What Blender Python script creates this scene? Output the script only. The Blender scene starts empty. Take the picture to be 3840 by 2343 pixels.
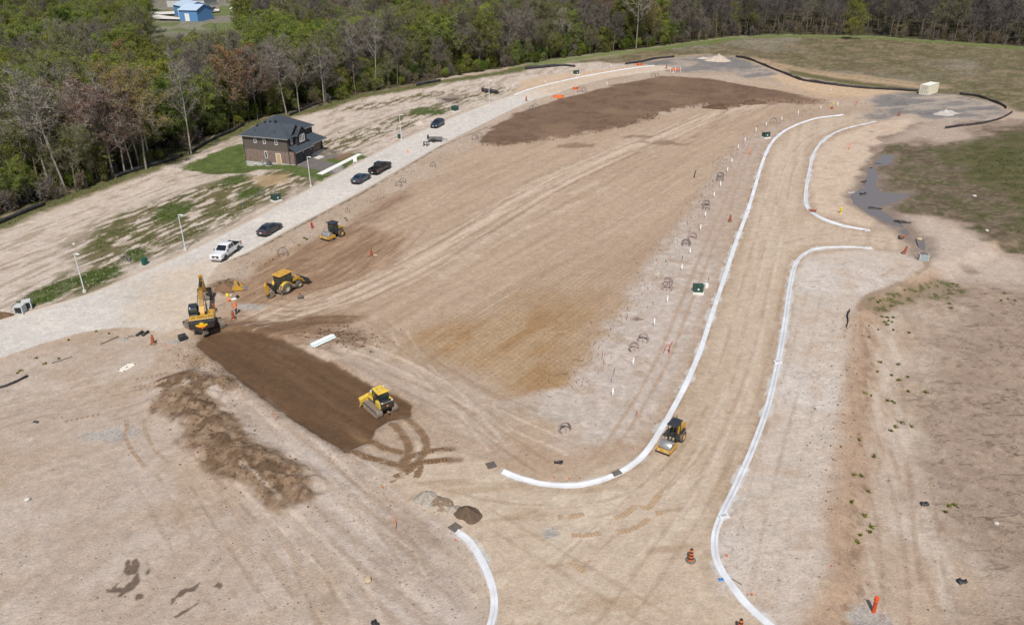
import bpy, math, random
import numpy as np
from mathutils import Vector, Matrix
from math import radians, sin, cos, pi, atan2, hypot

S = bpy.context.scene
COL = S.collection
rnd = random.Random(7)
npr = np.random.default_rng(7)

# ------------------------------------------------------------------ camera
F, PITCH, ROLL, HC = 3021.7, radians(26.524), radians(-0.9022), 47.0
PW, PH = 3840, 2343
cd = bpy.data.cameras.new('camera'); cam = bpy.data.objects.new('camera', cd); COL.objects.link(cam)
cd.sensor_width = 36; cd.lens = F / PW * 36; cd.clip_start = .5; cd.clip_end = 20000
cam.matrix_world = Matrix.Translation((0, 0, HC)) @ Matrix.Rotation(pi / 2 - PITCH, 4, 'X') @ Matrix.Rotation(ROLL, 4, 'Z')
S.camera = cam

# ------------------------------------------------------------------ sky and sun
SUN_EL, SUN_AZ = radians(54), radians(181)
W = bpy.data.worlds.new('World'); S.world = W; W.use_nodes = True
nt = W.node_tree; nt.nodes.clear()
wo = nt.nodes.new('ShaderNodeOutputWorld'); wb = nt.nodes.new('ShaderNodeBackground'); sk = nt.nodes.new('ShaderNodeTexSky')
sk.sky_type = 'NISHITA'; sk.sun_disc = False; sk.sun_elevation = SUN_EL; sk.sun_rotation = SUN_AZ
sk.air_density = 1.0; sk.dust_density = 1.5; sk.ozone_density = 1.0
wb.inputs[1].default_value = 0.085
nt.links.new(sk.outputs[0], wb.inputs[0]); nt.links.new(wb.outputs[0], wo.inputs[0])
sl = bpy.data.lights.new('sun', 'SUN'); so = bpy.data.objects.new('sun', sl); COL.objects.link(so)
sl.energy = 4.45; sl.angle = radians(0.53); sl.color = (1.0, .95, .88)
sd_ = Vector((sin(SUN_AZ) * cos(SUN_EL), cos(SUN_AZ) * cos(SUN_EL), sin(SUN_EL)))
so.rotation_euler = sd_.to_track_quat('Z', 'Y').to_euler(); so.location = sd_ * 300
S.view_settings.view_transform = 'Standard'; S.view_settings.look = 'None'
S.view_settings.exposure = 0.0; S.view_settings.gamma = 1.0

# ------------------------------------------------------------------ photo pixel -> ground point
def rays(p):
    p = np.atleast_2d(np.asarray(p, float))
    x = p[:, 0] - PW / 2; y = PH / 2 - p[:, 1]
    c, s = cos(ROLL), sin(ROLL); x, y = c * x - s * y, s * x + c * y
    c, s = cos(PITCH), sin(PITCH)
    return np.stack([x, c * F + s * y, -s * F + c * y], 1)
def gnd(p, z=0.0):
    d = rays(p); t = (z - HC) / d[:, 2]
    return np.stack([d[:, 0] * t, d[:, 1] * t], 1)
def proj(P):                      # world -> photo pixel
    P = np.atleast_2d(P); X, Y, Z = P[:, 0], P[:, 1], P[:, 2] - HC
    c, s = cos(PITCH), sin(PITCH); y = c * Y - s * Z; z = s * Y + c * Z
    u = F * X / y; v = F * z / y; c, s = cos(ROLL), sin(ROLL)
    return np.stack([c * u + s * v + PW / 2, PH / 2 + s * u - c * v], 1)
OV = 1.5591
def O(*pts):                      # overview pixels (2463 wide) -> ground polyline
    return gnd([(x * OV, y * OV) for x, y in pts])
RY = (0, 586, 1172, 1757)
def R(c, r, u, v):                # tile pixels -> photo pixels
    return (960 * c + u / 2.5646, RY[r] + v / 2.5646)
def RG(c, r, *pts): return gnd([R(c, r, u, v) for u, v in pts])

# ------------------------------------------------------------------ noise
def _h(ix, iy, s):
    n = np.asarray(ix).astype(np.int64).astype(np.uint32) * np.uint32(374761393) + np.asarray(iy).astype(np.int64).astype(np.uint32) * np.uint32(668265263) + np.uint32((s * 974634777) & 0xffffffff)
    n = (n ^ (n >> np.uint32(13))) * np.uint32(1274126177)
    return ((n ^ (n >> np.uint32(16))) & np.uint32(0xffff)).astype(np.float32) * np.float32(1 / 65535.0)
def vn(x, y, s=0):
    fx = np.floor(x); fy = np.floor(y); u = x - fx; v = y - fy
    u = u * u * (3 - 2 * u); v = v * v * (3 - 2 * v)
    ix = fx.astype(np.int64); iy = fy.astype(np.int64)
    a = _h(ix, iy, s); b = _h(ix + 1, iy, s); c = _h(ix, iy + 1, s); d = _h(ix + 1, iy + 1, s)
    return (a + (b - a) * u) * (1 - v) + (c + (d - c) * u) * v
def fbm(x, y, sc, o=4, s=0):      # 0..1, feature size sc metres
    t = 0; a = .5; n = 0; f = 1 / sc
    for i in range(o):
        ca, sa = cos(i * 1.1 + .3), sin(i * 1.1 + .3)
        t = t + a * vn((x * ca - y * sa) * f + i * 17.3, (x * sa + y * ca) * f - i * 9.1, s + i); n += a; a *= .5; f *= 2.07
    return t / n
def sst(a, b, x):
    t = np.clip((x - a) / (b - a), 0, 1); return t * t * (3 - 2 * t)
def dist_line(X, Y, L, pad=8.0):
    L = np.asarray(L, float); D = np.full(X.shape, 1e3)
    k = (X > L[:, 0].min() - pad) & (X < L[:, 0].max() + pad) & (Y > L[:, 1].min() - pad) & (Y < L[:, 1].max() + pad)
    if not k.any(): return D
    x, y = X[k], Y[k]; d = np.full(x.shape, 1e6)
    for (ax, ay), (bx, by) in zip(L[:-1], L[1:]):
        vx, vy = bx - ax, by - ay; t = np.clip(((x - ax) * vx + (y - ay) * vy) / (vx * vx + vy * vy + 1e-9), 0, 1)
        d = np.minimum(d, (x - ax - t * vx) ** 2 + (y - ay - t * vy) ** 2)
    D[k] = np.sqrt(d); return D
def sd_poly(X, Y, L, pad=12.0):   # negative inside
    L = np.asarray(L, float); D = np.full(X.shape, 1e3)
    k = (X > L[:, 0].min() - pad) & (X < L[:, 0].max() + pad) & (Y > L[:, 1].min() - pad) & (Y < L[:, 1].max() + pad)
    if not k.any(): return D
    x, y = X[k], Y[k]; d = np.full(x.shape, 1e6); ins = np.zeros(x.shape, bool)
    Lb = np.roll(L, -1, 0)
    for (ax, ay), (bx, by) in zip(L, Lb):
        vx, vy = bx - ax, by - ay; t = np.clip(((x - ax) * vx + (y - ay) * vy) / (vx * vx + vy * vy + 1e-9), 0, 1)
        d = np.minimum(d, (x - ax - t * vx) ** 2 + (y - ay - t * vy) ** 2)
        c = ((ay > y) != (by > y))
        if c.any():
            xi = ax + (y - ay) * vx / (vy if abs(vy) > 1e-9 else 1e-9); ins ^= c & (x < xi)
    d = np.sqrt(d); D[k] = np.where(ins, -d, d); return D
def smooth(L, n=8):               # Catmull-Rom
    L = np.asarray(L, float); P = np.vstack([2 * L[0] - L[1], L, 2 * L[-1] - L[-2]]); out = []
    for i in range(1, len(P) - 2):
        for t in np.linspace(0, 1, n, endpoint=False):
            a, b, c, d = P[i - 1], P[i], P[i + 1], P[i + 2]
            out.append(.5 * (2 * b + (c - a) * t + (2 * a - 5 * b + 4 * c - d) * t * t + (3 * b - a - 3 * c + d) * t ** 3))
    out.append(L[-1]); return np.array(out)
def resample(L, step):
    L = np.asarray(L, float); d = np.r_[0, np.cumsum(np.hypot(*np.diff(L[:, :2], axis=0).T))]
    t = np.linspace(0, d[-1], max(2, int(d[-1] / step) + 1))
    return np.stack([np.interp(t, d, L[:, i]) for i in range(L.shape[1])], 1)

def lin(c):
    c = np.asarray(c, float) / 255; return np.where(c < .04045, c / 12.92, ((c + .055) / 1.055) ** 2.4)
KALB = .86
def alb(r, g, b): return lin((r, g, b)) * KALB * np.array([1.0, .983, .955])       # photo colour of a sunlit surface -> base colour

# ------------------------------------------------------------------ materials
MATS = {}
def mat(name, rgb, rough=.6, metal=0., var=.12, vscale=3., bump=0., bscale=20., dirt=0., dirtcol=(.32, .25, .19), spec=.5, rnd_=0., coat=0., alpha=None):
    if name in MATS: return MATS[name]
    m = bpy.data.materials.new(name); m.use_nodes = True; t = m.node_tree; b = t.nodes['Principled BSDF']
    b.inputs['Roughness'].default_value = rough; b.inputs['Metallic'].default_value = metal
    b.inputs['Specular IOR Level'].default_value = spec
    if coat: b.inputs['Coat Weight'].default_value = coat; b.inputs['Coat Roughness'].default_value = .08
    tc = t.nodes.new('ShaderNodeTexCoord'); no = t.nodes.new('ShaderNodeTexNoise')
    no.inputs['Scale'].default_value = vscale; no.inputs['Detail'].default_value = 5; t.links.new(tc.outputs['Object'], no.inputs['Vector'])
    mr = t.nodes.new('ShaderNodeMapRange'); mr.inputs[1].default_value = .25; mr.inputs[2].default_value = .75
    mr.inputs[3].default_value = 1 - var; mr.inputs[4].default_value = 1 + var; t.links.new(no.outputs['Fac'], mr.inputs[0])
    vm = t.nodes.new('ShaderNodeVectorMath'); vm.operation = 'SCALE'; vm.inputs[0].default_value = rgb[:3]; t.links.new(mr.outputs[0], vm.inputs['Scale'])
    out = vm.outputs[0]
    if rnd_:
        oi = t.nodes.new('ShaderNodeObjectInfo'); m2 = t.nodes.new('ShaderNodeMapRange'); m2.inputs[3].default_value = 1 - rnd_; m2.inputs[4].default_value = 1 + rnd_
        t.links.new(oi.outputs['Random'], m2.inputs[0]); v2 = t.nodes.new('ShaderNodeVectorMath'); v2.operation = 'SCALE'
        t.links.new(out, v2.inputs[0]); t.links.new(m2.outputs[0], v2.inputs['Scale']); out = v2.outputs[0]
    if dirt:
        n2 = t.nodes.new('ShaderNodeTexNoise'); n2.inputs['Scale'].default_value = vscale * 1.7; n2.inputs['Detail'].default_value = 8; n2.inputs['Roughness'].default_value = .7
        t.links.new(tc.outputs['Object'], n2.inputs['Vector'])
        m3 = t.nodes.new('ShaderNodeMapRange'); m3.inputs[1].default_value = .42; m3.inputs[2].default_value = .68; m3.inputs[4].default_value = dirt; t.links.new(n2.outputs['Fac'], m3.inputs[0])
        mx = t.nodes.new('ShaderNodeMix'); mx.data_type = 'RGBA'; t.links.new(m3.outputs[0], mx.inputs[0]); t.links.new(out, mx.inputs[6]); mx.inputs[7].default_value = (*dirtcol, 1); out = mx.outputs[2]
    t.links.new(out, b.inputs['Base Color'])
    if bump:
        n3 = t.nodes.new('ShaderNodeTexNoise'); n3.inputs['Scale'].default_value = bscale; n3.inputs['Detail'].default_value = 4; t.links.new(tc.outputs['Object'], n3.inputs['Vector'])
        bp = t.nodes.new('ShaderNodeBump'); bp.inputs['Strength'].default_value = bump; bp.inputs['Distance'].default_value = .03
        t.links.new(n3.outputs['Fac'], bp.inputs['Height']); t.links.new(bp.outputs[0], b.inputs['Normal'])
    MATS[name] = m; return m

# ------------------------------------------------------------------ mesh builder
class MB:
    def __init__(s): s.v = []; s.f = []; s.M = None
    def add(s, vs, fs):
        o = len(s.v)
        if s.M is not None: vs = [tuple(s.M @ Vector(p)) for p in vs]
        s.v += [tuple(p) for p in vs]; s.f += [tuple(i + o for i in f) for f in fs]; return s
    def box(s, x0, x1, y0, y1, z0, z1, ch=0.):
        if x0 > x1: x0, x1 = x1, x0
        if y0 > y1: y0, y1 = y1, y0
        if z0 > z1: z0, z1 = z1, z0
        if ch <= 0:
            return s.add([(x0, y0, z0), (x1, y0, z0), (x1, y1, z0), (x0, y1, z0), (x0, y0, z1), (x1, y0, z1), (x1, y1, z1), (x0, y1, z1)],
                         [(0, 3, 2, 1), (4, 5, 6, 7), (0, 1, 5, 4), (1, 2, 6, 5), (2, 3, 7, 6), (3, 0, 4, 7)])
        c = min(ch, (x1 - x0) / 2.1, (y1 - y0) / 2.1, (z1 - z0) / 2.1)
        return s.loft([[(x0 + c, y0 + c, z0), (x1 - c, y0 + c, z0), (x1 - c, y1 - c, z0), (x0 + c, y1 - c, z0)],
                       [(x0, y0, z0 + c), (x1, y0, z0 + c), (x1, y1, z0 + c), (x0, y1, z0 + c)],
                       [(x0, y0, z1 - c), (x1, y0, z1 - c), (x1, y1, z1 - c), (x0, y1, z1 - c)],
                       [(x0 + c, y0 + c, z1), (x1 - c, y0 + c, z1), (x1 - c, y1 - c, z1), (x0 + c, y1 - c, z1)]])
    def loft(s, rings, caps=True, closed=True):
        n = len(rings[0]); vs = [p for r in rings for p in r]; fs = []
        for i in range(len(rings) - 1):
            for j in range(n if closed else n - 1):
                k = (j + 1) % n; fs.append((i * n + j, i * n + k, (i + 1) * n + k, (i + 1) * n + j))
        if caps:
            fs.append(tuple(reversed(range(n)))); fs.append(tuple(range((len(rings) - 1) * n, len(rings) * n)))
        return s.add(vs, fs)
    def prism(s, pts, y0, y1):    # polygon in x,z extruded along y
        n = len(pts); vs = [(x, y0, z) for x, z in pts] + [(x, y1, z) for x, z in pts]
        a = sum(pts[i][0] * pts[(i + 1) % n][1] - pts[(i + 1) % n][0] * pts[i][1] for i in range(n))
        fs = [tuple(range(n)), tuple(reversed(range(n, 2 * n)))] + [(i, n + i, n + (i + 1) % n, (i + 1) % n) for i in range(n)]
        if a < 0 or y1 < y0:
            if not (a < 0 and y1 < y0): fs = [tuple(reversed(f)) for f in fs]
        return s.add(vs, fs)
    def cyl(s, p0, p1, r0, r1=None, n=12, caps=True):
        r1 = r0 if r1 is None else r1; p0 = Vector(p0); p1 = Vector(p1); d = (p1 - p0).normalized()
        a = d.orthogonal().normalized(); b = d.cross(a)
        rg = [[p + (a * cos(2 * pi * i / n) + b * sin(2 * pi * i / n)) * r for i in range(n)] for p, r in ((p0, r0), (p1, r1))]
        return s.loft([[tuple(q) for q in r] for r in rg], caps)
    def tube(s, pts, r, n=6, closed=False):
        P = [Vector(p) for p in pts]; m = len(P); rings = []; rr = r if hasattr(r, '__len__') else [r] * m; a = None
        for i in range(m):
            d = (P[(i + 1) % m] - P[i - 1]) if closed else (P[min(i + 1, m - 1)] - P[max(i - 1, 0)])
            d = d.normalized() if d.length > 1e-9 else Vector((0, 0, 1))
            a = d.orthogonal().normalized() if a is None else (a - d * a.dot(d)).normalized()
            b = d.cross(a); rings.append([tuple(P[i] + (a * cos(2 * pi * k / n) + b * sin(2 * pi * k / n)) * rr[i]) for k in range(n)])
        if closed: rings.append(rings[0])
        return s.loft(rings, not closed)
    def lathe(s, prof, n=16, ax='z', c=(0, 0, 0), caps=True):
        rings = []
        for r, z in prof:
            ring = []
            for i in range(n):
                u, v = r * cos(2 * pi * i / n), r * sin(2 * pi * i / n)
                p = (u, v, z) if ax == 'z' else ((v, z, u) if ax == 'y' else (z, u, v))
                ring.append((p[0] + c[0], p[1] + c[1], p[2] + c[2]))
            rings.append(ring)
        return s.loft(rings, caps)
    def quad(s, a, b, c, d): return s.add([a, b, c, d], [(0, 1, 2, 3)])
    def mesh(s, name, m, sm=False):
        me = bpy.data.meshes.new(name); me.from_pydata(s.v, [], s.f)
        if m: me.materials.append(m)
        if sm: me.shade_smooth(); 
        return me
    def build(s, name, m, parent=None, sm=False, loc=None, rz=0.):
        o = bpy.data.objects.new(name, s.mesh(name, m, sm)); COL.objects.link(o)
        if sm:
            o.data.set_sharp_from_angle(angle=radians(38))
        o.parent = parent
        if loc is not None: o.location = loc
        o.rotation_euler.z = rz
        return o
def tag(o, label=None, cat=None, group=None, kind=None):
    if label: o['label'] = label
    if cat: o['category'] = cat
    if group: o['group'] = group
    if kind: o['kind'] = kind
    return o
def empty(name, loc, rz, label, cat, group=None):
    o = bpy.data.objects.new(name, None); COL.objects.link(o); o.empty_display_size = .3
    o.location = loc; o.rotation_euler.z = rz; return tag(o, label, cat, group)
def kids(o): return [c for c in bpy.data.objects if c.parent is o]
def copy_tree(o, parent=None, loc=None, rz=None, label=None, tree=None):
    c = o.copy(); COL.objects.link(c); c.parent = parent
    if loc is not None: c.location = loc
    if rz is not None: c.rotation_euler.z = rz
    if label: c['label'] = label
    for ch in CH.get(o.name) or CH.setdefault(o.name, kids(o)): copy_tree(ch, c)
    return c
CH = {}
def pmesh(name, V, Fq, m, cols=None):       # numpy verts, quads/tris, optional per-vertex colours
    me = bpy.data.meshes.new(name); V = np.asarray(V, np.float32); Fq = np.asarray(Fq, np.int32); k = Fq.shape[1]
    me.vertices.add(len(V)); me.vertices.foreach_set('co', V.ravel())
    me.loops.add(Fq.size); me.loops.foreach_set('vertex_index', Fq.ravel())
    me.polygons.add(len(Fq)); me.polygons.foreach_set('loop_start', np.arange(0, Fq.size, k, dtype=np.int32)); me.polygons.foreach_set('loop_total', np.full(len(Fq), k, np.int32))
    me.update(calc_edges=True)
    if cols is not None:
        a = me.color_attributes.new('Col', 'FLOAT_COLOR', 'POINT'); a.data.foreach_set('color', np.c_[cols, np.ones(len(V))].astype(np.float32).ravel())
    if m: me.materials.append(m)
    return me
def link(name, me, parent=None):
    o = bpy.data.objects.new(name, me); COL.objects.link(o); o.parent = parent; return o
# ================================================================== GROUND
ROADL = [(-90, 806), (0, 772), (205, 712), (330, 660), (445, 610), (600, 532), (745, 455), (860, 393), (962, 340), (1085, 285), (1175, 250), (1236, 229)]
ROADR = [(1291, 238), (1230, 265), (1160, 300), (1060, 350), (870, 460), (700, 550), (600, 605), (560, 622), (522, 640), (500, 668)]
ROADR2 = [(395, 800), (340, 788), (290, 786), (200, 798), (100, 826), (0, 860), (-90, 888)]
STREET = O(*ROADL, *ROADR, (490, 720), (470, 780), *ROADR2)
K5 = RG(2, 0, (20, 915), (150, 868), (300, 825), (500, 778), (700, 735), (1000, 682), (1200, 652), (1370, 632))
K6 = RG(2, 0, (240, 950), (420, 905), (600, 838), (850, 770), (1160, 718), (1510, 670))
K1 = O((1210, 1133), (1260, 1152), (1320, 1165), (1390, 1166), (1450, 1152), (1500, 1130), (1545, 1095), (1590, 1030), (1640, 940), (1680, 850), (1710, 760), (1740, 670), (1770, 580), (1797, 508), (1815, 450), (1835, 385), (1860, 338), (1900, 308), (1960, 286), (2028, 277))
K2 = O((1900, 1545), (1850, 1500), (1800, 1455), (1760, 1405), (1735, 1368), (1722, 1330), (1722, 1285), (1738, 1238), (1772, 1168), (1815, 1070), (1850, 970), (1875, 860), (1890, 770), (1903, 680), (1915, 635), (1937, 610), (1972, 597), (2040, 594), (2092, 598))
K3 = O((2083, 553), (2040, 546), (1990, 531), (1955, 512), (1940, 490), (1940, 455), (1948, 410), (1959, 368), (1985, 335), (2030, 311), (2105, 293))
K4 = O((1100, 1277), (1130, 1300), (1160, 1345), (1180, 1390), (1190, 1430), (1190, 1470), (1178, 1520))
K1, K2, K3, K4, K5, K6 = [smooth(k, 6) for k in (K1, K2, K3, K4, K5, K6)]
NEWROAD = np.vstack([K1, O((2060, 276), (2140, 285)), K3[::-1], O((2160, 565), (2160, 600)), K2[::-1], O((1500, 1545), (1178, 1520)), K4[::-1], O((1060, 1240), (930, 1150), (1000, 1060), (1180, 1110))])
FARROAD = np.vstack([K5, O((1600, 158), (1620, 165)), K6[::-1]])
FENCE1 = O((-60, 560), (0, 538), (100, 497), (200, 462), (300, 425), (420, 380), (500, 345), (560, 322), (600, 300), (660, 285), (780, 258), (860, 232), (1000, 210), (1060, 196), (1200, 178), (1280, 160))
FOREST = np.vstack([O((-420, 760), (-60, 545), (0, 525), (100, 490), (200, 455), (300, 418), (420, 370), (500, 335), (560, 312), (600, 292), (660, 278), (780, 252), (860, 228), (1000, 203), (1060, 188), (1200, 166), (1330, 143), (1440, 128), (1540, 118), (1640, 104), (1760, 88), (1900, 83), (2100, 87), (2300, 101), (2463, 113), (2800, 140)),
                    [(420, 700), (300, 900), (-600, 900), (-600, 300)]])
DROP = np.vstack([O((2463, 560), (2330, 600), (2240, 640), (2190, 668), (2120, 700), (2075, 722), (2052, 760), (2045, 850), (2035, 950), (2022, 1080), (2002, 1200), (1992, 1300), (2010, 1380), (1960, 1450), (1930, 1540)), [(130, 30), (160, 130)]])
BED = O((472, 830), (500, 800), (590, 792), (700, 828), (790, 868), (890, 922), (985, 972), (990, 1000), (930, 1012), (900, 1035), (890, 1060), (830, 1086), (760, 1042), (690, 1000), (600, 935), (550, 893))
FILL = O((1150, 347), (1180, 312), (1235, 274), (1320, 247), (1420, 222), (1500, 202), (1590, 184), (1700, 190), (1830, 212), (1985, 240), (1925, 246), (1850, 243), (1800, 250), (1750, 262), (1700, 252), (1640, 258), (1560, 285), (1480, 308), (1390, 325), (1320, 333), (1270, 346), (1200, 350))
BERM = [O((415, 925), (450, 910), (520, 925), (560, 945)), O((430, 960), (480, 990), (510, 1040), (560, 1090), (600, 1120), (640, 1140), (700, 1175))]
PUD = [O((2120, 370), (2150, 372), (2140, 392), (2100, 398)), O((2090, 400), (2083, 430), (2062, 455), (2045, 470), (2058, 490), (2090, 512), (2130, 530), (2165, 552), (2192, 575), (2180, 540), (2150, 515), (2118, 495), (2170, 478), (2190, 462), (2150, 462), (2110, 455), (2115, 430), (2102, 402)),
       O((760, 368), (800, 362), (815, 372), (770, 382)), O((1060, 237), (1090, 231), (1110, 238), (1080, 246)), O((2205, 570), (2222, 572), (2232, 612), (2216, 618))]
DRIVE = gnd([(880 + u / 6.0125, 410 + v / 6.0125) for u, v in [(1385, 1275), (1760, 1100), (2030, 1165), (2420, 1260), (2470, 1400), (2310, 1475), (1850, 1370)]])
LAWN = O((430, 403), (520, 365), (585, 345), (640, 360), (700, 395), (790, 395), (775, 380), (800, 372), (870, 365), (880, 378), (775, 438), (730, 425), (660, 408), (600, 402), (590, 412), (500, 412))
PADS = [O((1500, 168), (1545, 152), (1620, 140), (1700, 133), (1770, 138), (1850, 165), (1870, 180), (1800, 190), (1740, 172), (1640, 178), (1570, 166)),
        O((2090, 240), (2130, 226), (2210, 222), (2290, 228), (2360, 240), (2425, 264), (2400, 280), (2340, 290), (2270, 294), (2215, 282), (2190, 272), (2120, 288), (2060, 286), (2110, 262))]
FIELD = np.vstack([O((1300, 165), (1440, 140), (1540, 124), (1640, 108), (1760, 92), (1900, 86), (2100, 90), (2300, 104), (2463, 117), (2800, 150), (2800, 330), (2463, 268), (2400, 245), (2300, 232), (2150, 217), (1960, 192), (1850, 160), (1770, 136), (1700, 130), (1600, 138), (1450, 158))])

def aniso(X, Y, ang, ll, ww, s, o=3):
    c, sn = cos(ang), sin(ang); return fbm((X * c + Y * sn) / ll, (-X * sn + Y * c) / ww, 1., o, s)
def heading(a, b):
    (x0, y0), (x1, y1) = O(a, b); return atan2(y1 - y0, x1 - x0)
A_ST = heading((205, 712), (745, 455)); A_LOT = heading((760, 730), (1600, 320)); A_BED = heading((600, 840), (900, 1010)); A_NR = heading((1800, 900), (1880, 520))

_a = gnd([(1110.4, 621.2)])[0]; _t = heading((745, 455), (962, 340)); HBACK = (_a[0] + cos(_t) * -2.2 - sin(_t) * 13.2, _a[1] + sin(_t) * -2.2 + cos(_t) * 13.2)
def HZ(X, Y):
    X = np.asarray(X, float); Y = np.asarray(Y, float); sh = X.shape; X = X.ravel(); Y = Y.ravel()
    flat = np.maximum(np.maximum(sst(.6, -.2, sd_poly(X, Y, STREET)), sst(.6, -.2, sd_poly(X, Y, NEWROAD))), np.maximum(sst(.8, -.3, sd_poly(X, Y, FARROAD)), sst(1.2, 0, sd_poly(X, Y, DRIVE))))
    for k in (K1, K2, K3, K4, K5, K6): flat = np.maximum(flat, sst(.9, .5, dist_line(X, Y, k)))
    def nz(m, sc, o, s):
        r = np.full(X.shape, .5); k = m > .002; r[k] = fbm(X[k], Y[k], sc, o, s); return r
    h = (fbm(X, Y, 14, 3, 11) - .5) * .35 + (fbm(X, Y, 1.6, 3, 12) - .5) * .13
    lot = 1 - flat; h = h * lot
    fo = sd_poly(X, Y, FOREST, 200.); fo = np.where(fo > 900, 5, fo)
    h = h - np.minimum(np.maximum(-fo, 0) * .06, 3.5) * sst(0, 3, -fo) + (nz(sst(0, 6, -fo), 9, 3, 31) - .5) * 1.2 * sst(0, 6, -fo)
    h = h - .85 * sst(.2, -3.2, sd_poly(X, Y, DROP, 60.) + (nz(X * 0 + (X > 20), 4, 3, 13) - .5) * 1.6) * lot
    d = sd_poly(X, Y, BED); kb = (d < 3) * 1.; h = np.where(d < 3, h * (1 - sst(.6, -.2, d)) - .22 * sst(.5, -.5, d) + .16 * np.exp(-((d - .9) / .6) ** 2) * (.5 + nz(kb, .8, 3, 5)), h)
    d = sd_poly(X, Y, FILL); cl = nz((d < 1) * 1., 1.1, 4, 21)
    h = h + sst(.5, -1.2, d) * (.28 + (cl - .5) * .45)
    for b, w, a in ((BERM[0], 1.7, .6), (BERM[1], 2.7, .75)):
        e = np.exp(-(dist_line(X, Y, b) / w) ** 2); h = h + a * e * (.05 + 1.9 * nz(e, 1.1, 5, 22))
    for p in PUD:
        d = sd_poly(X, Y, p); k = sst(2.5, -.5, d); base = np.where(X > 40, -.28, -.12)
        h = h * (1 - k) + k * (base + (nz(k, 2.2, 3, 41) - .5) * .1 + np.maximum(d, 0) * .06)
    # yard falls away at the back corner of the house
    e = np.exp(-((X - HBACK[0]) ** 2 + (Y - HBACK[1]) ** 2) / 42.) ; h = h - 1.25 * e
    # spoil beside the excavator pit, brown ridge behind the pipe bundle
    for c, r, a in ((O((545, 690))[0], 2.2, .55), (O((800, 812))[0], 4.0, .35), (O((880, 830))[0], 3.0, .3), (O((700, 800))[0], 3.5, .3)):
        e = np.exp(-((X - c[0]) ** 2 + (Y - c[1]) ** 2) / r ** 2); h = h + a * e * (.5 + nz(e, 1., 3, 23))
    return h.reshape(sh)
HG = {}
def gz(x, y):                      # height looked up in the terrain grid
    if not HG: return float(HZ(np.array([x]), np.array([y]))[0])
    yy, tt, Z = HG['y'], HG['t'], HG['z']; j = min(max(int(np.searchsorted(yy, y)) - 1, 0), len(yy) - 2); t = x / (y + 40); i = min(max(int(np.searchsorted(tt, t)) - 1, 0), len(tt) - 2)
    a = min(max((y - yy[j]) / (yy[j + 1] - yy[j]), 0), 1); c = min(max((t - tt[i]) / (tt[i + 1] - tt[i]), 0), 1)
    return float((Z[j, i] * (1 - c) + Z[j, i + 1] * c) * (1 - a) + (Z[j + 1, i] * (1 - c) + Z[j + 1, i + 1] * c) * a)
def gza(x, y): return np.array([gz(a, c) for a, c in zip(np.ravel(x), np.ravel(y))]).reshape(np.shape(x))
def at(px, z=0.):                  # photo pixel -> point on the terrain
    h = 0.
    for _ in range(4):
        x, y = gnd([px], h)[0]; h = gz(x, y)
    return Vector((x, y, h + z))
def atO(x, y): return at((x * OV, y * OV))
def atR(c, r, u, v): return at(R(c, r, u, v))

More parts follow.
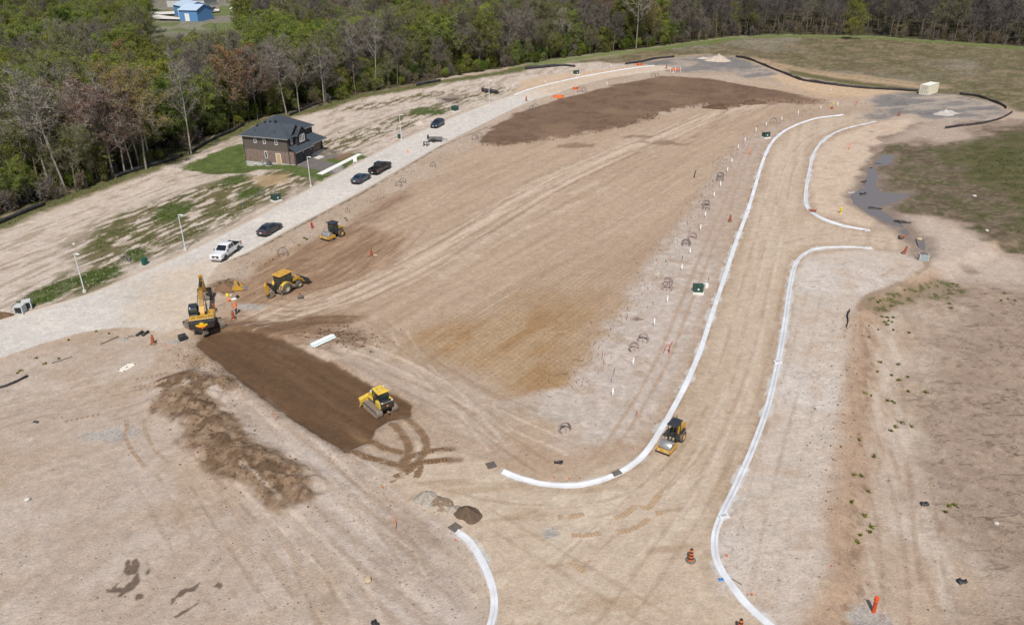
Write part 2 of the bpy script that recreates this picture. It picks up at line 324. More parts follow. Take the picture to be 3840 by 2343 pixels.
def COLOR(X, Y):
    N = X.size; C = np.tile(alb(186, 165, 146), (N, 1)); wet = np.zeros(N)
    n1 = fbm(X, Y, 9, 4, 1); n2 = fbm(X, Y, 2.4, 4, 2); n3 = fbm(X, Y, .7, 3, 3); n4 = fbm(X, Y, 30, 3, 4)
    def an(m, ang, ll, ww, s, o=3):
        r = np.zeros(N); k = m > .01; r[k] = aniso(X[k], Y[k], ang, ll, ww, s, o); return r
    def mix(m, c, op=1.):
        k = np.nonzero(m * op > .003)[0]
        if not len(k): return
        q = np.clip(m[k] * op, 0, 1)[:, None]; cc = np.asarray(c); C[k] = C[k] * (1 - q) + (cc[k] if cc.ndim > 1 else cc) * q
    def poly(p, c, edge=.5, warp=1., ws=3., op=1., seed=50, w=0.):
        nonlocal wet
        d = sd_poly(X, Y, p, 2. + edge + warp); kk = np.abs(d) < edge + warp + .01; d[kk] += (fbm(X[kk], Y[kk], ws, 4, seed) - .5) * 2 * warp; m = sst(edge, -edge, d)
        mix(m, c, op); 
        if w: wet = np.maximum(wet, m * w)
        return m
    def line(p, width, c, edge=.3, warp=.5, ws=1.5, op=1., seed=60):
        d = dist_line(X, Y, p); kk = d < width / 2 + edge + warp; d[kk] += (fbm(X[kk], Y[kk], ws, 3, seed) - .5) * 2 * warp; m = sst(width / 2 + edge, width / 2 - edge, d); mix(m, c, op); return m
    # broad base variation
    mix(sst(.45, .7, n1), alb(172, 148, 124), .55); mix(sst(.55, .8, n4), alb(196, 178, 164), .5)
    # lower left yard: pale, streaked along the street
    LL = O((-200, 930), (60, 860), (380, 800), (460, 860), (560, 980), (700, 1120), (1000, 1230), (1170, 1420), (1180, 1560), (-300, 1560))
    m = poly(LL, alb(184, 165, 149), 3, 3, 8)
    st = an(m, A_ST, 6., .7, 71); mix(m * sst(.5, .8, st), alb(196, 180, 167), .35); mix(m * sst(.46, .2, st), alb(168, 148, 130), .3)
    mix(m * sst(.5, .75, n1), alb(180, 155, 130), .55); mix(m * sst(.5, .7, fbm(X, Y, 4.5, 4, 99)), alb(196, 182, 170), .55)
    # strip of pale clods between yard and dark bed
    PS = O((560, 905), (700, 1010), (830, 1090), (960, 1160), (1090, 1275), (1180, 1400), (1170, 1560), (1000, 1560), (800, 1300), (640, 1100), (560, 1000), (460, 900))
    m = poly(PS, alb(184, 167, 153), 2.5, 2, 4); sa = heading((560, 900), (1000, 1230)); st = an(m, sa, 7., .6, 73)
    mix(m * sst(.5, .75, st), alb(200, 186, 176), .7); mix(m * sst(.48, .25, st), alb(158, 134, 112), .6)
    # centre lot
    LOT = O((480, 780), (640, 640), (830, 540), (1000, 440), (1150, 350), (1700, 260), (2000, 250), (1830, 330), (1740, 420), (1640, 560), (1540, 660), (1440, 790), (1350, 940), (1280, 1060), (1200, 1130), (1000, 985), (800, 860))
    m = poly(LOT, alb(180, 155, 131), 2, 2, 6); st = an(m, A_LOT, 14., 1.1, 74, 4)
    mix(m * sst(.45, .75, st), alb(192, 168, 145), .5); mix(m * sst(.5, .2, st), alb(166, 139, 114), .4)
    # fan of pale lower lot
    LP = O((700, 830), (1000, 830), (1180, 930), (1280, 1000), (1230, 1110), (1000, 985), (900, 915))
    m = poly(LP, alb(178, 158, 140), 2, 2, 5); st = an(m, A_BED, 7, .9, 75); mix(m * sst(.5, .7, st), alb(190, 170, 152), .7); mix(m * sst(.45, .25, st), alb(156, 132, 110), .6)
    # brown churned soil round the backhoe / padfoot
    for p, c, o in ((O((560, 760), (560, 690), (640, 620), (760, 570), (860, 540), (960, 560), (960, 620), (860, 680), (760, 720), (700, 770)), (158, 127, 98), .95),
                    (O((820, 560), (900, 490), (1000, 440), (960, 490), (880, 560)), (150, 122, 98), .6),
                    (O((500, 800), (600, 750), (760, 745), (860, 760), (840, 790), (700, 830), (590, 800)), (158, 128, 100), .9)):
        m = poly(p, alb(*c), 1.6, 2.2, 4, o); st = an(m, A_LOT + .15, 5., .7, 76); mix(m * sst(.55, .75, st), alb(186, 158, 130), .6); mix(m * sst(.45, .25, st), alb(132, 102, 78), .6)
    # pale haul track through the lot
    T = smooth(O((560, 800), (700, 745), (830, 710), (960, 655), (1090, 585), (1200, 515), (1330, 440), (1450, 385), (1580, 335), (1700, 285), (1830, 250)))
    d = dist_line(X, Y, T, 9.); m = sst(8, 7, d); st = an(m, A_LOT, 12., .5, 77); mix(sst(4.5, 1.5, d + (n2 - .5) * 3), alb(204, 182, 160), .6); mix(sst(5, 2, d) * sst(.5, .7, st), alb(212, 192, 172), .6); mix(sst(6, 3, d) * sst(.42, .25, st), alb(150, 124, 100), .55)
    for off in (1.6, 3.4, -2.2):
        mix(sst(.35, .12, np.abs(dist_line(X, Y, T + np.array([off * .8, -off * .5])) - .1)), alb(148, 120, 96), .35)
    # clay compacted by the padfoot drum
    CL = O((985, 850), (1060, 800), (1180, 735), (1290, 705), (1420, 740), (1490, 752), (1450, 810), (1400, 870), (1365, 935), (1260, 955), (1130, 905))
    m = poly(CL, alb(176, 146, 108), 6, 6, 9, .8); mix(m * sst(.4, .75, an(m, A_LOT, 9, 1.6, 78, 4)), alb(160, 122, 72), .8); mix(m * sst(.55, .75, n2), alb(188, 160, 122), .45)
    dots = np.sin(X * 7.2 + np.sin(Y * .6)) * np.sin(Y * 5.2 + np.sin(X * .5)); PZ = O((985, 850), (1060, 780), (1300, 640), (1560, 560), (1660, 520), (1600, 640), (1490, 752), (1365, 935), (1260, 955), (1130, 905))
    m = poly(PZ, alb(170, 142, 112), 3, 3, 6, .12); mix(m * sst(.1, .7, dots + (n3 - .5) * 1.8), alb(138, 108, 76), .36)
    # pale strip of services
    poly(O((1240, 965), (1330, 985), (1420, 960), (1440, 1000), (1380, 1030), (1300, 1010)), alb(188, 180, 170), 1.5, 1.5, 2, .8)
    SV = O((1240, 965), (1360, 935), (1420, 850), (1490, 750), (1560, 640), (1610, 570), (1660, 520), (1720, 420), (1790, 330), (1900, 290), (1850, 345), (1795, 500), (1740, 660), (1680, 840), (1590, 1020), (1480, 1130), (1420, 1150), (1300, 1080), (1380, 1010), (1440, 960), (1330, 990))
    m = poly(SV, alb(192, 177, 166), 1.3, 1.6, 3); mix(m * sst(.52, .75, n2), alb(178, 156, 136), .7); mix(m * sst(.56, .75, n3), alb(206, 196, 188), .4)
    for off in (-3.2, -4.6): line(K1[22:96] + np.array([off, 0]), .4, alb(172, 144, 116), .25, .15, 1., .7)
    UP = O((1640, 560), (1720, 400), (1800, 310), (1950, 262), (2080, 262), (2000, 280), (1890, 300), (1840, 350), (1795, 500), (1745, 640)); poly(UP, alb(178, 154, 134), 2, 1.5, 4, .55)
    NC = O((1200, 1130), (1230, 1070), (1300, 1040), (1420, 1090), (1530, 1050), (1480, 1140), (1380, 1160), (1280, 1150)); poly(NC, alb(178, 150, 122), 2.5, 2, 4, .8)
    # new road
    m = poly(NEWROAD, alb(195, 175, 153), .4, .3, 2); st = an(m, A_NR, 12, .9, 79)
    mix(m * sst(.45, .8, st), alb(204, 184, 163), .55); mix(m * sst(.5, .2, st), alb(182, 158, 133), .45)
    for k, sgn in ((K1, 1), (K2, -1), (K3, -1)):
        d = dist_line(X, Y, k); mix(sst(2.4, .5, d + (n2 - .5) * 1.8), alb(174, 149, 122), .6); mix(sst(.75, .35, d + (n3 - .5) * .5), alb(150, 124, 98), .5)
    JN = O((930, 1150), (1060, 1100), (1210, 1140), (1400, 1170), (1550, 1140), (1740, 1230), (1720, 1380), (1860, 1520), (1200, 1520), (1190, 1430), (1100, 1270))
    m = poly(JN, alb(197, 177, 155), 3, 3, 5, .75); mix(m * sst(.55, .75, an(m, heading((1250, 1500), (1650, 1180)), 10, 1.1, 80)), alb(206, 190, 168), .8); mix(m * sst(.45, .25, an(m, heading((1100, 1250), (1700, 1200)), 8, 1.1, 81)), alb(170, 142, 112), .55)
    # verge right of the road, pale and cracked
    VG = O((1730, 1420), (1745, 1240), (1830, 1060), (1885, 850), (1910, 670), (1935, 615), (2090, 600), (2220, 620), (2170, 680), (2080, 715), (2050, 770), (2040, 900), (2020, 1080), (1995, 1280), (2010, 1390), (1950, 1540), (1860, 1500))
    m = poly(VG, alb(199, 184, 171), .9, .7, 3); mix(m * sst(.45, .68, n1), alb(205, 195, 187), .85); mix(m * sst(.55, .8, n2), alb(186, 160, 136), .5)
    cr = np.abs(an(m, 0, 2.6, 2.6, 82) - .5); mix(m * sst(.02, .004, cr) * sst(.45, .6, n1), alb(140, 118, 100), .45)
    VG2 = O((1945, 440), (1965, 365), (2010, 330), (2110, 296), (2190, 285), (2200, 300), (2140, 340), (2100, 380), (2085, 420), (2050, 470), (2070, 500), (2110, 530), (2090, 548), (1960, 510)); m = poly(VG2, alb(204, 182, 160), .8, .8, 3); mix(m * sst(.5, .75, n2), alb(190, 164, 140), .6)
    # lower ground on the right
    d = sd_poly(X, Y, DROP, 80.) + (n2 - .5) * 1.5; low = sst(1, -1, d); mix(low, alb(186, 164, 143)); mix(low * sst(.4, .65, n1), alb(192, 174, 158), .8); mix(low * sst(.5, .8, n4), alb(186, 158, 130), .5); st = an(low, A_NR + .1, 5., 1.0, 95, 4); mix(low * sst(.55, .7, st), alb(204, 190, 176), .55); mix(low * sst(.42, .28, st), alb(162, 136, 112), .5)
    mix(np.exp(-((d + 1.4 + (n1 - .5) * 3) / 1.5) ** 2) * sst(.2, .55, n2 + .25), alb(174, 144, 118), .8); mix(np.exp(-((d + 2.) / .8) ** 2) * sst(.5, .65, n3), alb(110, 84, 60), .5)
    RB = O((2260, 640), (2250, 760), (2240, 900), (2260, 1060), (2300, 1230), (2330, 1400), (2340, 1560), (2900, 1560), (2900, 560), (2463, 600)); m = poly(RB, alb(164, 143, 125), 4, 5, 7)
    st = an(m, 0.05, 3., .5, 83); mix(m * sst(.5, .8, st), alb(146, 124, 107), .4); mix(m * sst(.6, .72, fbm(X, Y, .8, 3, 96)), alb(118, 98, 82), .5); mix(m * sst(.5, .7, fbm(X, Y, 3.2, 3, 98)), alb(152, 130, 112), .5); mix(m * sst(.014, .003, np.abs(an(m, .03, 6, 1.6, 84) - .5)), alb(80, 64, 50), .6); mix(m * sst(.6, .8, n3), alb(180, 158, 138), .4)
    # muddy ground and scrub on the right
    MUD = O((2110, 330), (2200, 300), (2340, 290), (2500, 285), (2700, 300), (2700, 620), (2463, 600), (2330, 560), (2230, 520), (2190, 575), (2090, 510), (2050, 470), (2090, 400)); m = poly(MUD, alb(158, 138, 122), .8, 3, 4); mix(m * sst(.5, .62, an(m, .1, 3, 1.5, 105, 4)), alb(138, 118, 102), .7)
    SC = O((2105, 366), (2138, 352), (2233, 344), (2343, 328), (2463, 300), (2700, 300), (2700, 640), (2463, 600), (2343, 578), (2321, 542), (2262, 520), (2196, 512), (2140, 500), (2160, 470), (2120, 455), (2112, 425)); m2 = poly(SC, alb(106, 92, 71), 1.2, 5, 5, .92); mix(m2 * sst(.5, .62, an(m2, .2, 2.4, 1.2, 103, 4)), alb(84, 72, 52), .6); mix(m2 * sst(.45, .65, n2), alb(86, 88, 44), .7); mix(m2 * sst(.55, .7, n3), alb(140, 122, 100), .5)
    GR = O((2240, 370), (2330, 345), (2463, 320), (2700, 320), (2700, 540), (2463, 490), (2380, 455), (2300, 405)); m2 = poly(GR, alb(100, 94, 56), 1.5, 6, 5, .7); mix(m2 * sst(.48, .6, an(m2, .1, 2.6, 1.3, 104, 4)), alb(78, 80, 34), .7); mix(m2 * sst(.5, .7, n3), alb(70, 76, 30), .6)
    PL = O((2180, 520), (2240, 520), (2330, 560), (2463, 620), (2500, 680), (2300, 660), (2240, 640), (2190, 640), (2215, 590)); poly(PL, alb(192, 174, 160), 2, 2.5, 4, .9)
    WL = O((2210, 300), (2300, 297), (2340, 330), (2300, 345), (2200, 330), (2140, 345)); poly(WL, alb(186, 166, 150), 2, 2, 3, .8)
    # weeds just below the drop
    WD = O((2080, 722), (2200, 668), (2310, 668), (2330, 700), (2200, 715), (2100, 745)); m = poly(WD, alb(130, 112, 86), 1, 1.5, 3, .7); mix(m * sst(.5, .62, n3), alb(76, 84, 32), .8)
    # field and its grass
    m = poly(FIELD, alb(124, 110, 82), 2.5, 2.5, 8); mix(m * sst(.42, .66, n1), alb(112, 104, 68), .8); mix(m * sst(.5, .6, an(m, .1, 4., 1.6, 101, 4)), alb(92, 80, 56), .55); mix(m * sst(.55, .65, an(m, .2, 2.2, 1.4, 102, 3)), alb(150, 136, 106), .55); mix(m * sst(.5, .7, an(m, 0, 5, 5, 85, 4)), alb(146, 128, 100), .7); mix(m * sst(.52, .7, n2), alb(92, 92, 50), .6); mix(m * sst(.56, .74, n4), alb(150, 142, 128), .5); mix(m * sst(.54, .66, n3), alb(84, 80, 48), .5)
    fo = sd_poly(X, Y, FOREST, 260.); mix(sst(6.5, 1.5, np.abs(fo - 3.5) + (n1 - .5) * 7) * (X > 0), alb(98, 118, 44), .85)
    TR = smooth(O((1600, 140), (1760, 140), (1880, 162), (2000, 180), (2120, 195), (2230, 208))); line(TR, 9, alb(182, 154, 122), 2.5, 2.5, 4, .9); line(TR + np.array([0, 1.5]), 1.2, alb(120, 112, 70), .5, 1., 2, .7)
    STP = O((1800, 150), (1870, 180), (1960, 198), (2120, 212), (2200, 222), (2090, 232), (1980, 236), (1900, 205), (1820, 172)); poly(STP, alb(204, 174, 140), 1.5, 1.5, 3, .9)
    GG = O((1890, 165), (2000, 188), (2120, 206), (2200, 217), (2120, 210), (1990, 195), (1900, 180)); poly(GG, alb(100, 98, 54), 1.2, 1.5, 3, .9)
    # far pads of crushed asphalt
    for p in PADS:
        m = poly(p, alb(132, 127, 124), 1.5, 2.5, 6); mix(m * sst(.5, .7, an(m, .2, 14, 3, 86)), alb(176, 162, 148), .85); mix(m * sst(.55, .7, n1), alb(186, 168, 150), .6); mix(m * sst(.42, .22, n2), alb(108, 105, 105), .6)
    # far dark fill
    m = poly(FILL, alb(124, 98, 77), 1.0, 2.4, 3.5); mix(m * sst(.5, .7, n2), alb(108, 84, 66), .8); mix(m * sst(.5, .7, n1), alb(138, 112, 88), .7)
    m = poly(O((1700, 190), (1830, 212), (1960, 240), (2060, 245), (2090, 235), (1980, 225), (1880, 205)), alb(188, 158, 130), 1.5, 2, 4, .6)
    for q in ((1850, 245, 4), (1930, 245, 4), (1600, 345, 3), (1380, 350, 2.4), (1530, 330, 2)):
        c = O(q[:2])[0]; d = np.hypot((X - c[0]) / 1.8, Y - c[1]) + (n2 - .5) * 5; mix(sst(q[2], q[2] * .5, d), alb(140, 112, 90), .8)
    # verge on the left: pale, dry, weeds in patches
    LV = O((-120, 830), (0, 768), (205, 708), (445, 605), (745, 450), (962, 335), (1085, 280), (1236, 224), (1390, 190), (1540, 160), (1440, 150), (1300, 158), (1060, 200), (860, 240), (700, 290), (600, 310), (420, 392), (200, 480), (0, 555), (-150, 610))
    m = poly(LV, alb(202, 187, 174), .8, 1., 4); mix(m * sst(.5, .72, n1), alb(208, 192, 180), .8); mix(m * sst(.5, .75, n2), alb(180, 160, 140), .5)
    st = an(m, A_ST, 5, .9, 87, 4); mix(m * sst(.55, .66, st), alb(146, 128, 104), .55)
    m = poly(O((1250, 195), (1330, 180), (1560, 155), (1500, 175), (1350, 205), (1236, 232)), alb(204, 176, 146), 1.5, 1.5, 3, .9)
    for p, dens in ((O((180, 590), (290, 520), (400, 475), (500, 450), (620, 440), (700, 415), (735, 445), (620, 500), (480, 570), (340, 625), (230, 650)), .47), (O((40, 735), (80, 700), (160, 665), (260, 650), (260, 690), (180, 712), (70, 745)), .5),
                    (O((480, 455), (560, 425), (680, 408), (735, 430), (660, 470), (560, 480)), .5), (O((740, 400), (900, 340), (1010, 290), (1100, 255), (1230, 215), (1180, 212), (1000, 270), (860, 310), (720, 350)), .53),
                    (O((790, 270), (900, 262), (1000, 240), (1100, 225), (1180, 205), (1000, 225), (860, 255)), .56)):
        d = sd_poly(X, Y, p, 14.); k = sst(3, -3, d + (n1 - .5) * 6); m = k; st = an(m, A_ST, 3.2, .8, 88, 4); mix(k * sst(dens - .07, dens + .01, st), alb(122, 108, 76), .85); mix(k * sst(dens - .02, dens + .06, st * .7 + n3 * .3), alb(100, 94, 54), .8); mix(k * sst(dens + .06, dens + .11, st * .6 + n2 * .4), alb(92, 96, 48), .75)
    for q in ((225, 668, 2.6), (255, 660, 2.4), (150, 690, 3), (95, 715, 2.5), (415, 510, 4), (560, 432, 3.4), (600, 465, 3), (1015, 268, 4), (1050, 270, 3), (330, 610, 2.2)):
        c = O(q[:2])[0]; d = np.hypot(X - c[0], (Y - c[1]) * .6) + (n3 - .5) * 2.5 + (n2 - .5) * 2; mix(sst(q[2], q[2] * .55, d), alb(74, 92, 26), .9)
    # grass beside the silt fence
    d = dist_line(X, Y, FENCE1, 14.); mix(sst(4.2, 1.5, d + (n2 - .5) * 4), alb(106, 102, 58), .9); mix(sst(4, .5, d + (n3 - .5) * 3), alb(84, 96, 36), .5)
    # house plot
    m = poly(LAWN, alb(88, 104, 46), .6, 1.8, 2.5); mix(m * sst(.5, .75, n3), alb(110, 118, 46), .6); mix(m * sst(.55, .75, n2), alb(66, 84, 28), .6)
    poly(O((800, 378), (825, 368), (852, 366), (842, 376), (818, 384)), alb(134, 104, 80), .4, .4, 1); poly(O((600, 425), (690, 418), (700, 440), (630, 450)), alb(176, 148, 108), 1, 1, 3, .8)
    poly(DRIVE, alb(118, 112, 110), .15, .05, 1); poly(gnd([(880 + u / 6.0125, 410 + v / 6.0125) for u, v in [(2180, 1360), (2420, 1260), (2470, 1400), (2310, 1475)]]), alb(158, 154, 150), .3, .1, 1, .8)
    # street
    m = poly(STREET, alb(209, 203, 196), .15, .05, 1); mix(m * sst(.48, .7, an(m, A_ST, 16, 1.6, 89)), alb(204, 198, 190), .7); mix(m * sst(.52, .72, n1), alb(220, 212, 202), .6)
    poly(O((300, 690), (420, 640), (540, 620), (505, 665), (490, 720), (470, 790), (395, 802), (330, 760)), alb(206, 186, 164), 4, 2.5, 5, .85)
    line(O((1175, 303), (1060, 352), (870, 463), (700, 553), (600, 608), (560, 625)) + np.array([.35, 0]), .25, alb(70, 72, 44), .2, .35, .8, .8)
    mix(sst(.55, .8, an(m, 0, 5, 5, 90)) * m, alb(190, 186, 180), .3)
    m = poly(FARROAD, alb(206, 184, 162), .3, .2, 2); mix(m * sst(.5, .75, an(m, heading((1300, 225), (1500, 185)), 10, 1, 91)), alb(216, 200, 182), .6); poly(O((1236, 229), (1291, 238), (1330, 226), (1290, 216)), alb(212, 202, 190), 2, 2, 4, .8)
    # dark moist road bed and berm soil
    m = poly(BED, alb(108, 80, 53), .22, .35, 1.2, w=.25); st = an(m, A_BED, 9, .6, 92); mix(m * sst(.5, .72, st), alb(96, 70, 46), .7); mix(m * sst(.45, .25, st), alb(124, 94, 64), .6)
    d = sd_poly(X, Y, BED); mix(sst(2.2, .2, d) * sst(.0, .1, d) * sst(.45, .62, n3), alb(146, 122, 100), .6)
    for p, c in ((O((470, 800), (520, 780), (640, 770), (760, 765), (850, 768), (780, 790), (700, 800), (620, 830), (540, 830)), (122, 92, 64)), (O((440, 840), (520, 880), (560, 900), (540, 915), (450, 870)), (150, 122, 96)), (O((760, 800), (860, 800), (900, 830), (860, 850), (780, 840)), (130, 104, 80))):
        poly(p, alb(*c), 1.2, 2.4, 2.5, .85)
    for b, w in ((BERM[0], 1.7), (BERM[1], 3.1)):
        d = dist_line(X, Y, b) + (n2 - .5) * 3.8; m = sst(w * 1.05, w * .5, d); mix(m, alb(136, 110, 84), .92); mix(m * sst(.45, .56, fbm(X, Y, 1.3, 4, 97)), alb(104, 80, 57), .8); mix(m * sst(.54, .68, fbm(X, Y, .7, 3, 100)), alb(164, 141, 117), .5)
    # spoil near the excavator
    c = O((540, 692))[0]; d = np.hypot(X - c[0], Y - c[1]) + (n3 - .5) * 2; mix(sst(3, 1.4, d), alb(128, 100, 76), .9)
    # gravel patches
    for q, r in (((248, 1045), (3.4, 1.5)), ((600, 738), (2.2, 1.2)), ((2100, 1475), (1.6, 1.5)), ((418, 823), (1., .6)), ((1320, 1280), (.7, .7))):
        c = O(q)[0]; d = np.hypot((X - c[0]) / r[0], (Y - c[1]) / r[1]) + (n3 - .5) * .7 + (n2 - .5) * .9; mix(sst(1.15, .6, d), alb(168, 162, 156) * (.8 + .45 * _h(np.floor(X * 9), np.floor(Y * 9), 4))[:, None], .92)

    # wheel and blade passes
    def passes(pts, c, gap=1.9, w=.32, op=.3, ov=True, seed=0):
        L = smooth(O(*pts) if ov else pts, 6); Tn = np.gradient(L, axis=0); Tn /= np.linalg.norm(Tn, axis=1)[:, None] + 1e-9; Nn = np.stack([Tn[:, 1], -Tn[:, 0]], 1)
        for s_ in ((-.5, .5) if gap else (0,)):
            d = dist_line(X, Y, L + Nn * s_ * gap, 2.); kk = d < w * 1.6
            if kk.any(): m_ = np.zeros(N); m_[kk] = sst(w * .8, w * .25, d[kk] + (fbm(X[kk], Y[kk], 1.2, 3, 150 + seed) - .5) * w * 1.3) * sst(.3, .5, fbm(X[kk], Y[kk], 5, 2, 160 + seed)); mix(m_, c, op)
    DK, PL_ = alb(150, 122, 97), alb(210, 192, 174)
    for i, (pts, c, op) in enumerate((([(640, 800), (800, 745), (1000, 655), (1200, 535), (1400, 425), (1640, 320)], DK, .5), ([(660, 820), (820, 765), (1020, 680), (1240, 545), (1460, 430), (1700, 320)], DK, .4), ([(600, 790), (780, 730), (960, 640), (1150, 530), (1330, 420), (1560, 320)], PL_, .5), ([(640, 640), (760, 660), (860, 640), (960, 580)], DK, .4), ([(620, 700), (740, 690), (860, 660), (960, 600), (1020, 540)], DK, .4), ([(900, 560), (1040, 500), (1160, 430), (1300, 370)], DK, .3), ([(1000, 720), (1200, 640), (1420, 520), (1640, 400)], DK, .25), ([(1060, 800), (1280, 660), (1480, 540), (1660, 430)], PL_, .3), ([(700, 830), (900, 900), (1050, 960), (1200, 1050), (1300, 1120)], DK, .45), ([(760, 820), (920, 860), (1090, 940), (1240, 1020), (1380, 1080)], PL_, .5), ([(850, 780), (980, 870), (1100, 950), (1230, 1060)], DK, .4), ([(900, 770), (1000, 850), (1130, 930), (1280, 1000)], DK, .4), ([(960, 800), (1010, 880), (1100, 960), (1200, 1080)], PL_, .4),
        ([(1240, 1530), (1400, 1330), (1590, 1150), (1690, 1010), (1760, 850), (1810, 650), (1860, 470)], DK, .35), ([(1330, 1530), (1480, 1360), (1640, 1190), (1730, 1030), (1800, 850), (1850, 640), (1890, 450)], PL_, .5), ([(1450, 1530), (1560, 1380), (1680, 1200), (1770, 1020), (1830, 850), (1875, 640)], DK, .3), ([(1000, 1180), (1250, 1230), (1500, 1210), (1650, 1100), (1740, 950)], DK, .35), ([(960, 1170), (1200, 1260), (1480, 1260), (1680, 1120)], PL_, .4), ([(1180, 1300), (1240, 1400), (1290, 1530)], PL_, .45), ([(1100, 1200), (1350, 1350), (1600, 1500)], DK, .3), ([(1900, 590), (1980, 570), (2080, 572), (2150, 580)], DK, .4), ([(1880, 480), (1900, 400), (1950, 335), (2040, 295), (2130, 280)], DK, .35), ([(1850, 520), (1870, 420), (1920, 345), (2010, 300)], PL_, .4),
        ([(-40, 1030), (150, 975), (300, 935), (440, 905)], DK, .45), ([(-40, 1080), (150, 1030), (330, 985), (430, 960)], DK, .35), ([(-40, 980), (160, 930), (330, 890)], PL_, .4), ([(60, 1150), (220, 1110), (330, 1080)], PL_, .3), ([(480, 1080), (600, 1200), (720, 1330), (800, 1500)], DK, .45), ([(560, 1130), (700, 1260), (840, 1400), (900, 1530)], PL_, .5), ([(620, 960), (760, 1090), (900, 1230), (1000, 1400)], PL_, .5), ([(680, 1030), (820, 1160), (960, 1300), (1040, 1450)], DK, .35), ([(420, 1010), (470, 1130), (560, 1280), (680, 1450)], DK, .4), ([(350, 1150), (430, 1290), (540, 1450)], DK, .25), ([(2050, 760), (2060, 900), (2110, 1100), (2150, 1300), (2160, 1500)], DK, .3), ([(2180, 760), (2200, 950), (2220, 1150), (2250, 1400)], DK, .35), ([(1800, 1300), (1850, 1100), (1910, 900), (1960, 700)], DK, .2), ([(1840, 1400), (1880, 1200), (1940, 950)], DK, .2), ([(560, 800), (640, 790), (760, 770), (850, 768)], alb(118, 90, 64), .7), ([(520, 790), (620, 760), (720, 755)], alb(118, 90, 64), .6), ([(500, 820), (560, 790), (660, 780), (800, 790)], alb(112, 84, 58), .7), ([(540, 850), (600, 810), (700, 800), (820, 775)], alb(116, 88, 62), .7), ([(470, 810), (540, 775), (620, 765), (700, 770)], alb(112, 84, 58), .7), ([(600, 860), (680, 820), (780, 830), (880, 830)], alb(124, 96, 70), .6), ([(560, 830), (640, 800), (740, 775), (850, 770)], alb(120, 92, 66), .7), ([(650, 660), (740, 690), (840, 660), (900, 600)], alb(136, 104, 78), .6), ([(700, 640), (800, 650), (900, 620), (960, 570)], alb(136, 104, 78), .5), ([(760, 600), (840, 620), (930, 600)], alb(138, 106, 80), .5), ([(640, 720), (720, 730), (830, 700), (960, 640)], alb(140, 110, 84), .5))):
        passes(pts, c, 1.9, .34, op, seed=i)
    for i, (pts, w) in enumerate((([(660, 830), (900, 890), (1060, 970)], 1.6), ([(1010, 690), (1220, 570), (1460, 450)], 1.5), ([(1090, 620), (1300, 500), (1500, 410)], 1.2), ([(1300, 1480), (1480, 1300), (1640, 1150)], 1.4), ([(700, 1100), (900, 1280), (1010, 1450)], 1.2))): passes(pts, PL_, 0, w, .35, seed=40 + i)
    TRK = [[(1420, 1000), (1530, 1080), (1610, 1180), (1640, 1260), (1620, 1340), (1560, 1420), (1480, 1500)], [(1290, 1060), (1400, 1150), (1450, 1240), (1470, 1320), (1450, 1420), (1400, 1500)], [(900, 1120), (1060, 1220), (1200, 1290), (1340, 1330), (1430, 1345)], [(850, 1310), (1000, 1370), (1150, 1410), (1280, 1445), (1370, 1470)], [(1380, 1450), (1500, 1380), (1640, 1340), (1760, 1320), (1910, 1305)], [(1440, 1500), (1560, 1450), (1700, 1430), (1820, 1415), (1935, 1418)]]
    m = poly(BED, alb(104, 77, 51), .2, .3, 1.2, .85); st = an(m, A_BED, 9, .6, 92); mix(m * sst(.5, .72, st), alb(94, 69, 45), .5); mix(m * sst(.45, .25, st), alb(120, 91, 63), .4)
    for i, t_ in enumerate(TRK): line(RG(1, 2, *t_), .7, alb(128, 100, 74), .35, .4, .9, .75, seed=170 + i)
    # wet stains
    STN = [[(1195, 920), (1235, 885), (1260, 920), (1310, 860), (1330, 870), (1330, 950), (1350, 1040), (1345, 1085), (1300, 1160), (1220, 1190), (1150, 1240), (1130, 1220), (1160, 1190), (1030, 1190), (1010, 1150), (1060, 1160), (1110, 1110), (1180, 1070), (1130, 1140), (1190, 1150), (1270, 1080), (1290, 1030), (1215, 1035), (1190, 990)],
           [(1410, 880), (1440, 940), (1440, 1010), (1400, 1045), (1420, 1000)], [(1320, 1200), (1370, 1180), (1380, 1250), (1330, 1240), (1290, 1300)], [(1640, 1250), (1700, 1220), (1720, 1170), (1790, 1140), (1830, 1150), (1920, 1100), (1880, 1170), (1800, 1180), (1750, 1210), (1690, 1260), (1650, 1300)],
           [(2060, 1130), (2100, 1080), (2150, 1110), (2110, 1160)], [(1660, 1420), (1790, 1350), (1900, 1290), (1800, 1370), (1700, 1430)]]
    for s_ in STN: poly(RG(0, 3, *s_), alb(108, 90, 76), .1, .22, .6, .95, w=.2)
    for c_, u, v, r in ((2, 0, 1930, 1220), (2, 0, 1750, 1310), (1, 3, 1900, 345)): pass
    poly(RG(2, 2, (1130, 60), (1200, 50), (1275, 68), (1200, 85)), alb(142, 124, 110), .1, .2, .6); poly(RG(2, 0, (1880, 1240), (1960, 1200), (1990, 1210), (1900, 1250)), alb(158, 130, 108), .5, .5, 1, .8); poly(RG(2, 0, (1690, 1325), (1820, 1285), (1760, 1330)), alb(156, 128, 106), .5, .6, 1, .8)
    poly(RG(3, 1, (1840, 1000), (2000, 1010), (2060, 1080), (1950, 1090)), alb(150, 132, 120), .6, 1, 2, .8); poly(RG(2, 1, (2120, 700), (2230, 680), (2240, 690)), alb(190, 170, 150), .5, .3, 1, .3)
    # concrete slurry along the new kerbs
    for k in (K1, K2, K3, K4):
        d = dist_line(X, Y, k); m = sst(1.3, 1.2, d); d = d + (an(m, 0, 1.3, 1.3, 93) - .5) * .9; mix(m * sst(.62, .45, d) * sst(.42, .6, an(m, 0, 3, 3, 94, 2)), alb(206, 204, 202), .75)
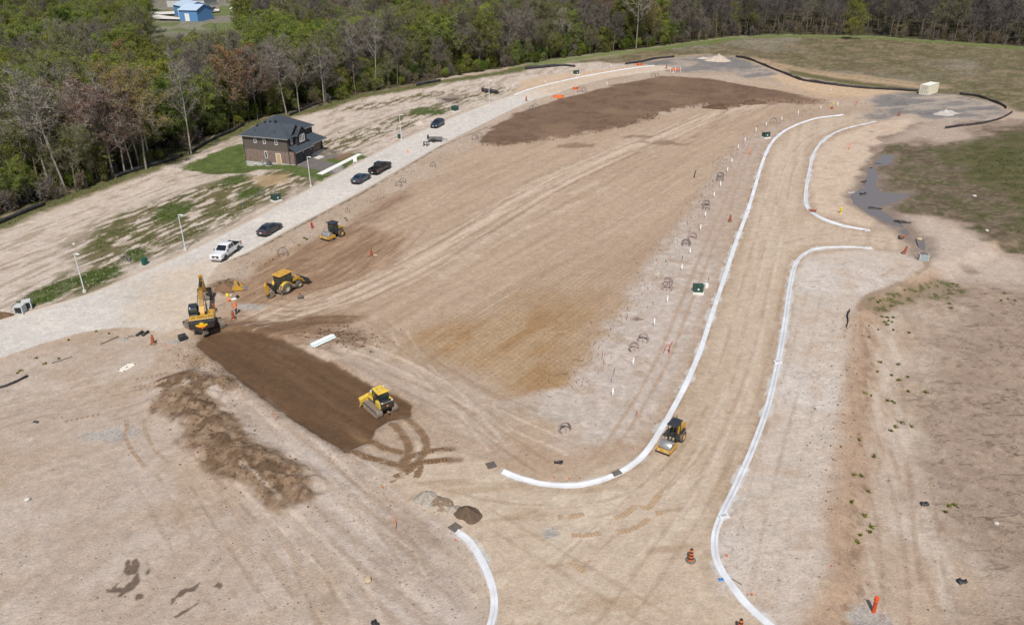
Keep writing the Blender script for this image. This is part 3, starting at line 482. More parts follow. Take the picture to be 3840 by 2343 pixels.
    # puddle margins and mud
    for p in PUD:
        d = sd_poly(X, Y, p); mm = sst(2.4, .2, d + (n2 - .5) * 2); mix(mm, alb(140, 122, 108), .75); wet = np.maximum(wet, mm * .5)
    poly(RG(3, 1, (1450, 900), (1560, 960), (1540, 1060), (1370, 1180), (1180, 1240), (930, 1340), (860, 1420), (850, 1500), (900, 1500), (960, 1360), (1150, 1290), (1350, 1200), (1520, 1080)), alb(150, 126, 104), .4, .6, 1.5, .75)
    # forest floor, land beyond
    d = fo + (n2 - .5) * 2.5; k = sst(.8, -1.5, d); mix(k, alb(82, 72, 50)); mix(k * sst(.45, .6, n1), alb(64, 74, 30), .8); mix(k * sst(.55, .7, n3), alb(104, 92, 70), .5)
    far = sst(360, 420, Y) * (X < -60) ; mix(far * sst(.4, .6, n4), alb(110, 122, 66), .9); mix(far * sst(.55, .5, n4), alb(176, 170, 160), .4)
    far2 = sst(600, 700, Y); mix(far2, alb(112, 118, 84))
    lum = (C @ np.array([.3, .59, .11]))[:, None]; C = lum + (C - lum) * .88
    # patchy fine grain
    C = C * (.90 + .2 * n3 + .14 * (_h(np.floor(X * 6.1), np.floor(Y * 6.1), 9) - .5))[:, None]
    return C, wet

def soil_mat():
    m = bpy.data.materials.new('soil'); m.use_nodes = True; t = m.node_tree; b = t.nodes['Principled BSDF']; L = t.links.new
    at_ = t.nodes.new('ShaderNodeAttribute'); at_.attribute_name = 'Col'; tc = t.nodes.new('ShaderNodeNewGeometry')
    def noise(sc, det, ro=.6):
        n = t.nodes.new('ShaderNodeTexNoise'); n.inputs['Scale'].default_value = sc; n.inputs['Detail'].default_value = det; n.inputs['Roughness'].default_value = ro; L(tc.outputs['Position'], n.inputs['Vector']); return n.outputs['Fac']
    def mr(s_, a, c, d, e):
        n = t.nodes.new('ShaderNodeMapRange'); n.inputs[1].default_value = a; n.inputs[2].default_value = c; n.inputs[3].default_value = d; n.inputs[4].default_value = e; L(s_, n.inputs[0]); return n.outputs[0]
    fine = noise(5.5, 6, .7); mid = noise(.8, 4); med = noise(1.9, 5, .65)
    mu = t.nodes.new('ShaderNodeMath'); mu.operation = 'MULTIPLY'; L(mr(fine, .3, .7, .84, 1.14), mu.inputs[0]); mv = t.nodes.new('ShaderNodeMath'); mv.operation = 'MULTIPLY'; L(mr(mid, .3, .7, .92, 1.07), mv.inputs[0]); L(mr(med, .32, .68, .91, 1.08), mv.inputs[1]); L(mv.outputs[0], mu.inputs[1])
    vm = t.nodes.new('ShaderNodeVectorMath'); vm.operation = 'SCALE'; L(at_.outputs['Color'], vm.inputs[0]); L(mu.outputs[0], vm.inputs['Scale']); L(vm.outputs[0], b.inputs['Base Color'])
    L(mr(at_.outputs['Alpha'], 0, 1, .96, .35), b.inputs['Roughness']); b.inputs['Specular IOR Level'].default_value = .25
    bp = t.nodes.new('ShaderNodeBump'); bp.inputs['Strength'].default_value = .7; bp.inputs['Distance'].default_value = .13; hh = t.nodes.new('ShaderNodeMath'); hh.operation = 'ADD'; L(fine, hh.inputs[0]); L(med, hh.inputs[1]); L(hh.outputs[0], bp.inputs['Height']); L(bp.outputs[0], b.inputs['Normal'])
    return m
SOIL = soil_mat()

def cmesh(name, V, Fq, C, wet):
    me = pmesh(name, V, Fq, SOIL); a = me.color_attributes.new('Col', 'FLOAT_COLOR', 'POINT')
    a.data.foreach_set('color', np.c_[C, wet].astype(np.float32).ravel()); me.shade_smooth(); return me

def build_ground():
    tt = np.r_[-3.2, -2.2, -1.6, -1.2, -.95, -.82, np.linspace(-.74, .74, 980), .82, .95, 1.2, 1.6, 2.2, 3.2]
    iD = np.linspace(1 / (.895 * 39 + 21), 1 / (.895 * 530 + 21), 700); yy = (1 / iD - 21) / .895
    yy = np.r_[-34, -25, -10, 5, 18, 28, 34, yy, 560, 620, 720, 900, 1300, 2200, 4200, 9000]
    Yg, Tg = np.meshgrid(yy, tt, indexing='ij'); Xg = (Yg + 40) * Tg; n0, n1 = Yg.shape
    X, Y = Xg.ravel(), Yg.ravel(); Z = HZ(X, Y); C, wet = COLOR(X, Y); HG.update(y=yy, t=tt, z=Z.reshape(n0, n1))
    V = np.stack([X, Y, Z], 1); idx = np.arange(n0 * n1).reshape(n0, n1)
    Fq = np.stack([idx[:-1, :-1], idx[:-1, 1:], idx[1:, 1:], idx[1:, :-1]], -1).reshape(-1, 4)
    cx, cy = X[Fq].mean(1), Y[Fq].mean(1); cls = np.zeros(len(Fq), int)
    for i, p in enumerate((FIELD, FOREST, LAWN, DRIVE, NEWROAD, FARROAD, STREET), 1): cls[sd_poly(cx, cy, p, 1.) < 0] = i
    names = ['ground', 'field', 'forest_floor', 'lawn', 'driveway', 'road', 'road', 'street']
    for i, nm in enumerate(names):
        k = cls == i
        if not k.any(): continue
        u, inv = np.unique(Fq[k], return_inverse=True); tag(link(nm, cmesh(nm, V[u], inv.reshape(-1, 4), C[u], wet[u])), kind='structure')
build_ground()

# ------------------------------------------------------------------ kerbs
CONC_NEW = mat('fresh_concrete', (.62, .64, .675), .8, var=.16, vscale=.35, bump=.5, bscale=7, dirt=.55, dirtcol=(.44, .41, .385))
CONC_OLD = mat('dusty_concrete', alb(200, 190, 178), .9, var=.1, vscale=.7, bump=.3, bscale=9)
def sweep(name, path, prof, m, z0=0., ragged=0., label=None):
    P = resample(path, .35); T = np.gradient(P, axis=0); T /= np.linalg.norm(T, axis=1)[:, None]; Nn = np.stack([T[:, 1], -T[:, 0]], 1); V = []
    k = len(prof)
    for i, p in enumerate(P):
        for j, (o, z) in enumerate(prof):
            oo = o + (ragged * ((vn(np.array([i * .3]), np.array([j * 7.]), 5)[0] + .6 * vn(np.array([i * .9]), np.array([j * 7.]), 6)[0]) / 1.6 - .45) if j in (0, k - 1) else 0); V.append((p[0] + Nn[i, 0] * oo, p[1] + Nn[i, 1] * oo, z0 + z))
    Fq = [(i * k + j, i * k + j + 1, (i + 1) * k + j + 1, (i + 1) * k + j) for i in range(len(P) - 1) for j in range(k - 1)]
    e = len(P) - 1; mb = MB(); mb.add(V, Fq); mb.add(V[:k], [tuple(range(k))]); mb.add(V[e * k:], [tuple(reversed(range(k)))])
    o = mb.build(name, m); return tag(o, kind='structure')
PRO = [(-.4, -.12), (-.36, .03), (-.1, .05), (.03, .14), (.17, .16), (.22, .12), (.26, -.15)]       # gutter on the left of the path direction
PROr = [(-o, z) for o, z in PRO][::-1]
sweep('kerb', K1[::-1], PRO, CONC_NEW, 0, .24); sweep('kerb', K2, PRO, CONC_NEW, 0, .24); sweep('kerb', K3, PRO, CONC_NEW, 0, .2)
sweep('kerb', K4, PROr, CONC_NEW, 0, .25); sweep('kerb', K5, PROr, CONC_NEW, 0, .1)
sweep('kerb', K6, [(-.3, -.1), (-.28, .03), (.1, .04), (.12, -.1)], mat('weathered_kerb', alb(196, 198, 192), .85, dirt=.4, vscale=.6), 0, .15)
PO = [(-.25, -.1), (-.24, .02), (-.03, .03), (.0, .11), (.16, .11), (.18, -.1)]
sweep('kerb', smooth(O(*ROADL), 5), [(-o, z) for o, z in PO][::-1], CONC_OLD); sweep('kerb', smooth(O(*ROADR[:-1]), 5), [(-o, z) for o, z in PO][::-1], CONC_OLD)

# ------------------------------------------------------------------ puddles
WATER = bpy.data.materials.new('muddy_water'); WATER.use_nodes = True
_b = WATER.node_tree.nodes['Principled BSDF']; _b.inputs['Base Color'].default_value = (.17, .14, .12, 1); _b.inputs['Roughness'].default_value = .06; _b.inputs['Specular IOR Level'].default_value = .8
for p in PUD:
    p = np.asarray(p); c = p.mean(0); q = c + (p - c) * 1.3; z = -.255 if c[0] > 40 else -.11
    mb = MB(); mb.add([(x, y, z) for x, y in q], [tuple(range(len(q)))]); tag(mb.build('puddle', WATER), kind='structure')

# ------------------------------------------------------------------ tread marks pressed into the soil
TREADS = []
def tread(path, w, pitch=.34, c1=(104, 78, 52), c2=(150, 124, 98), z=.0, amp=.03, op=.9, fade=True):
    P = resample(smooth(path, 8), pitch / 4); T = np.gradient(P, axis=0); T /= np.linalg.norm(T, axis=1)[:, None]; Nn = np.stack([T[:, 1], -T[:, 0]], 1); n = len(P)
    s_ = np.r_[-.62, -.5, -.4, -.2, 0, .2, .4, .5, .62]; X = P[:, None, 0] + Nn[:, None, 0] * s_ * w; Y = P[:, None, 1] + Nn[:, None, 1] * s_ * w
    i = np.arange(n)[:, None]; nz = fbm(X.ravel(), Y.ravel(), 1.0, 3, 140).reshape(X.shape); nf = fbm(X.ravel(), Y.ravel(), .3, 2, 141).reshape(X.shape)
    bar = (np.sin(2 * pi * i / 4. + .6 * np.abs(s_) * 0) * .5 + .5) * np.ones((1, len(s_))); lat = sst(.56, .42, np.abs(s_) + (nf - .5) * .3); end = sst(0, .07, i / n) * sst(1, .93, i / n)
    m = lat * end * sst(.26, .42, nz) * op; m[:, 0] = 0; m[:, -1] = 0
    TREADS.append((X, Y, bar * m * amp - .5 * amp * m, m, np.clip(bar * .85 + (nz - .5) * .9, 0, 1), c1, c2))
def build_treads():
    Xa = np.concatenate([t[0].ravel() for t in TREADS]); Ya = np.concatenate([t[1].ravel() for t in TREADS]); Ca, _ = COLOR(Xa, Ya); o = 0
    for k, (X, Y, dz_, m, bar, c1, c2) in enumerate(TREADS):
        n = X.size; G_ = Ca[o:o + n]; o += n; b = bar.ravel()[:, None]; D = alb(*c1) * (1 - b) + alb(*c2) * b; mm = m.ravel()[:, None]; C = G_ * (1 - mm) + D * mm; Z = gza(X, Y) + dz_ + .006 + .0022 * (k % 9)
        Z[:, 0] -= .02; Z[:, -1] -= .02; Z[0] -= .02; Z[-1] -= .02
        idx = np.arange(n).reshape(X.shape); Fq = np.stack([idx[:-1, :-1], idx[:-1, 1:], idx[1:, 1:], idx[1:, :-1]], -1).reshape(-1, 4); keep = m.ravel()[Fq].max(1) > .02
        tag(link('track_mark', cmesh('track_mark', np.stack([X.ravel(), Y.ravel(), Z.ravel()], 1), Fq[keep], C, np.zeros(n))), kind='structure')
D1, D2 = (100, 74, 48), (142, 114, 86)
tread(RG(1, 2, (1420, 1000), (1530, 1080), (1610, 1180), (1640, 1260), (1620, 1340), (1560, 1420), (1480, 1500)), .8, c1=D1, c2=D2)
tread(RG(1, 2, (1290, 1060), (1400, 1150), (1450, 1240), (1470, 1320), (1450, 1420), (1400, 1500)), .8, c1=D1, c2=D2)
tread(RG(1, 2, (900, 1120), (1060, 1220), (1200, 1290), (1340, 1330), (1430, 1345)), .78, c1=D1, c2=D2)
tread(RG(1, 2, (850, 1310), (1000, 1370), (1150, 1410), (1280, 1445), (1370, 1470)), .78, c1=D1, c2=D2)
tread(RG(1, 2, (1380, 1450), (1500, 1380), (1640, 1340), (1760, 1320), (1910, 1305)), .74, c1=D1, c2=D2)
tread(RG(1, 2, (1440, 1500), (1560, 1450), (1700, 1430), (1820, 1415), (1935, 1418)), .74, c1=D1, c2=D2)
tread(RG(1, 3, (1560, -40), (1440, 40), (1350, 80), (1270, 120)), .78, c1=D1, c2=D2); tread(RG(1, 3, (1590, -60), (1570, 20), (1540, 90)), .74, c1=D1, c2=D2)
for L_, w in (([(150, 560), (330, 780), (440, 980), (520, 1200)], .7), ([(430, 560), (560, 780), (680, 960), (800, 1120)], .6), ([(60, 700), (170, 860), (300, 1050), (420, 1230)], .7), ([(950, 330), (1040, 380), (1110, 420)], .6)):
    tread(RG(1, 3, *L_), w, .32, (168, 148, 131), (188, 170, 154), amp=.025)
for L_ in ([(1700, 0), (1900, 170), (2050, 340), (2180, 480)], [(1850, 0), (2050, 160), (2250, 360), (2440, 560)], [(2180, 600), (2330, 760), (2450, 900)]): tread(RG(0, 3, *L_), .7, .32, (164, 144, 126), (190, 172, 156), amp=.025)
for L_ in ([(1290, 640), (1450, 620), (1620, 580)], [(1270, 720), (1450, 700), (1620, 690)], [(600, 1050), (800, 1010), (960, 980)], [(300, 900), (420, 860), (560, 840)]): tread(RG(0, 2, *L_), .6, .5, (150, 128, 108), (186, 167, 150), amp=.03)
for L_ in ([(430, 470), (560, 460), (700, 440)], [(980, 480), (1100, 430), (1190, 360)], [(1000, 610), (1130, 590), (1230, 540), (1330, 480)], [(1220, 320), (1300, 380), (1430, 240)], [(560, 640), (720, 640), (860, 620)], [(1370, 430), (1450, 430)], [(560, 890), (640, 950), (700, 1000)]):
    tread(RG(2, 3, *L_), .6, .3, (170, 142, 114), (192, 168, 140), amp=.015)
for L_ in ([(1210, 1010), (1220, 1120), (1200, 1190), (1260, 1320), (1400, 1500)], [(1400, 1000), (1390, 1120), (1500, 1330), (1700, 1500)]):
    tread(RG(0, 2, *L_), .4, .9, (158, 134, 111), (176, 154, 134), amp=.02)

build_treads()
# ================================================================== TREES
def bark(name, c, var=.25): return mat(name, c, .9, var=var, vscale=1.5, rnd_=.2, spec=.2)
def leafmat(name, c, v=.35):
    if name in MATS: return MATS[name]
    m = bpy.data.materials.new(name); m.use_nodes = True; t = m.node_tree; b = t.nodes['Principled BSDF']; L = t.links.new
    g = t.nodes.new('ShaderNodeNewGeometry'); oi = t.nodes.new('ShaderNodeObjectInfo'); ad = t.nodes.new('ShaderNodeMath'); ad.operation = 'ADD'
    m1 = t.nodes.new('ShaderNodeMapRange'); m1.inputs[3].default_value = 1 - v; m1.inputs[4].default_value = 1 + v; L(g.outputs['Random Per Island'], m1.inputs[0])
    m2 = t.nodes.new('ShaderNodeMapRange'); m2.inputs[3].default_value = .72; m2.inputs[4].default_value = 1.25; L(oi.outputs['Random'], m2.inputs[0])
    mu = t.nodes.new('ShaderNodeMath'); mu.operation = 'MULTIPLY'; L(m1.outputs[0], mu.inputs[0]); L(m2.outputs[0], mu.inputs[1])
    hs = t.nodes.new('ShaderNodeHueSaturation'); hs.inputs['Color'].default_value = (*c, 1); L(mu.outputs[0], hs.inputs['Value'])
    m3 = t.nodes.new('ShaderNodeMapRange'); m3.inputs[3].default_value = .475; m3.inputs[4].default_value = .52; L(oi.outputs['Random'], m3.inputs[0]); L(m3.outputs[0], hs.inputs['Hue'])
    L(hs.outputs[0], b.inputs['Base Color']); b.inputs['Roughness'].default_value = .75; b.inputs['Specular IOR Level'].default_value = .2
    tr = t.nodes.new('ShaderNodeBsdfTranslucent'); L(hs.outputs[0], tr.inputs['Color']); mx = t.nodes.new('ShaderNodeMixShader'); mx.inputs[0].default_value = .3
    L(b.outputs[0], mx.inputs[1]); L(tr.outputs[0], mx.inputs[2]); L(mx.outputs[0], t.nodes['Material Output'].inputs['Surface']); MATS[name] = m; return m
BARK = {'grey': bark('bark_grey', (.19, .162, .135)), 'pale': bark('bark_pale', (.30, .27, .235)), 'dark': bark('bark_dark', (.10, .085, .065)), 'twig': bark('twig_grey', (.175, .150, .128)), 'twigp': bark('twig_purple', (.125, .106, .10)), 'twigl': bark('twig_light', (.24, .215, .185)), 'brush': bark('brush_brown', (.165, .13, .08))}
LEAF = {'green': leafmat('leaf_spring_green', (.20, .24, .03)), 'lime': leafmat('leaf_lime', (.26, .29, .03)), 'olive': leafmat('leaf_olive', (.19, .205, .05)), 'yellow': leafmat('bud_yellow', (.42, .34, .04)), 'red': leafmat('bud_red', (.26, .12, .085)), 'orange': leafmat('bud_orange', (.32, .16, .05)), 'conifer': leafmat('needle_dark_green', (.06, .085, .035)), 'deep': leafmat('leaf_deep_green', (.095, .15, .015))}

def grow(seed, H, kind):
    """returns (trunk MB, twig tris, leaf quads)"""
    g = np.random.default_rng(seed); tk = MB(); tri = []; leaf = []
    K = dict(bare=dict(n=16, lo=.3, up=.95, ln=.42, sub=8, tw=13, lv=0), tall=dict(n=13, lo=.38, up=1.25, ln=.32, sub=7, tw=9, lv=0), full=dict(n=19, lo=.2, up=.75, ln=.46, sub=9, tw=8, lv=15),
             light=dict(n=16, lo=.28, up=.9, ln=.42, sub=8, tw=10, lv=6), shrub=dict(n=12, lo=.03, up=1.1, ln=.7, sub=6, tw=8, lv=4), brush=dict(n=14, lo=.02, up=1.6, ln=.75, sub=6, tw=10, lv=0))[kind]
    r0 = .0068 * H + .035; lean = g.normal(0, .05, 2); ns = 7; zs = np.linspace(0, 1, ns); TP = []
    for i, z in enumerate(zs): TP.append(np.array([lean[0] * z * H + g.normal(0, .012) * H * z, lean[1] * z * H + g.normal(0, .012) * H * z, z * H * .93 - (.5 if i == 0 else 0)]))
    TP = np.array(TP); forks = []
    if kind in ('bare', 'full', 'light') and g.random() < .7: TP[4:, :2] += g.normal(0, .05, 2) * H
    if kind not in ('shrub', 'brush'): tk.tube([tuple(p) for p in TP], list(r0 * (1 - .86 * zs)), 6)
    def at_t(z): return np.array([np.interp(z, zs, TP[:, k]) for k in range(3)])
    pa = g.random() * 6.28
    for i in range(K['n']):
        t = K['lo'] + (1 - K['lo']) * ((i + g.random() * .8) / K['n']) * .97; pa += 2.4 + g.normal(0, .4)
        b = at_t(t); ln = K['ln'] * H * (1 - .55 * (t - K['lo']) / (1 - K['lo'])) * g.uniform(.7, 1.15); ln *= (.55 + .45 * min(1, (t - K['lo'] + .12) / .25)) if kind in ('full', 'light') else 1
        up = K['up'] * g.uniform(.7, 1.25); d = np.array([cos(pa), sin(pa), up]); d /= np.linalg.norm(d)
        pts = [b]; 
        for k in range(4):
            d = d + np.array([0, 0, .10 if kind != 'full' else -.02]) + g.normal(0, .10, 3); d /= np.linalg.norm(d); pts.append(pts[-1] + d * ln / 4)
        rl = max(.025, r0 * (1 - .8 * t) * .55); tk.tube([tuple(p) for p in pts], [rl, rl * .75, rl * .55, rl * .35, .015], 4)
        pts = np.array(pts)
        for j in range(K['sub']):
            u = .2 + .8 * (j + g.random()) / K['sub']; q = np.array([np.interp(u * 4, range(5), pts[:, k]) for k in range(3)])
            dd = (pts[-1] - pts[0]) / ln * .5 + g.normal(0, .55, 3) + np.array([0, 0, .35 if kind != 'full' else .1]); dd /= np.linalg.norm(dd); sl_ = ln * g.uniform(.28, .5) * (1.15 - .4 * u)
            e = q + dd * sl_; side = np.cross(dd, g.normal(0, 1, 3)); side /= np.linalg.norm(side) + 1e-6; w = .035 + .0015 * H; tri.append((q - side * w, q + side * w, e))
            for k in range(K['tw']):
                s_ = q + dd * sl_ * g.uniform(.15, 1); td = dd * .6 + g.normal(0, .6, 3) + np.array([0, 0, .3 if kind != 'full' else -.15]); td /= np.linalg.norm(td); tl = sl_ * g.uniform(.35, .75); e2 = s_ + td * tl
                side = np.cross(td, g.normal(0, 1, 3)); side /= np.linalg.norm(side) + 1e-6; w = .018 + .0009 * H; tri.append((s_ - side * w, s_ + side * w, e2))
                for m in range(2): 
                    s3 = s_ + td * tl * g.uniform(.3, .9); t3 = td + g.normal(0, .7, 3); t3 /= np.linalg.norm(t3); side = np.cross(t3, g.normal(0, 1, 3)); side /= np.linalg.norm(side) + 1e-6; tri.append((s3 - side * w * .8, s3 + side * w * .8, s3 + t3 * tl * .6))
                for m in range(K['lv']):
                    c = s_ + td * tl * g.uniform(.3, 1.15) + g.normal(0, .16, 3); a = g.normal(0, 1, 3); a[2] *= .6; a /= np.linalg.norm(a); bb = np.cross(a, g.normal(0, 1, 3)); bb /= np.linalg.norm(bb) + 1e-6; sz = g.uniform(.045, .105) * (1.25 if kind == 'full' else 1); leaf.append((c - a * sz, c + bb * sz * .7, c + a * sz, c - bb * sz * .7))
    return tk, np.array(tri), np.array(leaf)
def conifer(seed, H):
    g = np.random.default_rng(seed); tk = MB(); tk.cyl((0, 0, -.5), (0, 0, H), .02 * H, .02, 6); leaf = []
    for i in range(2600):
        t = g.random() ** 1.3; z = H * (.06 + .93 * t); rm = H * .23 * (1 - t) + .15; a = g.random() * 6.28; r = rm * (.25 + .75 * g.random() ** .6); c = np.array([cos(a) * r, sin(a) * r, z - r * .35]); d = np.array([cos(a), sin(a), -.4]); d /= np.linalg.norm(d); s_ = np.array([-sin(a), cos(a), g.normal(0, .3)]); l, w = g.uniform(.25, .5), g.uniform(.08, .16)
        leaf.append((c - d * l, c + s_ * w, c + d * l, c - s_ * w))
    return tk, np.zeros((0, 3, 3)), np.array(leaf)
def crown_mesh(name, tri, leaf, mt, ml, frac=1., g=None):
    if frac < 1 and len(leaf): leaf = leaf[np.random.default_rng(3).random(len(leaf)) < frac]
    me = bpy.data.meshes.new(name); V = np.concatenate([tri.reshape(-1, 3), leaf.reshape(-1, 3)]).astype(np.float32); nt_, nl = len(tri), len(leaf)
    me.vertices.add(len(V)); me.vertices.foreach_set('co', V.ravel()); n = len(V); me.loops.add(n); me.loops.foreach_set('vertex_index', np.arange(n, dtype=np.int32))
    me.polygons.add(nt_ + nl); ls = np.r_[np.arange(nt_) * 3, nt_ * 3 + np.arange(nl) * 4].astype(np.int32); lt = np.r_[np.full(nt_, 3), np.full(nl, 4)].astype(np.int32)
    me.polygons.foreach_set('loop_start', ls); me.polygons.foreach_set('loop_total', lt); me.materials.append(mt); me.materials.append(ml)
    me.polygons.foreach_set('material_index', np.r_[np.zeros(nt_), np.ones(nl)].astype(np.int32)); me.update(calc_edges=True); return me
# kind -> list of (trunk mesh, crown mesh, design height)
LIB = {}
def lib(key, seed, H, kind, bk, tw, lf, frac=1.):
    tk, tri, leaf = grow(seed, H, kind); mt = tk.mesh('trunk', BARK[bk]) if tk.v else None
    LIB.setdefault(key, []).append((mt, crown_mesh('crown', tri, leaf, BARK[tw], LEAF[lf], frac), H))
for s_ in (1, 2, 3): lib('bare', s_, 17, 'bare', 'grey', 'twig', 'olive')
for s_ in (4, 5): lib('purple', s_, 16, 'bare', 'grey', 'twigp', 'olive')
for s_ in (6, 7): lib('pale', s_, 19, 'tall', 'pale', 'twigl', 'olive')
for s_ in (8, 9, 10): lib('green', s_, 15, 'full', 'dark', 'twig', 'green', .75)
lib('lime', 11, 14, 'full', 'grey', 'twig', 'lime', .7); lib('lime', 12, 13, 'full', 'grey', 'twig', 'lime', .55)
lib('deep', 13, 14, 'full', 'dark', 'twigp', 'deep', .85)
for s_ in (14, 15, 16): lib('olive', s_, 16, 'light', 'grey', 'twig', 'olive', 1.)
lib('red', 17, 16, 'light', 'pale', 'twigl', 'red', .55); lib('yellow', 18, 17, 'light', 'pale', 'twigl', 'yellow', .95); lib('orange', 19, 15, 'light', 'grey', 'twig', 'orange', .9)
tk, tri, leaf = conifer(20, 13); LIB['conifer'] = [(tk.mesh('trunk', BARK['dark']), crown_mesh('crown', tri, leaf, BARK['dark'], LEAF['conifer']), 13)]
SH = {}
for key, seed, kd, tw, lf, fr in (('shrub', 30, 'shrub', 'brush', 'deep', .8), ('shrub', 31, 'shrub', 'brush', 'green', .7), ('shrub', 32, 'shrub', 'twig', 'olive', .8), ('brush', 33, 'brush', 'brush', 'olive', 1), ('brush', 34, 'brush', 'twig', 'olive', 1)):
    tk, tri, leaf = grow(seed, 2.2, kd); SH.setdefault(key, []).append(crown_mesh(key, tri, leaf, BARK[tw], LEAF[lf], fr))

LAB = dict(bare=('bare_tree', 'leafless grey tree with fine twigs', 'bare grey trees'), purple=('bare_tree', 'leafless dark tree with purplish twigs', 'bare dark trees'),
           pale=('bare_tree', 'tall leafless tree with whitish trunk', 'pale trunked bare trees'), green=('leafy_tree', 'broad tree in fresh green leaf', 'spring green trees'),
           lime=('leafy_tree', 'round tree in yellow green leaf', 'yellow green trees'), deep=('leafy_tree', 'dense tree in deep green leaf', 'deep green trees'),
           olive=('budding_tree', 'thin tree with sparse olive buds', 'olive budding trees'), red=('budding_tree', 'tree with reddish spring buds', 'red budding trees'),
           yellow=('budding_tree', 'slender tree in vivid yellow blossom', 'yellow flowering trees'), orange=('budding_tree', 'tree with rusty orange leaves', 'orange leafed trees'), conifer=('conifer_tree', 'dark green conical evergreen', 'dark evergreens'))
TREES = []            # (x, y, h, key, variant, rot)
def pxo(x, y, z=0): p = proj([(x, y, z)])[0] / OV; return p
def pick(x, y, g, depth):
    px, py = pxo(x, y); u = g.random(); n = float(fbm(np.array([x]), np.array([y]), 38, 2, 120)[0])
    if px > 1650: return 'purple' if u < .70 else ('bare' if u < .92 else ('olive' if u < .985 else 'lime'))
    gp = (.95 if depth > 16 else .55) * (1 if px < 1400 else .5) * (.35 + 1.3 * sst(.36, .62, np.array([n]))[()].item() if False else .35 + 1.3 * float(sst(.36, .62, np.array(n))))
    if px < 330 and depth < 90: gp *= .6
    if u < gp: v = g.random(); return 'green' if v < .52 else ('lime' if v < .76 else ('olive' if v < .9 else 'deep'))
    v = g.random(); return 'bare' if v < .40 else ('purple' if v < .54 else ('pale' if v < .60 else ('olive' if v < .95 else ('orange' if v < .985 else 'conifer'))))
CORR = np.vstack([gnd([R(0, 0, 1500, 900), R(0, 0, 1490, 850), R(0, 0, 1505, 450), R(0, 0, 1490, 200)])])
def scatter():
    g = np.random.default_rng(99); cell = 7.0; pts = []
    ys = np.arange(120, 575, cell)
    for y in ys:
        hw = (y + 30) * .72
        for x in np.arange(-hw, hw, cell * (1 if y < 330 else 1.18)): pts.append((x + g.uniform(-.48, .48) * cell, y + g.uniform(-.48, .48) * cell))
    pts = np.array(pts); d = sd_poly(pts[:, 0], pts[:, 1], FOREST, 300.); ok = d < -1.2; pts, d = pts[ok], d[ok]
    for (x, y), dd in zip(pts, d):
        if dist_line(np.array([x]), np.array([y]), CORR, 12.)[0] < 4.5: continue
        px, py = pxo(x, y); k = pick(x, y, g, -dd); h = {'pale': 21, 'green': 16.5, 'lime': 15, 'deep': 15, 'conifer': 15}.get(k, 17.5) * g.uniform(.72, 1.15)
        if px > 1650: h *= .92
        if -dd < 6: h *= .8
        if px < 1350 and 230 < y < 580 and x < -60:     # clearing with the yard and shed
            tp = pxo(x, y, h * 1.15)
            if 352 < px < 600 and tp[1] < 56 - abs(px - 470) * .1:
                tl = pxo(x, y, 7.5)[1]
                if y > 400 or tl < 56: continue
                h = 7.5
            if y > 430 and 150 < px < 640 and g.random() < .6: continue
        if px < 110 and py < 95: 
            if g.random() < .6: continue
        TREES.append((x, y, h, k, int(g.integers(len(LIB[k]))), g.random() * 6.28, 0))
    for L_ in range(2600):           # saplings along the front of the wood
        y = g.uniform(125, 345); x = g.uniform(-110, 130); dd = float(sd_poly(np.array([x]), np.array([y]), FOREST, 60.)[0])
        if -14 < dd < -.8:
            k = ('olive', 'green', 'olive', 'lime', 'bare', 'deep')[int(g.integers(6))] if x < 70 else ('bare', 'purple', 'olive')[int(g.integers(3))]; TREES.append((x, y, g.uniform(4.5, 8.5), k, int(g.integers(len(LIB[k]))), g.random() * 6.28, 0))
    # trees that the photograph singles out
    for (ox, oy, h, k, v) in ((160, 458, 20, 'pale', 0), (120, 450, 18, 'pale', 1), (200, 418, 19, 'pale', 1), (270, 425, 17, 'pale', 0), (235, 430, 16, 'red', 0), (275, 425, 15, 'red', 0), (300, 415, 16, 'red', 0), (320, 412, 14, 'red', 0), (335, 400, 18, 'yellow', 0), (352, 408, 17, 'yellow', 0), (362, 395, 16, 'pale', 1), (460, 372, 16, 'pale', 0),
                             (565, 300, 16, 'orange', 0), (600, 290, 15, 'orange', 0), (620, 288, 15, 'bare', 0), (690, 276, 15, 'pale', 0), (720, 270, 14, 'pale', 1), (780, 245, 14, 'pale', 1), (1530, 116, 22, 'pale', 0), (1055, 100, 14, 'lime', 0), (800, 175, 16, 'deep', 0), (1050, 130, 13, 'lime', 1), (300, 225, 15, 'orange', 0), (150, 205, 13, 'lime', 0), (105, 212, 11, 'lime', 1), (5, 165, 14, 'conifer', 0), (75, 140, 15, 'conifer', 0), (105, 170, 13, 'conifer', 0), (225, 50, 12, 'conifer', 0), (1290, 55, 12, 'deep', 0), (430, 345, 13, 'deep', 0), (2050, 95, 7, 'lime', 1)):
        p = O((ox, oy))[0]; TREES.append((p[0], p[1], h * 1.13, k, v % len(LIB[k]), rnd.random() * 6.28, 1))
scatter()
def vis_size(t):
    p = proj([(t[0], t[1], 0), (t[0], t[1], t[2])]); inx = -250 < p[0, 0] < PW + 250
    return (p[0, 1] - p[1, 1]) * (1 if inx else .01) + (500 if t[6] else 0)
TREES.sort(key=vis_size, reverse=True)
cnt = {}; FARW = []
TX = np.array([t[0] for t in TREES]); TY = np.array([t[1] for t in TREES]); TZ = HZ(TX, TY)
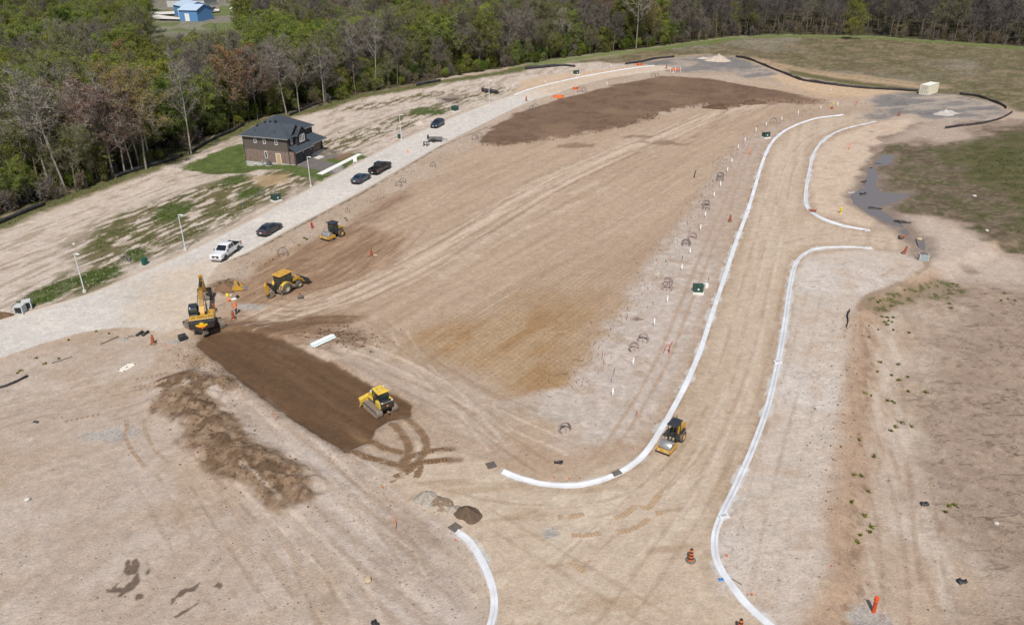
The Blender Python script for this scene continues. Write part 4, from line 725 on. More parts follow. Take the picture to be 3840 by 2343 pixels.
for i, (x, y, h, k, v, rz, sp) in enumerate(TREES):
    nm, lab, grp = LAB[k]; cnt[nm] = cnt.get(nm, 0)
    px = pxo(x, y)[0]
    if cnt[nm] < (260 if nm == 'bare_tree' else 120) and y < 330 and -160 < px < 2620:
        dp = -float(sd_poly(np.array([x]), np.array([y]), FOREST, 300.)[0]); wh = ('at the edge of' if dp < 9 else ('just inside' if dp < 22 else 'deep in')) + ' the wood ' + ('behind the dry lots' if px < 500 else ('behind the brick house' if px < 800 else ('beside the far street' if px < 1420 else 'across the field')))
        lab, grp = lab + ' ' + wh, grp + ' ' + wh
        cnt[nm] += 1; mt, mc, H = LIB[k][v]; e = empty(nm, (x, y, TZ[i] - .05), rz, lab, 'tree', grp); s_ = h / H; w_ = s_ * rnd.uniform(1.05, 1.35) * (1.1 if k in ('green', 'lime', 'deep') else 1); e.scale = (w_, w_ * rnd.uniform(.92, 1.08), s_)
        o = link('trunk', mt, e); o = link('crown', mc, e)
    else: FARW.append((x, y, TZ[i] - .05, h, k, v, rz))

# far wood and undergrowth: one object each, tree meshes instanced on points
def gn_instances(name, pts, rots, scales, idxs, objs, label, cat=None):
    c = bpy.data.collections.new(name + '_sources')
    for i, me in enumerate(objs):
        o = bpy.data.objects.new('%s_%02d' % (name, i), me); c.objects.link(o)
    me = bpy.data.meshes.new(name); me.vertices.add(len(pts)); me.vertices.foreach_set('co', np.asarray(pts, np.float32).ravel()); me.update()
    for nm, ty, ar in (('rz', 'FLOAT', rots), ('sc', 'FLOAT', scales), ('ix', 'INT', idxs)):
        a = me.attributes.new(nm, ty, 'POINT'); a.data.foreach_set('value', np.asarray(ar, np.int32 if ty == 'INT' else np.float32))
    ng = bpy.data.node_groups.new(name, 'GeometryNodeTree'); ng.interface.new_socket('Geometry', in_out='INPUT', socket_type='NodeSocketGeometry'); ng.interface.new_socket('Geometry', in_out='OUTPUT', socket_type='NodeSocketGeometry')
    N = ng.nodes.new; gi, go = N('NodeGroupInput'), N('NodeGroupOutput'); ci = N('GeometryNodeCollectionInfo'); ci.inputs[0].default_value = c; ci.inputs['Separate Children'].default_value = True; ci.inputs['Reset Children'].default_value = True
    ip = N('GeometryNodeInstanceOnPoints'); ip.inputs['Pick Instance'].default_value = True; L = ng.links.new
    def na(n, dt):
        a = N('GeometryNodeInputNamedAttribute'); a.data_type = dt; a.inputs[0].default_value = n; return a.outputs[0]
    cx = N('ShaderNodeCombineXYZ'); L(na('rz', 'FLOAT'), cx.inputs[2]); L(gi.outputs[0], ip.inputs['Points']); L(ci.outputs[0], ip.inputs['Instance']); L(na('ix', 'INT'), ip.inputs['Instance Index']); L(cx.outputs[0], ip.inputs['Rotation']); L(na('sc', 'FLOAT'), ip.inputs['Scale']); L(ip.outputs[0], go.inputs[0])
    o = link(name, me); md = o.modifiers.new('scatter', 'NODES'); md.node_group = ng; return tag(o, label, cat, kind='stuff')
srcs, sidx = [], {}
for k, l in LIB.items():
    for v, (mt, mc, H) in enumerate(l):
        me = mc.copy(); nmat = len(me.materials)
        # join trunk into the crown copy
        import bmesh as _bm
        bm = _bm.new(); bm.from_mesh(mc); n0 = len(bm.faces); bm.from_mesh(mt); bm.faces.ensure_lookup_table()
        for f in bm.faces[n0:]: f.material_index = 2
        bm.to_mesh(me); bm.free(); me.materials.append(mt.materials[0]); sidx[(k, v)] = len(srcs); srcs.append(me)
gn_instances('far_wood', [t[:3] for t in FARW], [t[6] for t in FARW], [t[3] / LIB[t[4]][t[5]][2] * 1.12 for t in FARW], [sidx[(t[4], t[5])] for t in FARW], srcs, 'mass of bare and greening trees filling the far wood', 'wood')
g = np.random.default_rng(5); up = []
for _ in range(11000):
    y = g.uniform(118, 360); x = g.uniform(-(y + 30) * .72, (y + 30) * .72); up.append((x, y))
up = np.array(up); d = sd_poly(up[:, 0], up[:, 1], FOREST, 60.); keep = (d < .8) & ((d > -16) | (g.random(len(d)) < .3)); up = up[keep]; d = d[keep]; uz = HZ(up[:, 0], up[:, 1])
gr = fbm(up[:, 0], up[:, 1], 14, 2, 130); ix = np.where((gr > .42) & (up[:, 0] < 70), g.integers(0, 3, len(up)), g.integers(3, 5, len(up)))
gn_instances('undergrowth', np.c_[up, uz - .1], g.random(len(up)) * 6.28, g.uniform(.45, 1.5, len(up)) * np.where(ix > 2, 1.1, 1.), ix, SH['shrub'] + SH['brush'], 'tangled brown and green undergrowth along the foot of the wood', 'undergrowth')
print('trees', len(TREES), cnt, 'far', len(FARW), 'crown tris', sum(len(m[1].polygons) for l in LIB.values() for m in l))
print('TRIS', sum(sum(len(p.vertices) - 2 for p in m.polygons) for m in {x for l in LIB.values() for q in l for x in q[:2] if x}))
# ================================================================== HOUSE
def brick_mat():
    m = bpy.data.materials.new('brown_brick'); m.use_nodes = True; t = m.node_tree; b = t.nodes['Principled BSDF']; L = t.links.new
    tc = t.nodes.new('ShaderNodeTexCoord'); sp = t.nodes.new('ShaderNodeSeparateXYZ'); L(tc.outputs['Object'], sp.inputs[0]); ad = t.nodes.new('ShaderNodeMath'); L(sp.outputs[0], ad.inputs[0]); L(sp.outputs[1], ad.inputs[1]); mp = t.nodes.new('ShaderNodeCombineXYZ'); L(ad.outputs[0], mp.inputs[0]); L(sp.outputs[2], mp.inputs[1])
    br = t.nodes.new('ShaderNodeTexBrick'); br.inputs['Scale'].default_value = 1; br.inputs['Brick Width'].default_value = .25; br.inputs['Row Height'].default_value = .085; br.inputs['Mortar Size'].default_value = .012
    br.inputs['Color1'].default_value = (.16, .092, .07, 1); br.inputs['Color2'].default_value = (.235, .15, .12, 1); br.inputs['Mortar'].default_value = (.22, .20, .18, 1); L(mp.outputs[0], br.inputs['Vector'])
    n = t.nodes.new('ShaderNodeTexNoise'); n.inputs['Scale'].default_value = 2.2; n.inputs['Detail'].default_value = 6; L(tc.outputs['Object'], n.inputs['Vector']); mr = t.nodes.new('ShaderNodeMapRange'); mr.inputs[1].default_value = .3; mr.inputs[2].default_value = .7; mr.inputs[3].default_value = .75; mr.inputs[4].default_value = 1.3; L(n.outputs[0], mr.inputs[0])
    v = t.nodes.new('ShaderNodeVectorMath'); v.operation = 'SCALE'; L(br.outputs[0], v.inputs[0]); L(mr.outputs[0], v.inputs['Scale']); L(v.outputs[0], b.inputs['Base Color']); b.inputs['Roughness'].default_value = .9; return m
def wave_mat(name, c, sc, axis='Z', depth=.25, rough=.8):
    m = bpy.data.materials.new(name); m.use_nodes = True; t = m.node_tree; b = t.nodes['Principled BSDF']; L = t.links.new
    tc = t.nodes.new('ShaderNodeTexCoord'); w = t.nodes.new('ShaderNodeTexWave'); w.bands_direction = axis; w.wave_profile = 'SAW'; w.inputs['Scale'].default_value = sc; w.inputs['Distortion'].default_value = .05; L(tc.outputs['Object'], w.inputs['Vector'])
    n = t.nodes.new('ShaderNodeTexNoise'); n.inputs['Scale'].default_value = 6; n.inputs['Detail'].default_value = 8; L(tc.outputs['Object'], n.inputs['Vector']); a = t.nodes.new('ShaderNodeMath'); a.operation = 'ADD'; L(w.outputs['Fac'], a.inputs[0]); L(n.outputs[0], a.inputs[1])
    mr = t.nodes.new('ShaderNodeMapRange'); mr.inputs[2].default_value = 2; mr.inputs[3].default_value = 1 - depth; mr.inputs[4].default_value = 1 + depth; L(a.outputs[0], mr.inputs[0]); v = t.nodes.new('ShaderNodeVectorMath'); v.operation = 'SCALE'; v.inputs[0].default_value = c; L(mr.outputs[0], v.inputs['Scale']); L(v.outputs[0], b.inputs['Base Color'])
    b.inputs['Roughness'].default_value = rough; bp = t.nodes.new('ShaderNodeBump'); bp.inputs['Strength'].default_value = .4; bp.inputs['Distance'].default_value = .02; L(w.outputs['Fac'], bp.inputs['Height']); L(bp.outputs[0], b.inputs['Normal']); return m
def shingle_mat():
    m = bpy.data.materials.new('roof_shingle'); m.use_nodes = True; t = m.node_tree; b = t.nodes['Principled BSDF']; L = t.links.new; tc = t.nodes.new('ShaderNodeTexCoord')
    vo = t.nodes.new('ShaderNodeTexVoronoi'); vo.inputs['Scale'].default_value = 3.2; L(tc.outputs['Object'], vo.inputs['Vector']); n = t.nodes.new('ShaderNodeTexNoise'); n.inputs['Scale'].default_value = 14; n.inputs['Detail'].default_value = 5; L(tc.outputs['Object'], n.inputs['Vector'])
    se = t.nodes.new('ShaderNodeSeparateColor'); L(vo.outputs['Color'], se.inputs[0]); a = t.nodes.new('ShaderNodeMath'); a.operation = 'ADD'; L(se.outputs[0], a.inputs[0]); L(n.outputs[0], a.inputs[1]); mr = t.nodes.new('ShaderNodeMapRange'); mr.inputs[2].default_value = 2; mr.inputs[3].default_value = .7; mr.inputs[4].default_value = 1.3; L(a.outputs[0], mr.inputs[0])
    v = t.nodes.new('ShaderNodeVectorMath'); v.operation = 'SCALE'; v.inputs[0].default_value = (.042, .054, .068); L(mr.outputs[0], v.inputs['Scale']); L(v.outputs[0], b.inputs['Base Color']); b.inputs['Roughness'].default_value = .85
    bp = t.nodes.new('ShaderNodeBump'); bp.inputs['Strength'].default_value = .35; bp.inputs['Distance'].default_value = .03; L(n.outputs[0], bp.inputs['Height']); L(bp.outputs[0], b.inputs['Normal']); return m
BRICK = brick_mat(); SIDING = wave_mat('taupe_siding', (.112, .092, .080), 2.2, 'Z', .12); DSIDE = wave_mat('charcoal_siding', (.035, .032, .036), 2.2, 'Z', .12); SHIN = shingle_mat()
WHITE = mat('white_vinyl', (.78, .78, .78), .5, var=.04); GLASS = mat('window_glass', (.035, .045, .055), .05, var=.1, spec=.9); FND = mat('parged_foundation', (.46, .45, .43), .9, var=.12, bump=.2)
GAR = wave_mat('garage_door_charcoal', (.03, .036, .048), .55, 'Z', .1, .5); BLK = mat('black_metal', (.012, .012, .014), .45, var=.1); CONC = mat('pale_concrete', (.55, .53, .50), .85, var=.08, bump=.15); TAN = mat('tan_plywood', (.50, .34, .19), .8, var=.12); GUT = mat('dark_gutter', (.05, .05, .055), .5); FAS = mat('fascia_grey', (.30, .30, .30), .6)
PA = at((1110.4, 621.2)); HA = heading((745, 455), (962, 340))
house = empty('house', (PA.x, PA.y, PA.z), HA, 'two storey brown brick house with dark hip roof and double garage', 'house')
HGT = 5.55
MB().box(0, 11.9, 1.3, 12.6, -1.6, 2.65).box(0, 6.1, 0, 1.29, -.4, 2.75).build('wall', BRICK, house)['label'] = 'brown brick ground floor wall'
up = MB().box(.015, 11.88, 3.2, 12.58, 2.65, HGT).box(.02, 6.15, 1.32, 3.2, 2.65, HGT - .003); up.build('upper_wall', SIDING, house)['label'] = 'taupe siding upper wall'
MB().box(.12, 6.0, -.03, 0, -.3, 2.75).box(.1, 6.16, 1.28, 1.315, 2.76, HGT - .01).box(2.5, 6.1, .75, 1.3, 2.76, 5.9).add([(2.5, .752, 5.88), (6.1, .752, 5.88), (4.3, .752, 7.2), (2.5, 1.3, 5.88), (6.1, 1.3, 5.88), (4.3, 1.3, 7.2)], [(0, 1, 2), (3, 5, 4), (0, 2, 5, 3), (1, 4, 5, 2)]).box(6.16, 11.9, 3.17, 3.2, .2, HGT - .01).build('front_wall', DSIDE, house)['label'] = 'charcoal front cladding'
MB().box(-.03, 0, 8.5, 12.63, -1.7, -.02).box(-.02, 0, 0, 8.5, -.5, .14).box(-.03, 11.9, 12.6, 12.63, -1.7, -.02).build('foundation', FND, house)
def slab(mb, pts, t=.16):          # roof plane with thickness
    n = len(pts); mb.add([tuple(p) for p in pts] + [(x, y, z - t) for x, y, z in pts], [tuple(range(n)), tuple(reversed(range(n, 2 * n)))] + [(i, n + i, n + (i + 1) % n, (i + 1) % n) for i in range(n)])
r = MB(); E0, RZ = HGT, HGT + 3.05; x0, x1, y0, y1 = -.45, 12.35, 2.75, 13.05; ym = (y0 + y1) / 2; ra, rb = x0 + 5.15, x1 - 5.15
for P in ([(x0, y0, E0), (x1, y0, E0), (rb, ym, RZ), (ra, ym, RZ)], [(x1, y0, E0), (x1, y1, E0), (rb, ym, RZ)], [(x1, y1, E0), (x0, y1, E0), (ra, ym, RZ), (rb, ym, RZ)], [(x0, y1, E0), (x0, y0, E0), (ra, ym, RZ)]): slab(r, P)
roof = r.build('roof', SHIN, house)
r = MB(); xa, xb, ya = -.452, 6.5, .88; xm = (xa + xb) / 2; e = E0 + .006; zr = e + (xm - xa) * .592
for P in ([(xa, ya, e), (xb, ya, e), (xm, ya + 3.5, zr)], [(xa, 7.5, e), (xa, ya, e), (xm, ya + 3.5, zr), (xm, 7.5, zr)], [(xb, ya, e), (xb, 5.5, e), (xm, 7.5, zr), (xm, ya + 3.5, zr)]): slab(r, P)
r.build('front_roof', SHIN, house)
def gable(xl, xr, yf, ze, zp, yb, ov=.25):
    g = MB(); m = (xl + xr) / 2; k = (zp - ze) / (m - xl); xl2, xr2, z2 = xl - ov, xr + ov, ze - ov * k
    slab(g, [(xl2, yf - .3, z2), (m, yf - .3, zp), (m, yb, zp), (xl2, yb, z2)]); slab(g, [(m, yf - .3, zp), (xr2, yf - .3, z2), (xr2, yb, z2), (m, yb, zp)]); return g
gable(2.5, 6.1, .75, 5.75, 7.28, 5.2).build('gable_roof', SHIN, house)
g2 = gable(1.3, 5.3, 1.5, 5.9, 7.75, 6.0, .2); g2.build('gable_roof', SHIN, house); MB().add([(1.4, 1.45, 5.6), (5.2, 1.45, 5.6), (3.3, 1.45, 7.6)], [(0, 1, 2)]).build('gable_face', DSIDE, house)
r = MB(); slab(r, [(-.3, -.55, 2.78), (6.45, -.55, 2.78), (6.3, 1.3, 3.75), (-.02, 1.3, 3.75)]); slab(r, [(6.0, .2, 2.8), (12.75, .2, 2.8), (11.6, 3.2, 4.1), (6.0, 3.2, 4.1)]); slab(r, [(12.75, .2, 2.8), (12.75, 4.2, 2.8), (11.6, 4.2, 4.1), (11.6, 3.2, 4.1)]); r.build('porch_roof', SHIN, house)
MB().box(-.5, -.46, .9, 13.05, HGT - .17, HGT - .02).box(-.36, 6.5, -.6, -.56, 2.6, 2.76).box(6.4, 12.8, .14, .18, 2.62, 2.78).box(6.5, 12.4, 2.68, 2.72, HGT - .17, HGT - .02).build('eaves_gutter', FAS, house)
def window(x, y, z, w, h, face, panes=1, par=None, trim=.09):
    """face 'l' : on the x=0 side wall (y is centre) ; 'f' : on a front wall at depth y"""
    f = MB(); p = MB(); n = panes
    def bx(mb, a0, a1, b0, b1, d0, d1):
        if face == 'l': mb.box(-d1, -d0, a0, a1, b0, b1)
        else: mb.box(a0, a1, y - d1, y - d0, b0, b1)
    c = y if face == 'l' else x; a0, a1, b0, b1 = c - w / 2, c + w / 2, z, z + h
    for q in ((a0, a1, b0, b0 + trim), (a0, a1, b1 - trim, b1), (a0, a0 + trim, b0 + trim, b1 - trim), (a1 - trim, a1, b0 + trim, b1 - trim)): bx(f, *q, .0, .08)
    for i in range(1, n): m = a0 + (a1 - a0) * i / n; bx(f, m - trim * .6, m + trim * .6, b0 + trim, b1 - trim, .0, .075)
    fo = f.build('window', WHITE, house)
    for i in range(n): s0 = a0 + trim + (a1 - a0 - 2 * trim) * i / n; s1 = a0 + trim + (a1 - a0 - 2 * trim) * (i + 1) / n; q = MB(); bx(q, s0, s1, b0 + trim, b1 - trim, .005, .03); q.build('pane', GLASS, fo)
for yy, zz, hh, ww in ((4.15, 4.0, 1.15, .62), (7.05, 4.0, 1.15, .62), (9.35, 4.05, 1.05, .62)): window(0, yy, zz, ww, hh, 'l')
window(0, 7.1, .95, .62, 1.5, 'l', 1); window(0, 10.1, -1.25, 1.1, .75, 'l', 2)
window(1.25, 1.28, 4.05, .55, 1.25, 'f'); window(4.35, .75, 3.95, 1.75, 1.5, 'f', 3)
d = MB().box(-.06, -.01, 3.55, 4.55, .0, 2.15).build('door', TAN, house); MB().box(-.08, -.015, 4.56, 4.68, -.02, 2.25).box(-.08, -.015, 3.43, 3.54, -.02, 2.25).box(-.08, -.015, 3.43, 4.68, 2.16, 2.25).build('door_frame', WHITE, d)
for a, b in ((.55, 2.75), (3.35, 5.55)): MB().box(a, b, -.06, -.035, -.02, 2.15).build('garage_door', GAR, house); MB().box(a - .05, b + .05, -.25, -.04, -.06, -.001).build('garage_sill', WHITE, house)
MB().box(7.6, 8.5, 3.12, 3.165, .3, 2.35).build('front_door', GAR, house)
MB().box(6.2, 12.6, 1.1, 3.16, -.3, .28).box(6.4, 7.9, .4, 1.1, -.3, .1).build('porch_floor', CONC, house)
for x in (8.3, 12.3): c = MB().box(x - .16, x + .16, 1.25, 1.57, .9, 2.62).build('porch_column', BLK, house); MB().box(x - .27, x + .27, 1.14, 1.68, .28, .9).build('column_base', BRICK, c)
for yy in (12.45, 1.4): MB().cyl((-.06, yy, -1.2 if yy > 5 else -.2), (-.06, yy, HGT - .1), .05, n=6).build('downspout', BLK, house)
MB().cyl((-.04, .1, -.2), (-.04, .1, 2.6), .045, n=6).build('downspout', BLK, house)
for x, y in ((2.2, 9.9), (3.2, 8.6), (3.4, 7.4), (3.55, 6.2)): MB().box(x - .2, x + .2, y - .2, y + .2, 0, .32, .04).build('roof_vent', BLK, house, loc=(0, 0, HGT + (x + .45) * .592 - .1))
for x, y in ((.9, 9.7), (.9, 4.9)): MB().cyl((0, 0, -.1), (0, 0, .35), .06, n=8).build('roof_pipe', BLK, house, loc=(x, y, HGT + (x + .45) * .592))
for x in (3.05, 5.75): MB().box(x - .06, x + .06, -.16, -.035, 1.95, 2.25, .02).build('wall_lamp', WHITE, house)
MB().cyl((-.1, 7.6, .1), (-.1, 7.6, .65), .05, n=6).box(-.16, -.02, 8.0, 8.5, .0, .5).build('utility_meter', FAS, house)
M = house.matrix_basis
def hl(x, y, z=0): v = Matrix.Translation(house.location) @ Matrix.Rotation(HA, 4, 'Z') @ Vector((x, y, z)); return v
v = hl(-.75, 6.15); a = empty('air_conditioner', (v.x, v.y, gz(v.x, v.y)), HA, 'grey air conditioning unit beside the brick house wall', 'air conditioner')
MB().box(-.4, .4, -.4, .4, .05, .85, .06).build('casing', mat('ac_grey', (.12, .14, .15), .5), a); MB().cyl((0, 0, .85), (0, 0, .9), .3, n=14).build('fan_grille', BLK, a); MB().box(-.5, .5, -.5, .5, -.1, .05).build('pad', CONC, a)
# planter, porch shrub
v = hl(8.9, .95); s = empty('porch_shrub', (v.x + .6, v.y + 2.9, gz(v.x, v.y)), 0, 'small clipped evergreen shrub beside the porch column', 'shrub')
def leafball(n, rx, rz, seed, sz=(.05, .1), z0=0.):
    g = np.random.default_rng(seed); L_ = []
    for _ in range(n):
        d = g.normal(0, 1, 3); d /= np.linalg.norm(d); c = d * np.array([rx, rx, rz]) * g.uniform(.55, 1.05); c[2] += rz + z0; a = g.normal(0, 1, 3); a /= np.linalg.norm(a); b = np.cross(a, d); b /= np.linalg.norm(b) + 1e-6; s_ = g.uniform(*sz); L_.append((c - a * s_, c + b * s_ * .7, c + a * s_, c - b * s_ * .7))
    return np.array(L_)
LEAFG = mat('lawn_leaf', (.07, .11, .025), .8, var=.3)
me = crown_mesh('foliage', np.zeros((0, 3, 3)), leafball(500, .42, .75, 3), BLK, LEAFG); link('foliage', me, s); MB().cyl((0, 0, -.1), (0, 0, .6), .05, .03, n=6).build('stem', BLK, s)
# walks
def slabpoly(name, pix, z, m, x0=0, y0=0, sc=1, h=.12):
    p = gnd([(x0 + u / sc, y0 + v / sc) for u, v in pix]); zz = float(np.max(HZ(p[:, 0], p[:, 1]))) + z; n = len(p)
    a = sum(p[i][0] * p[(i + 1) % n][1] - p[(i + 1) % n][0] * p[i][1] for i in range(n)); p = p if a > 0 else p[::-1]
    mb = MB(); mb.add([(x, y, zz) for x, y in p] + [(x, y, zz - h) for x, y in p], [tuple(range(n)), tuple(reversed(range(n, 2 * n)))] + [(i, n + i, n + (i + 1) % n, (i + 1) % n) for i in range(n)]); return mb.build(name, m)
tag(slabpoly('walkway', [(1850, 1465), (1985, 1480), (2870, 1020), (2780, 1008)], .05, mat('new_walk_concrete', (.72, .71, .67), .8, var=.05), 880, 410, 6.0125, .4), kind='structure')
tag(slabpoly('path', [(1780, 1095), (1900, 1122), (2030, 1065), (1915, 1040)], .04, CONC, 880, 410, 6.0125, .3), kind='structure')
# sandwich board
v = atR(1, 0, 0, 0); v = at((1300 + 345 / 10.735, 580 + 325 / 10.735)); a = empty('sandwich_board', v, HA - 1.05, 'white folding sandwich board sign standing on the grass by the walkway', 'sign')
for s_, nm in ((-1, 'panel'), (1, 'panel')):
    mb = MB(); mb.M = Matrix.Translation((0, s_ * .03, 1.25)) @ Matrix.Rotation(s_ * radians(14), 4, 'X') @ Matrix.Translation((0, 0, -1.25)); mb.box(-.36, .36, -.02, .02, .35, 1.25).box(-.36, -.27, -.02, .02, 0, .35).box(.27, .36, -.02, .02, 0, .35).box(-.27, .27, -.02, .02, .22, .35); po = mb.build(nm, WHITE, a)
    tx = MB(); tx.M = mb.M
    for zz, w in ((1.05, .22), (.93, .25), (.81, .2), (.69, .24), (.5, .26)): tx.box(-w, w, s_ * .021, s_ * .023, zz, zz + .045)
    tx.build('print', mat('grey_print', (.35, .36, .38), .7), po)
# ================================================================== VEHICLES
TYRE = mat('tyre_rubber', (.035, .033, .031), .85, var=.2, dirt=.5, vscale=4, dirtcol=(.20, .16, .13)); RIM = mat('alloy_rim', (.45, .45, .46), .35, metal=.8); CGL = mat('car_glass', (.012, .016, .022), .04, var=.05, spec=1.0)
LAMPW = mat('headlamp', (.7, .72, .74), .15, var=.05); LAMPR = mat('tail_lamp', (.32, .012, .012), .2, var=.1); PLATE = mat('number_plate', (.75, .76, .78), .5); TRIM = mat('black_plastic', (.015, .015, .016), .6); CHROME = mat('chrome', (.7, .7, .72), .2, metal=1.)
WMESH = {}
def wheel(par, x, y, r, w, rim=RIM, tyre=TYRE, rimr=.62, lug=0):
    k = (round(r, 3), round(w, 3), rim.name, tyre.name, rimr, y > 0, lug)
    if k not in WMESH:
        s = 1 if y > 0 else -1; a = MB().lathe([(r * rimr, -w / 2), (r * .93, -w / 2), (r, -w * .36), (r, w * .36), (r * .93, w / 2), (r * rimr, w / 2), (r * rimr, -w / 2)], 22, 'y', caps=False)
        if lug:
            for i in range(lug):
                t = 2 * pi * i / lug
                for sd in (-1, 1): a.M = Matrix.Rotation(t + (.5 * pi / lug * sd), 4, 'Y'); a.box(-.05, .05, sd * .01, sd * w * .5, r * .97, r * 1.04); a.M = None
        b = MB().lathe([(.001, s * w * .2), (r * .2, s * w * .36), (r * .25, s * w * .30), (r * rimr * .9, s * w * .32), (r * rimr * 1.02, s * w * .47), (r * rimr * 1.02, -s * w * .4), (.001, -s * w * .4)], 18, 'y')
        WMESH[k] = (a.mesh('wheel', tyre, True), b.mesh('rim', rim, False))
    a, b = WMESH[k]; o = link('wheel', a, par); o.location = (x, y, r); q = link('rim', b, o); return o
def ring(x, zb, zt, w, cr=.03):      # body cross section at station x
    zm = zb + (zt - zb) * .45; return [(x, -w * .86, zb), (x, -w, zb + .12), (x, -w, zm), (x, -w * .95, zt - .05), (x, -w * .82, zt), (x, 0, zt + cr), (x, w * .82, zt), (x, w * .95, zt - .05), (x, w, zm), (x, w, zb + .12), (x, w * .86, zb)]
def car(name, pa, pb, label, paint, spec, loc=None, plate=True, rim=RIM):
    """pa, pb : ground pixels of rear and front wheel on the visible side"""
    A, B = at(pa), at(pb); hd = atan2(B.y - A.y, B.x - A.x); wb = spec['wb']; c = (A + B) / 2; n = Vector((-sin(hd), cos(hd), 0)) * spec['side']
    c = c + n * (spec['w'] / 2 - .1); e = empty(name, (c.x, c.y, .03), hd, label, spec.get('cat', 'car')); L, w = spec['L'], spec['w'] / 2; sc = spec.get('sc', 1.); e.scale = (sc, sc, sc)
    b = MB(); b.loft([ring(*s) for s in spec['st']]); body = b.build('body', paint, e, True)
    (bx0, bx1, zb, wbm), (rx0, rx1, zr, wr) = spec['gh']; g = MB(); g.loft([[(bx0, -wbm, zb), (bx1, -wbm, zb), (bx1, wbm, zb), (bx0, wbm, zb)], [(rx0, -wr, zr - .04), (rx1, -wr, zr - .04), (rx1, wr, zr - .04), (rx0, wr, zr - .04)], [(rx0 + .1, -wr + .12, zr), (rx1 - .1, -wr + .12, zr), (rx1 - .1, wr - .12, zr), (rx0 + .1, wr - .12, zr)]]); g.build('cabin', paint, e, True)
    def lerp(a, b_, t): return tuple(a[i] + (b_[i] - a[i]) * t for i in range(3))
    def pane(nm, q, u0, u1, v0, v1, off):
        a, b_, c_, d = q; P = lambda u, v: lerp(lerp(a, b_, u), lerp(d, c_, u), v); pts = [P(u0, v0), P(u1, v0), P(u1, v1), P(u0, v1)]; MB().add([tuple(Vector(p) + Vector(off)) for p in pts], [(0, 1, 2, 3)]).build(nm, CGL, e)
    zt = zr - .04; F4 = [(bx1, -wbm, zb), (bx1, wbm, zb), (rx1, wr, zt), (rx1, -wr, zt)]; R4 = [(bx0, wbm, zb), (bx0, -wbm, zb), (rx0, -wr, zt), (rx0, wr, zt)]
    pane('windscreen', F4, .06, .94, .08, .94, (.015, 0, .01)); pane('rear_window', R4, .1, .9, spec.get('rw0', .12), .9, (-.015, 0, .01))
    for s_ in (-1, 1):
        S4 = [(bx0, s_ * wbm, zb), (bx1, s_ * wbm, zb), (rx1, s_ * wr, zt), (rx0, s_ * wr, zt)]
        if s_ < 0: pass
        for u0, u1 in spec['sw']: 
            a, b_, c_, d = S4; P = lambda u, v: lerp(lerp(a, b_, u), lerp(d, c_, u), v); pts = [P(u0, .1), P(u1, .1), P(u1, .86), P(u0, .86)]
            if s_ > 0: pts = pts[::-1]
            MB().add([tuple(Vector(p) + Vector((0, s_ * .015, .005))) for p in pts], [(0, 1, 2, 3)]).build('side_window', CGL, e)
        mx = bx1 - .25; MB().box(mx - .07, mx + .07, s_ * (w - .02), s_ * (w + .2), zb - .02, zb + .16, .03).build('mirror', paint if spec.get('cat') != 'pickup truck' else TRIM, e)
    for x in (-wb / 2, wb / 2):
        for s_ in (-1, 1):
            xx = x + spec.get('wx', 0); wheel(e, xx, s_ * (w - .09), spec['r'], .25, rim); MB().lathe([(.001, -.01), (spec['r'] + .07, -.01), (spec['r'] + .07, .012), (.001, .012)], 18, 'y', (xx, s_ * (w - .004), spec['r'] + .01)).build('wheel_arch', TRIM, e)
    xf, xr = spec['st'][-1][0], spec['st'][0][0]; zf = spec['zl']
    for s_ in (-1, 1):
        MB().box(xf - .3, xf + spec.get('hx', -.03), s_ * w * .6, s_ * w * .88, zf - .06 + spec.get('hz', 0), zf + .06 + spec.get('hz', 0), .03).build('headlight', LAMPW, e); MB().box(xr - .01, xr + .3, s_ * w * spec.get('ty', (.6, .97))[0], s_ * w * spec.get('ty', (.6, .97))[1], zf + spec.get('tl', .12), zf + .14 + spec.get('tl', .12) + spec.get('th', 0), .02).build('tail_light', LAMPR, e)
    gr = MB().box(xf - .06, xf + .025, -w * .52, w * .52, zf - .2, zf + spec.get('gz', .06), .02).build('grille', TRIM, e); MB().box(xf - .1, xf + .04, -w * .8, w * .8, .28, .42, .03).build('bumper', spec.get('bump', TRIM), e); MB().box(xr - .04, xr + .1, -w * .85, w * .85, .32, .5, .03).build('bumper', spec.get('bump', TRIM), e)
    MB().box(xf + .03, xf + .045, -.16, .16, zf - .18, zf - .04).build('number_plate', PLATE, e); MB().box(xr - .055, xr - .03, -.16, .16, zf - .02, zf + .12).build('number_plate', PLATE, e)
    return e
def paint(name, c, rough=.3): return mat(name, c, rough, var=.06, vscale=2, coat=.6, dirt=.07, dirtcol=(.26, .22, .18))
SEDAN = dict(wb=2.8, w=1.86, L=4.85, r=.33, side=1, sc=1.05, zl=.62, st=[(-2.43, .42, .80, .74), (-2.32, .28, .98, .86), (-1.9, .22, 1.03, .91), (-1.0, .2, 1.0, .93), (.2, .2, .97, .93), (1.0, .2, .97, .93), (1.7, .22, .90, .91), (2.2, .26, .78, .86), (2.42, .36, .62, .74)], gh=((-1.95, 1.1, .97, .84), (-1.0, .22, 1.46, .61)), sw=[(.19, .5), (.53, .86)])
HATCH = dict(SEDAN, sc=1.06, st=[(-2.2, .42, .95, .78), (-2.1, .28, 1.04, .88), (-1.6, .22, 1.05, .93), (-.6, .2, 1.03, .94), (.2, .2, 1.0, .94), (1.0, .2, 1.0, .94), (1.6, .22, .95, .92), (2.1, .26, .86, .87), (2.3, .36, .66, .76)], gh=((-2.12, 1.05, 1.0, .86), (-1.65, .2, 1.58, .66)), sw=[(.1, .36), (.39, .62), (.65, .88)], zl=.68, wb=2.72)
def G(px0, py0, s, u, v): return (px0 + u / s, py0 + v / s)
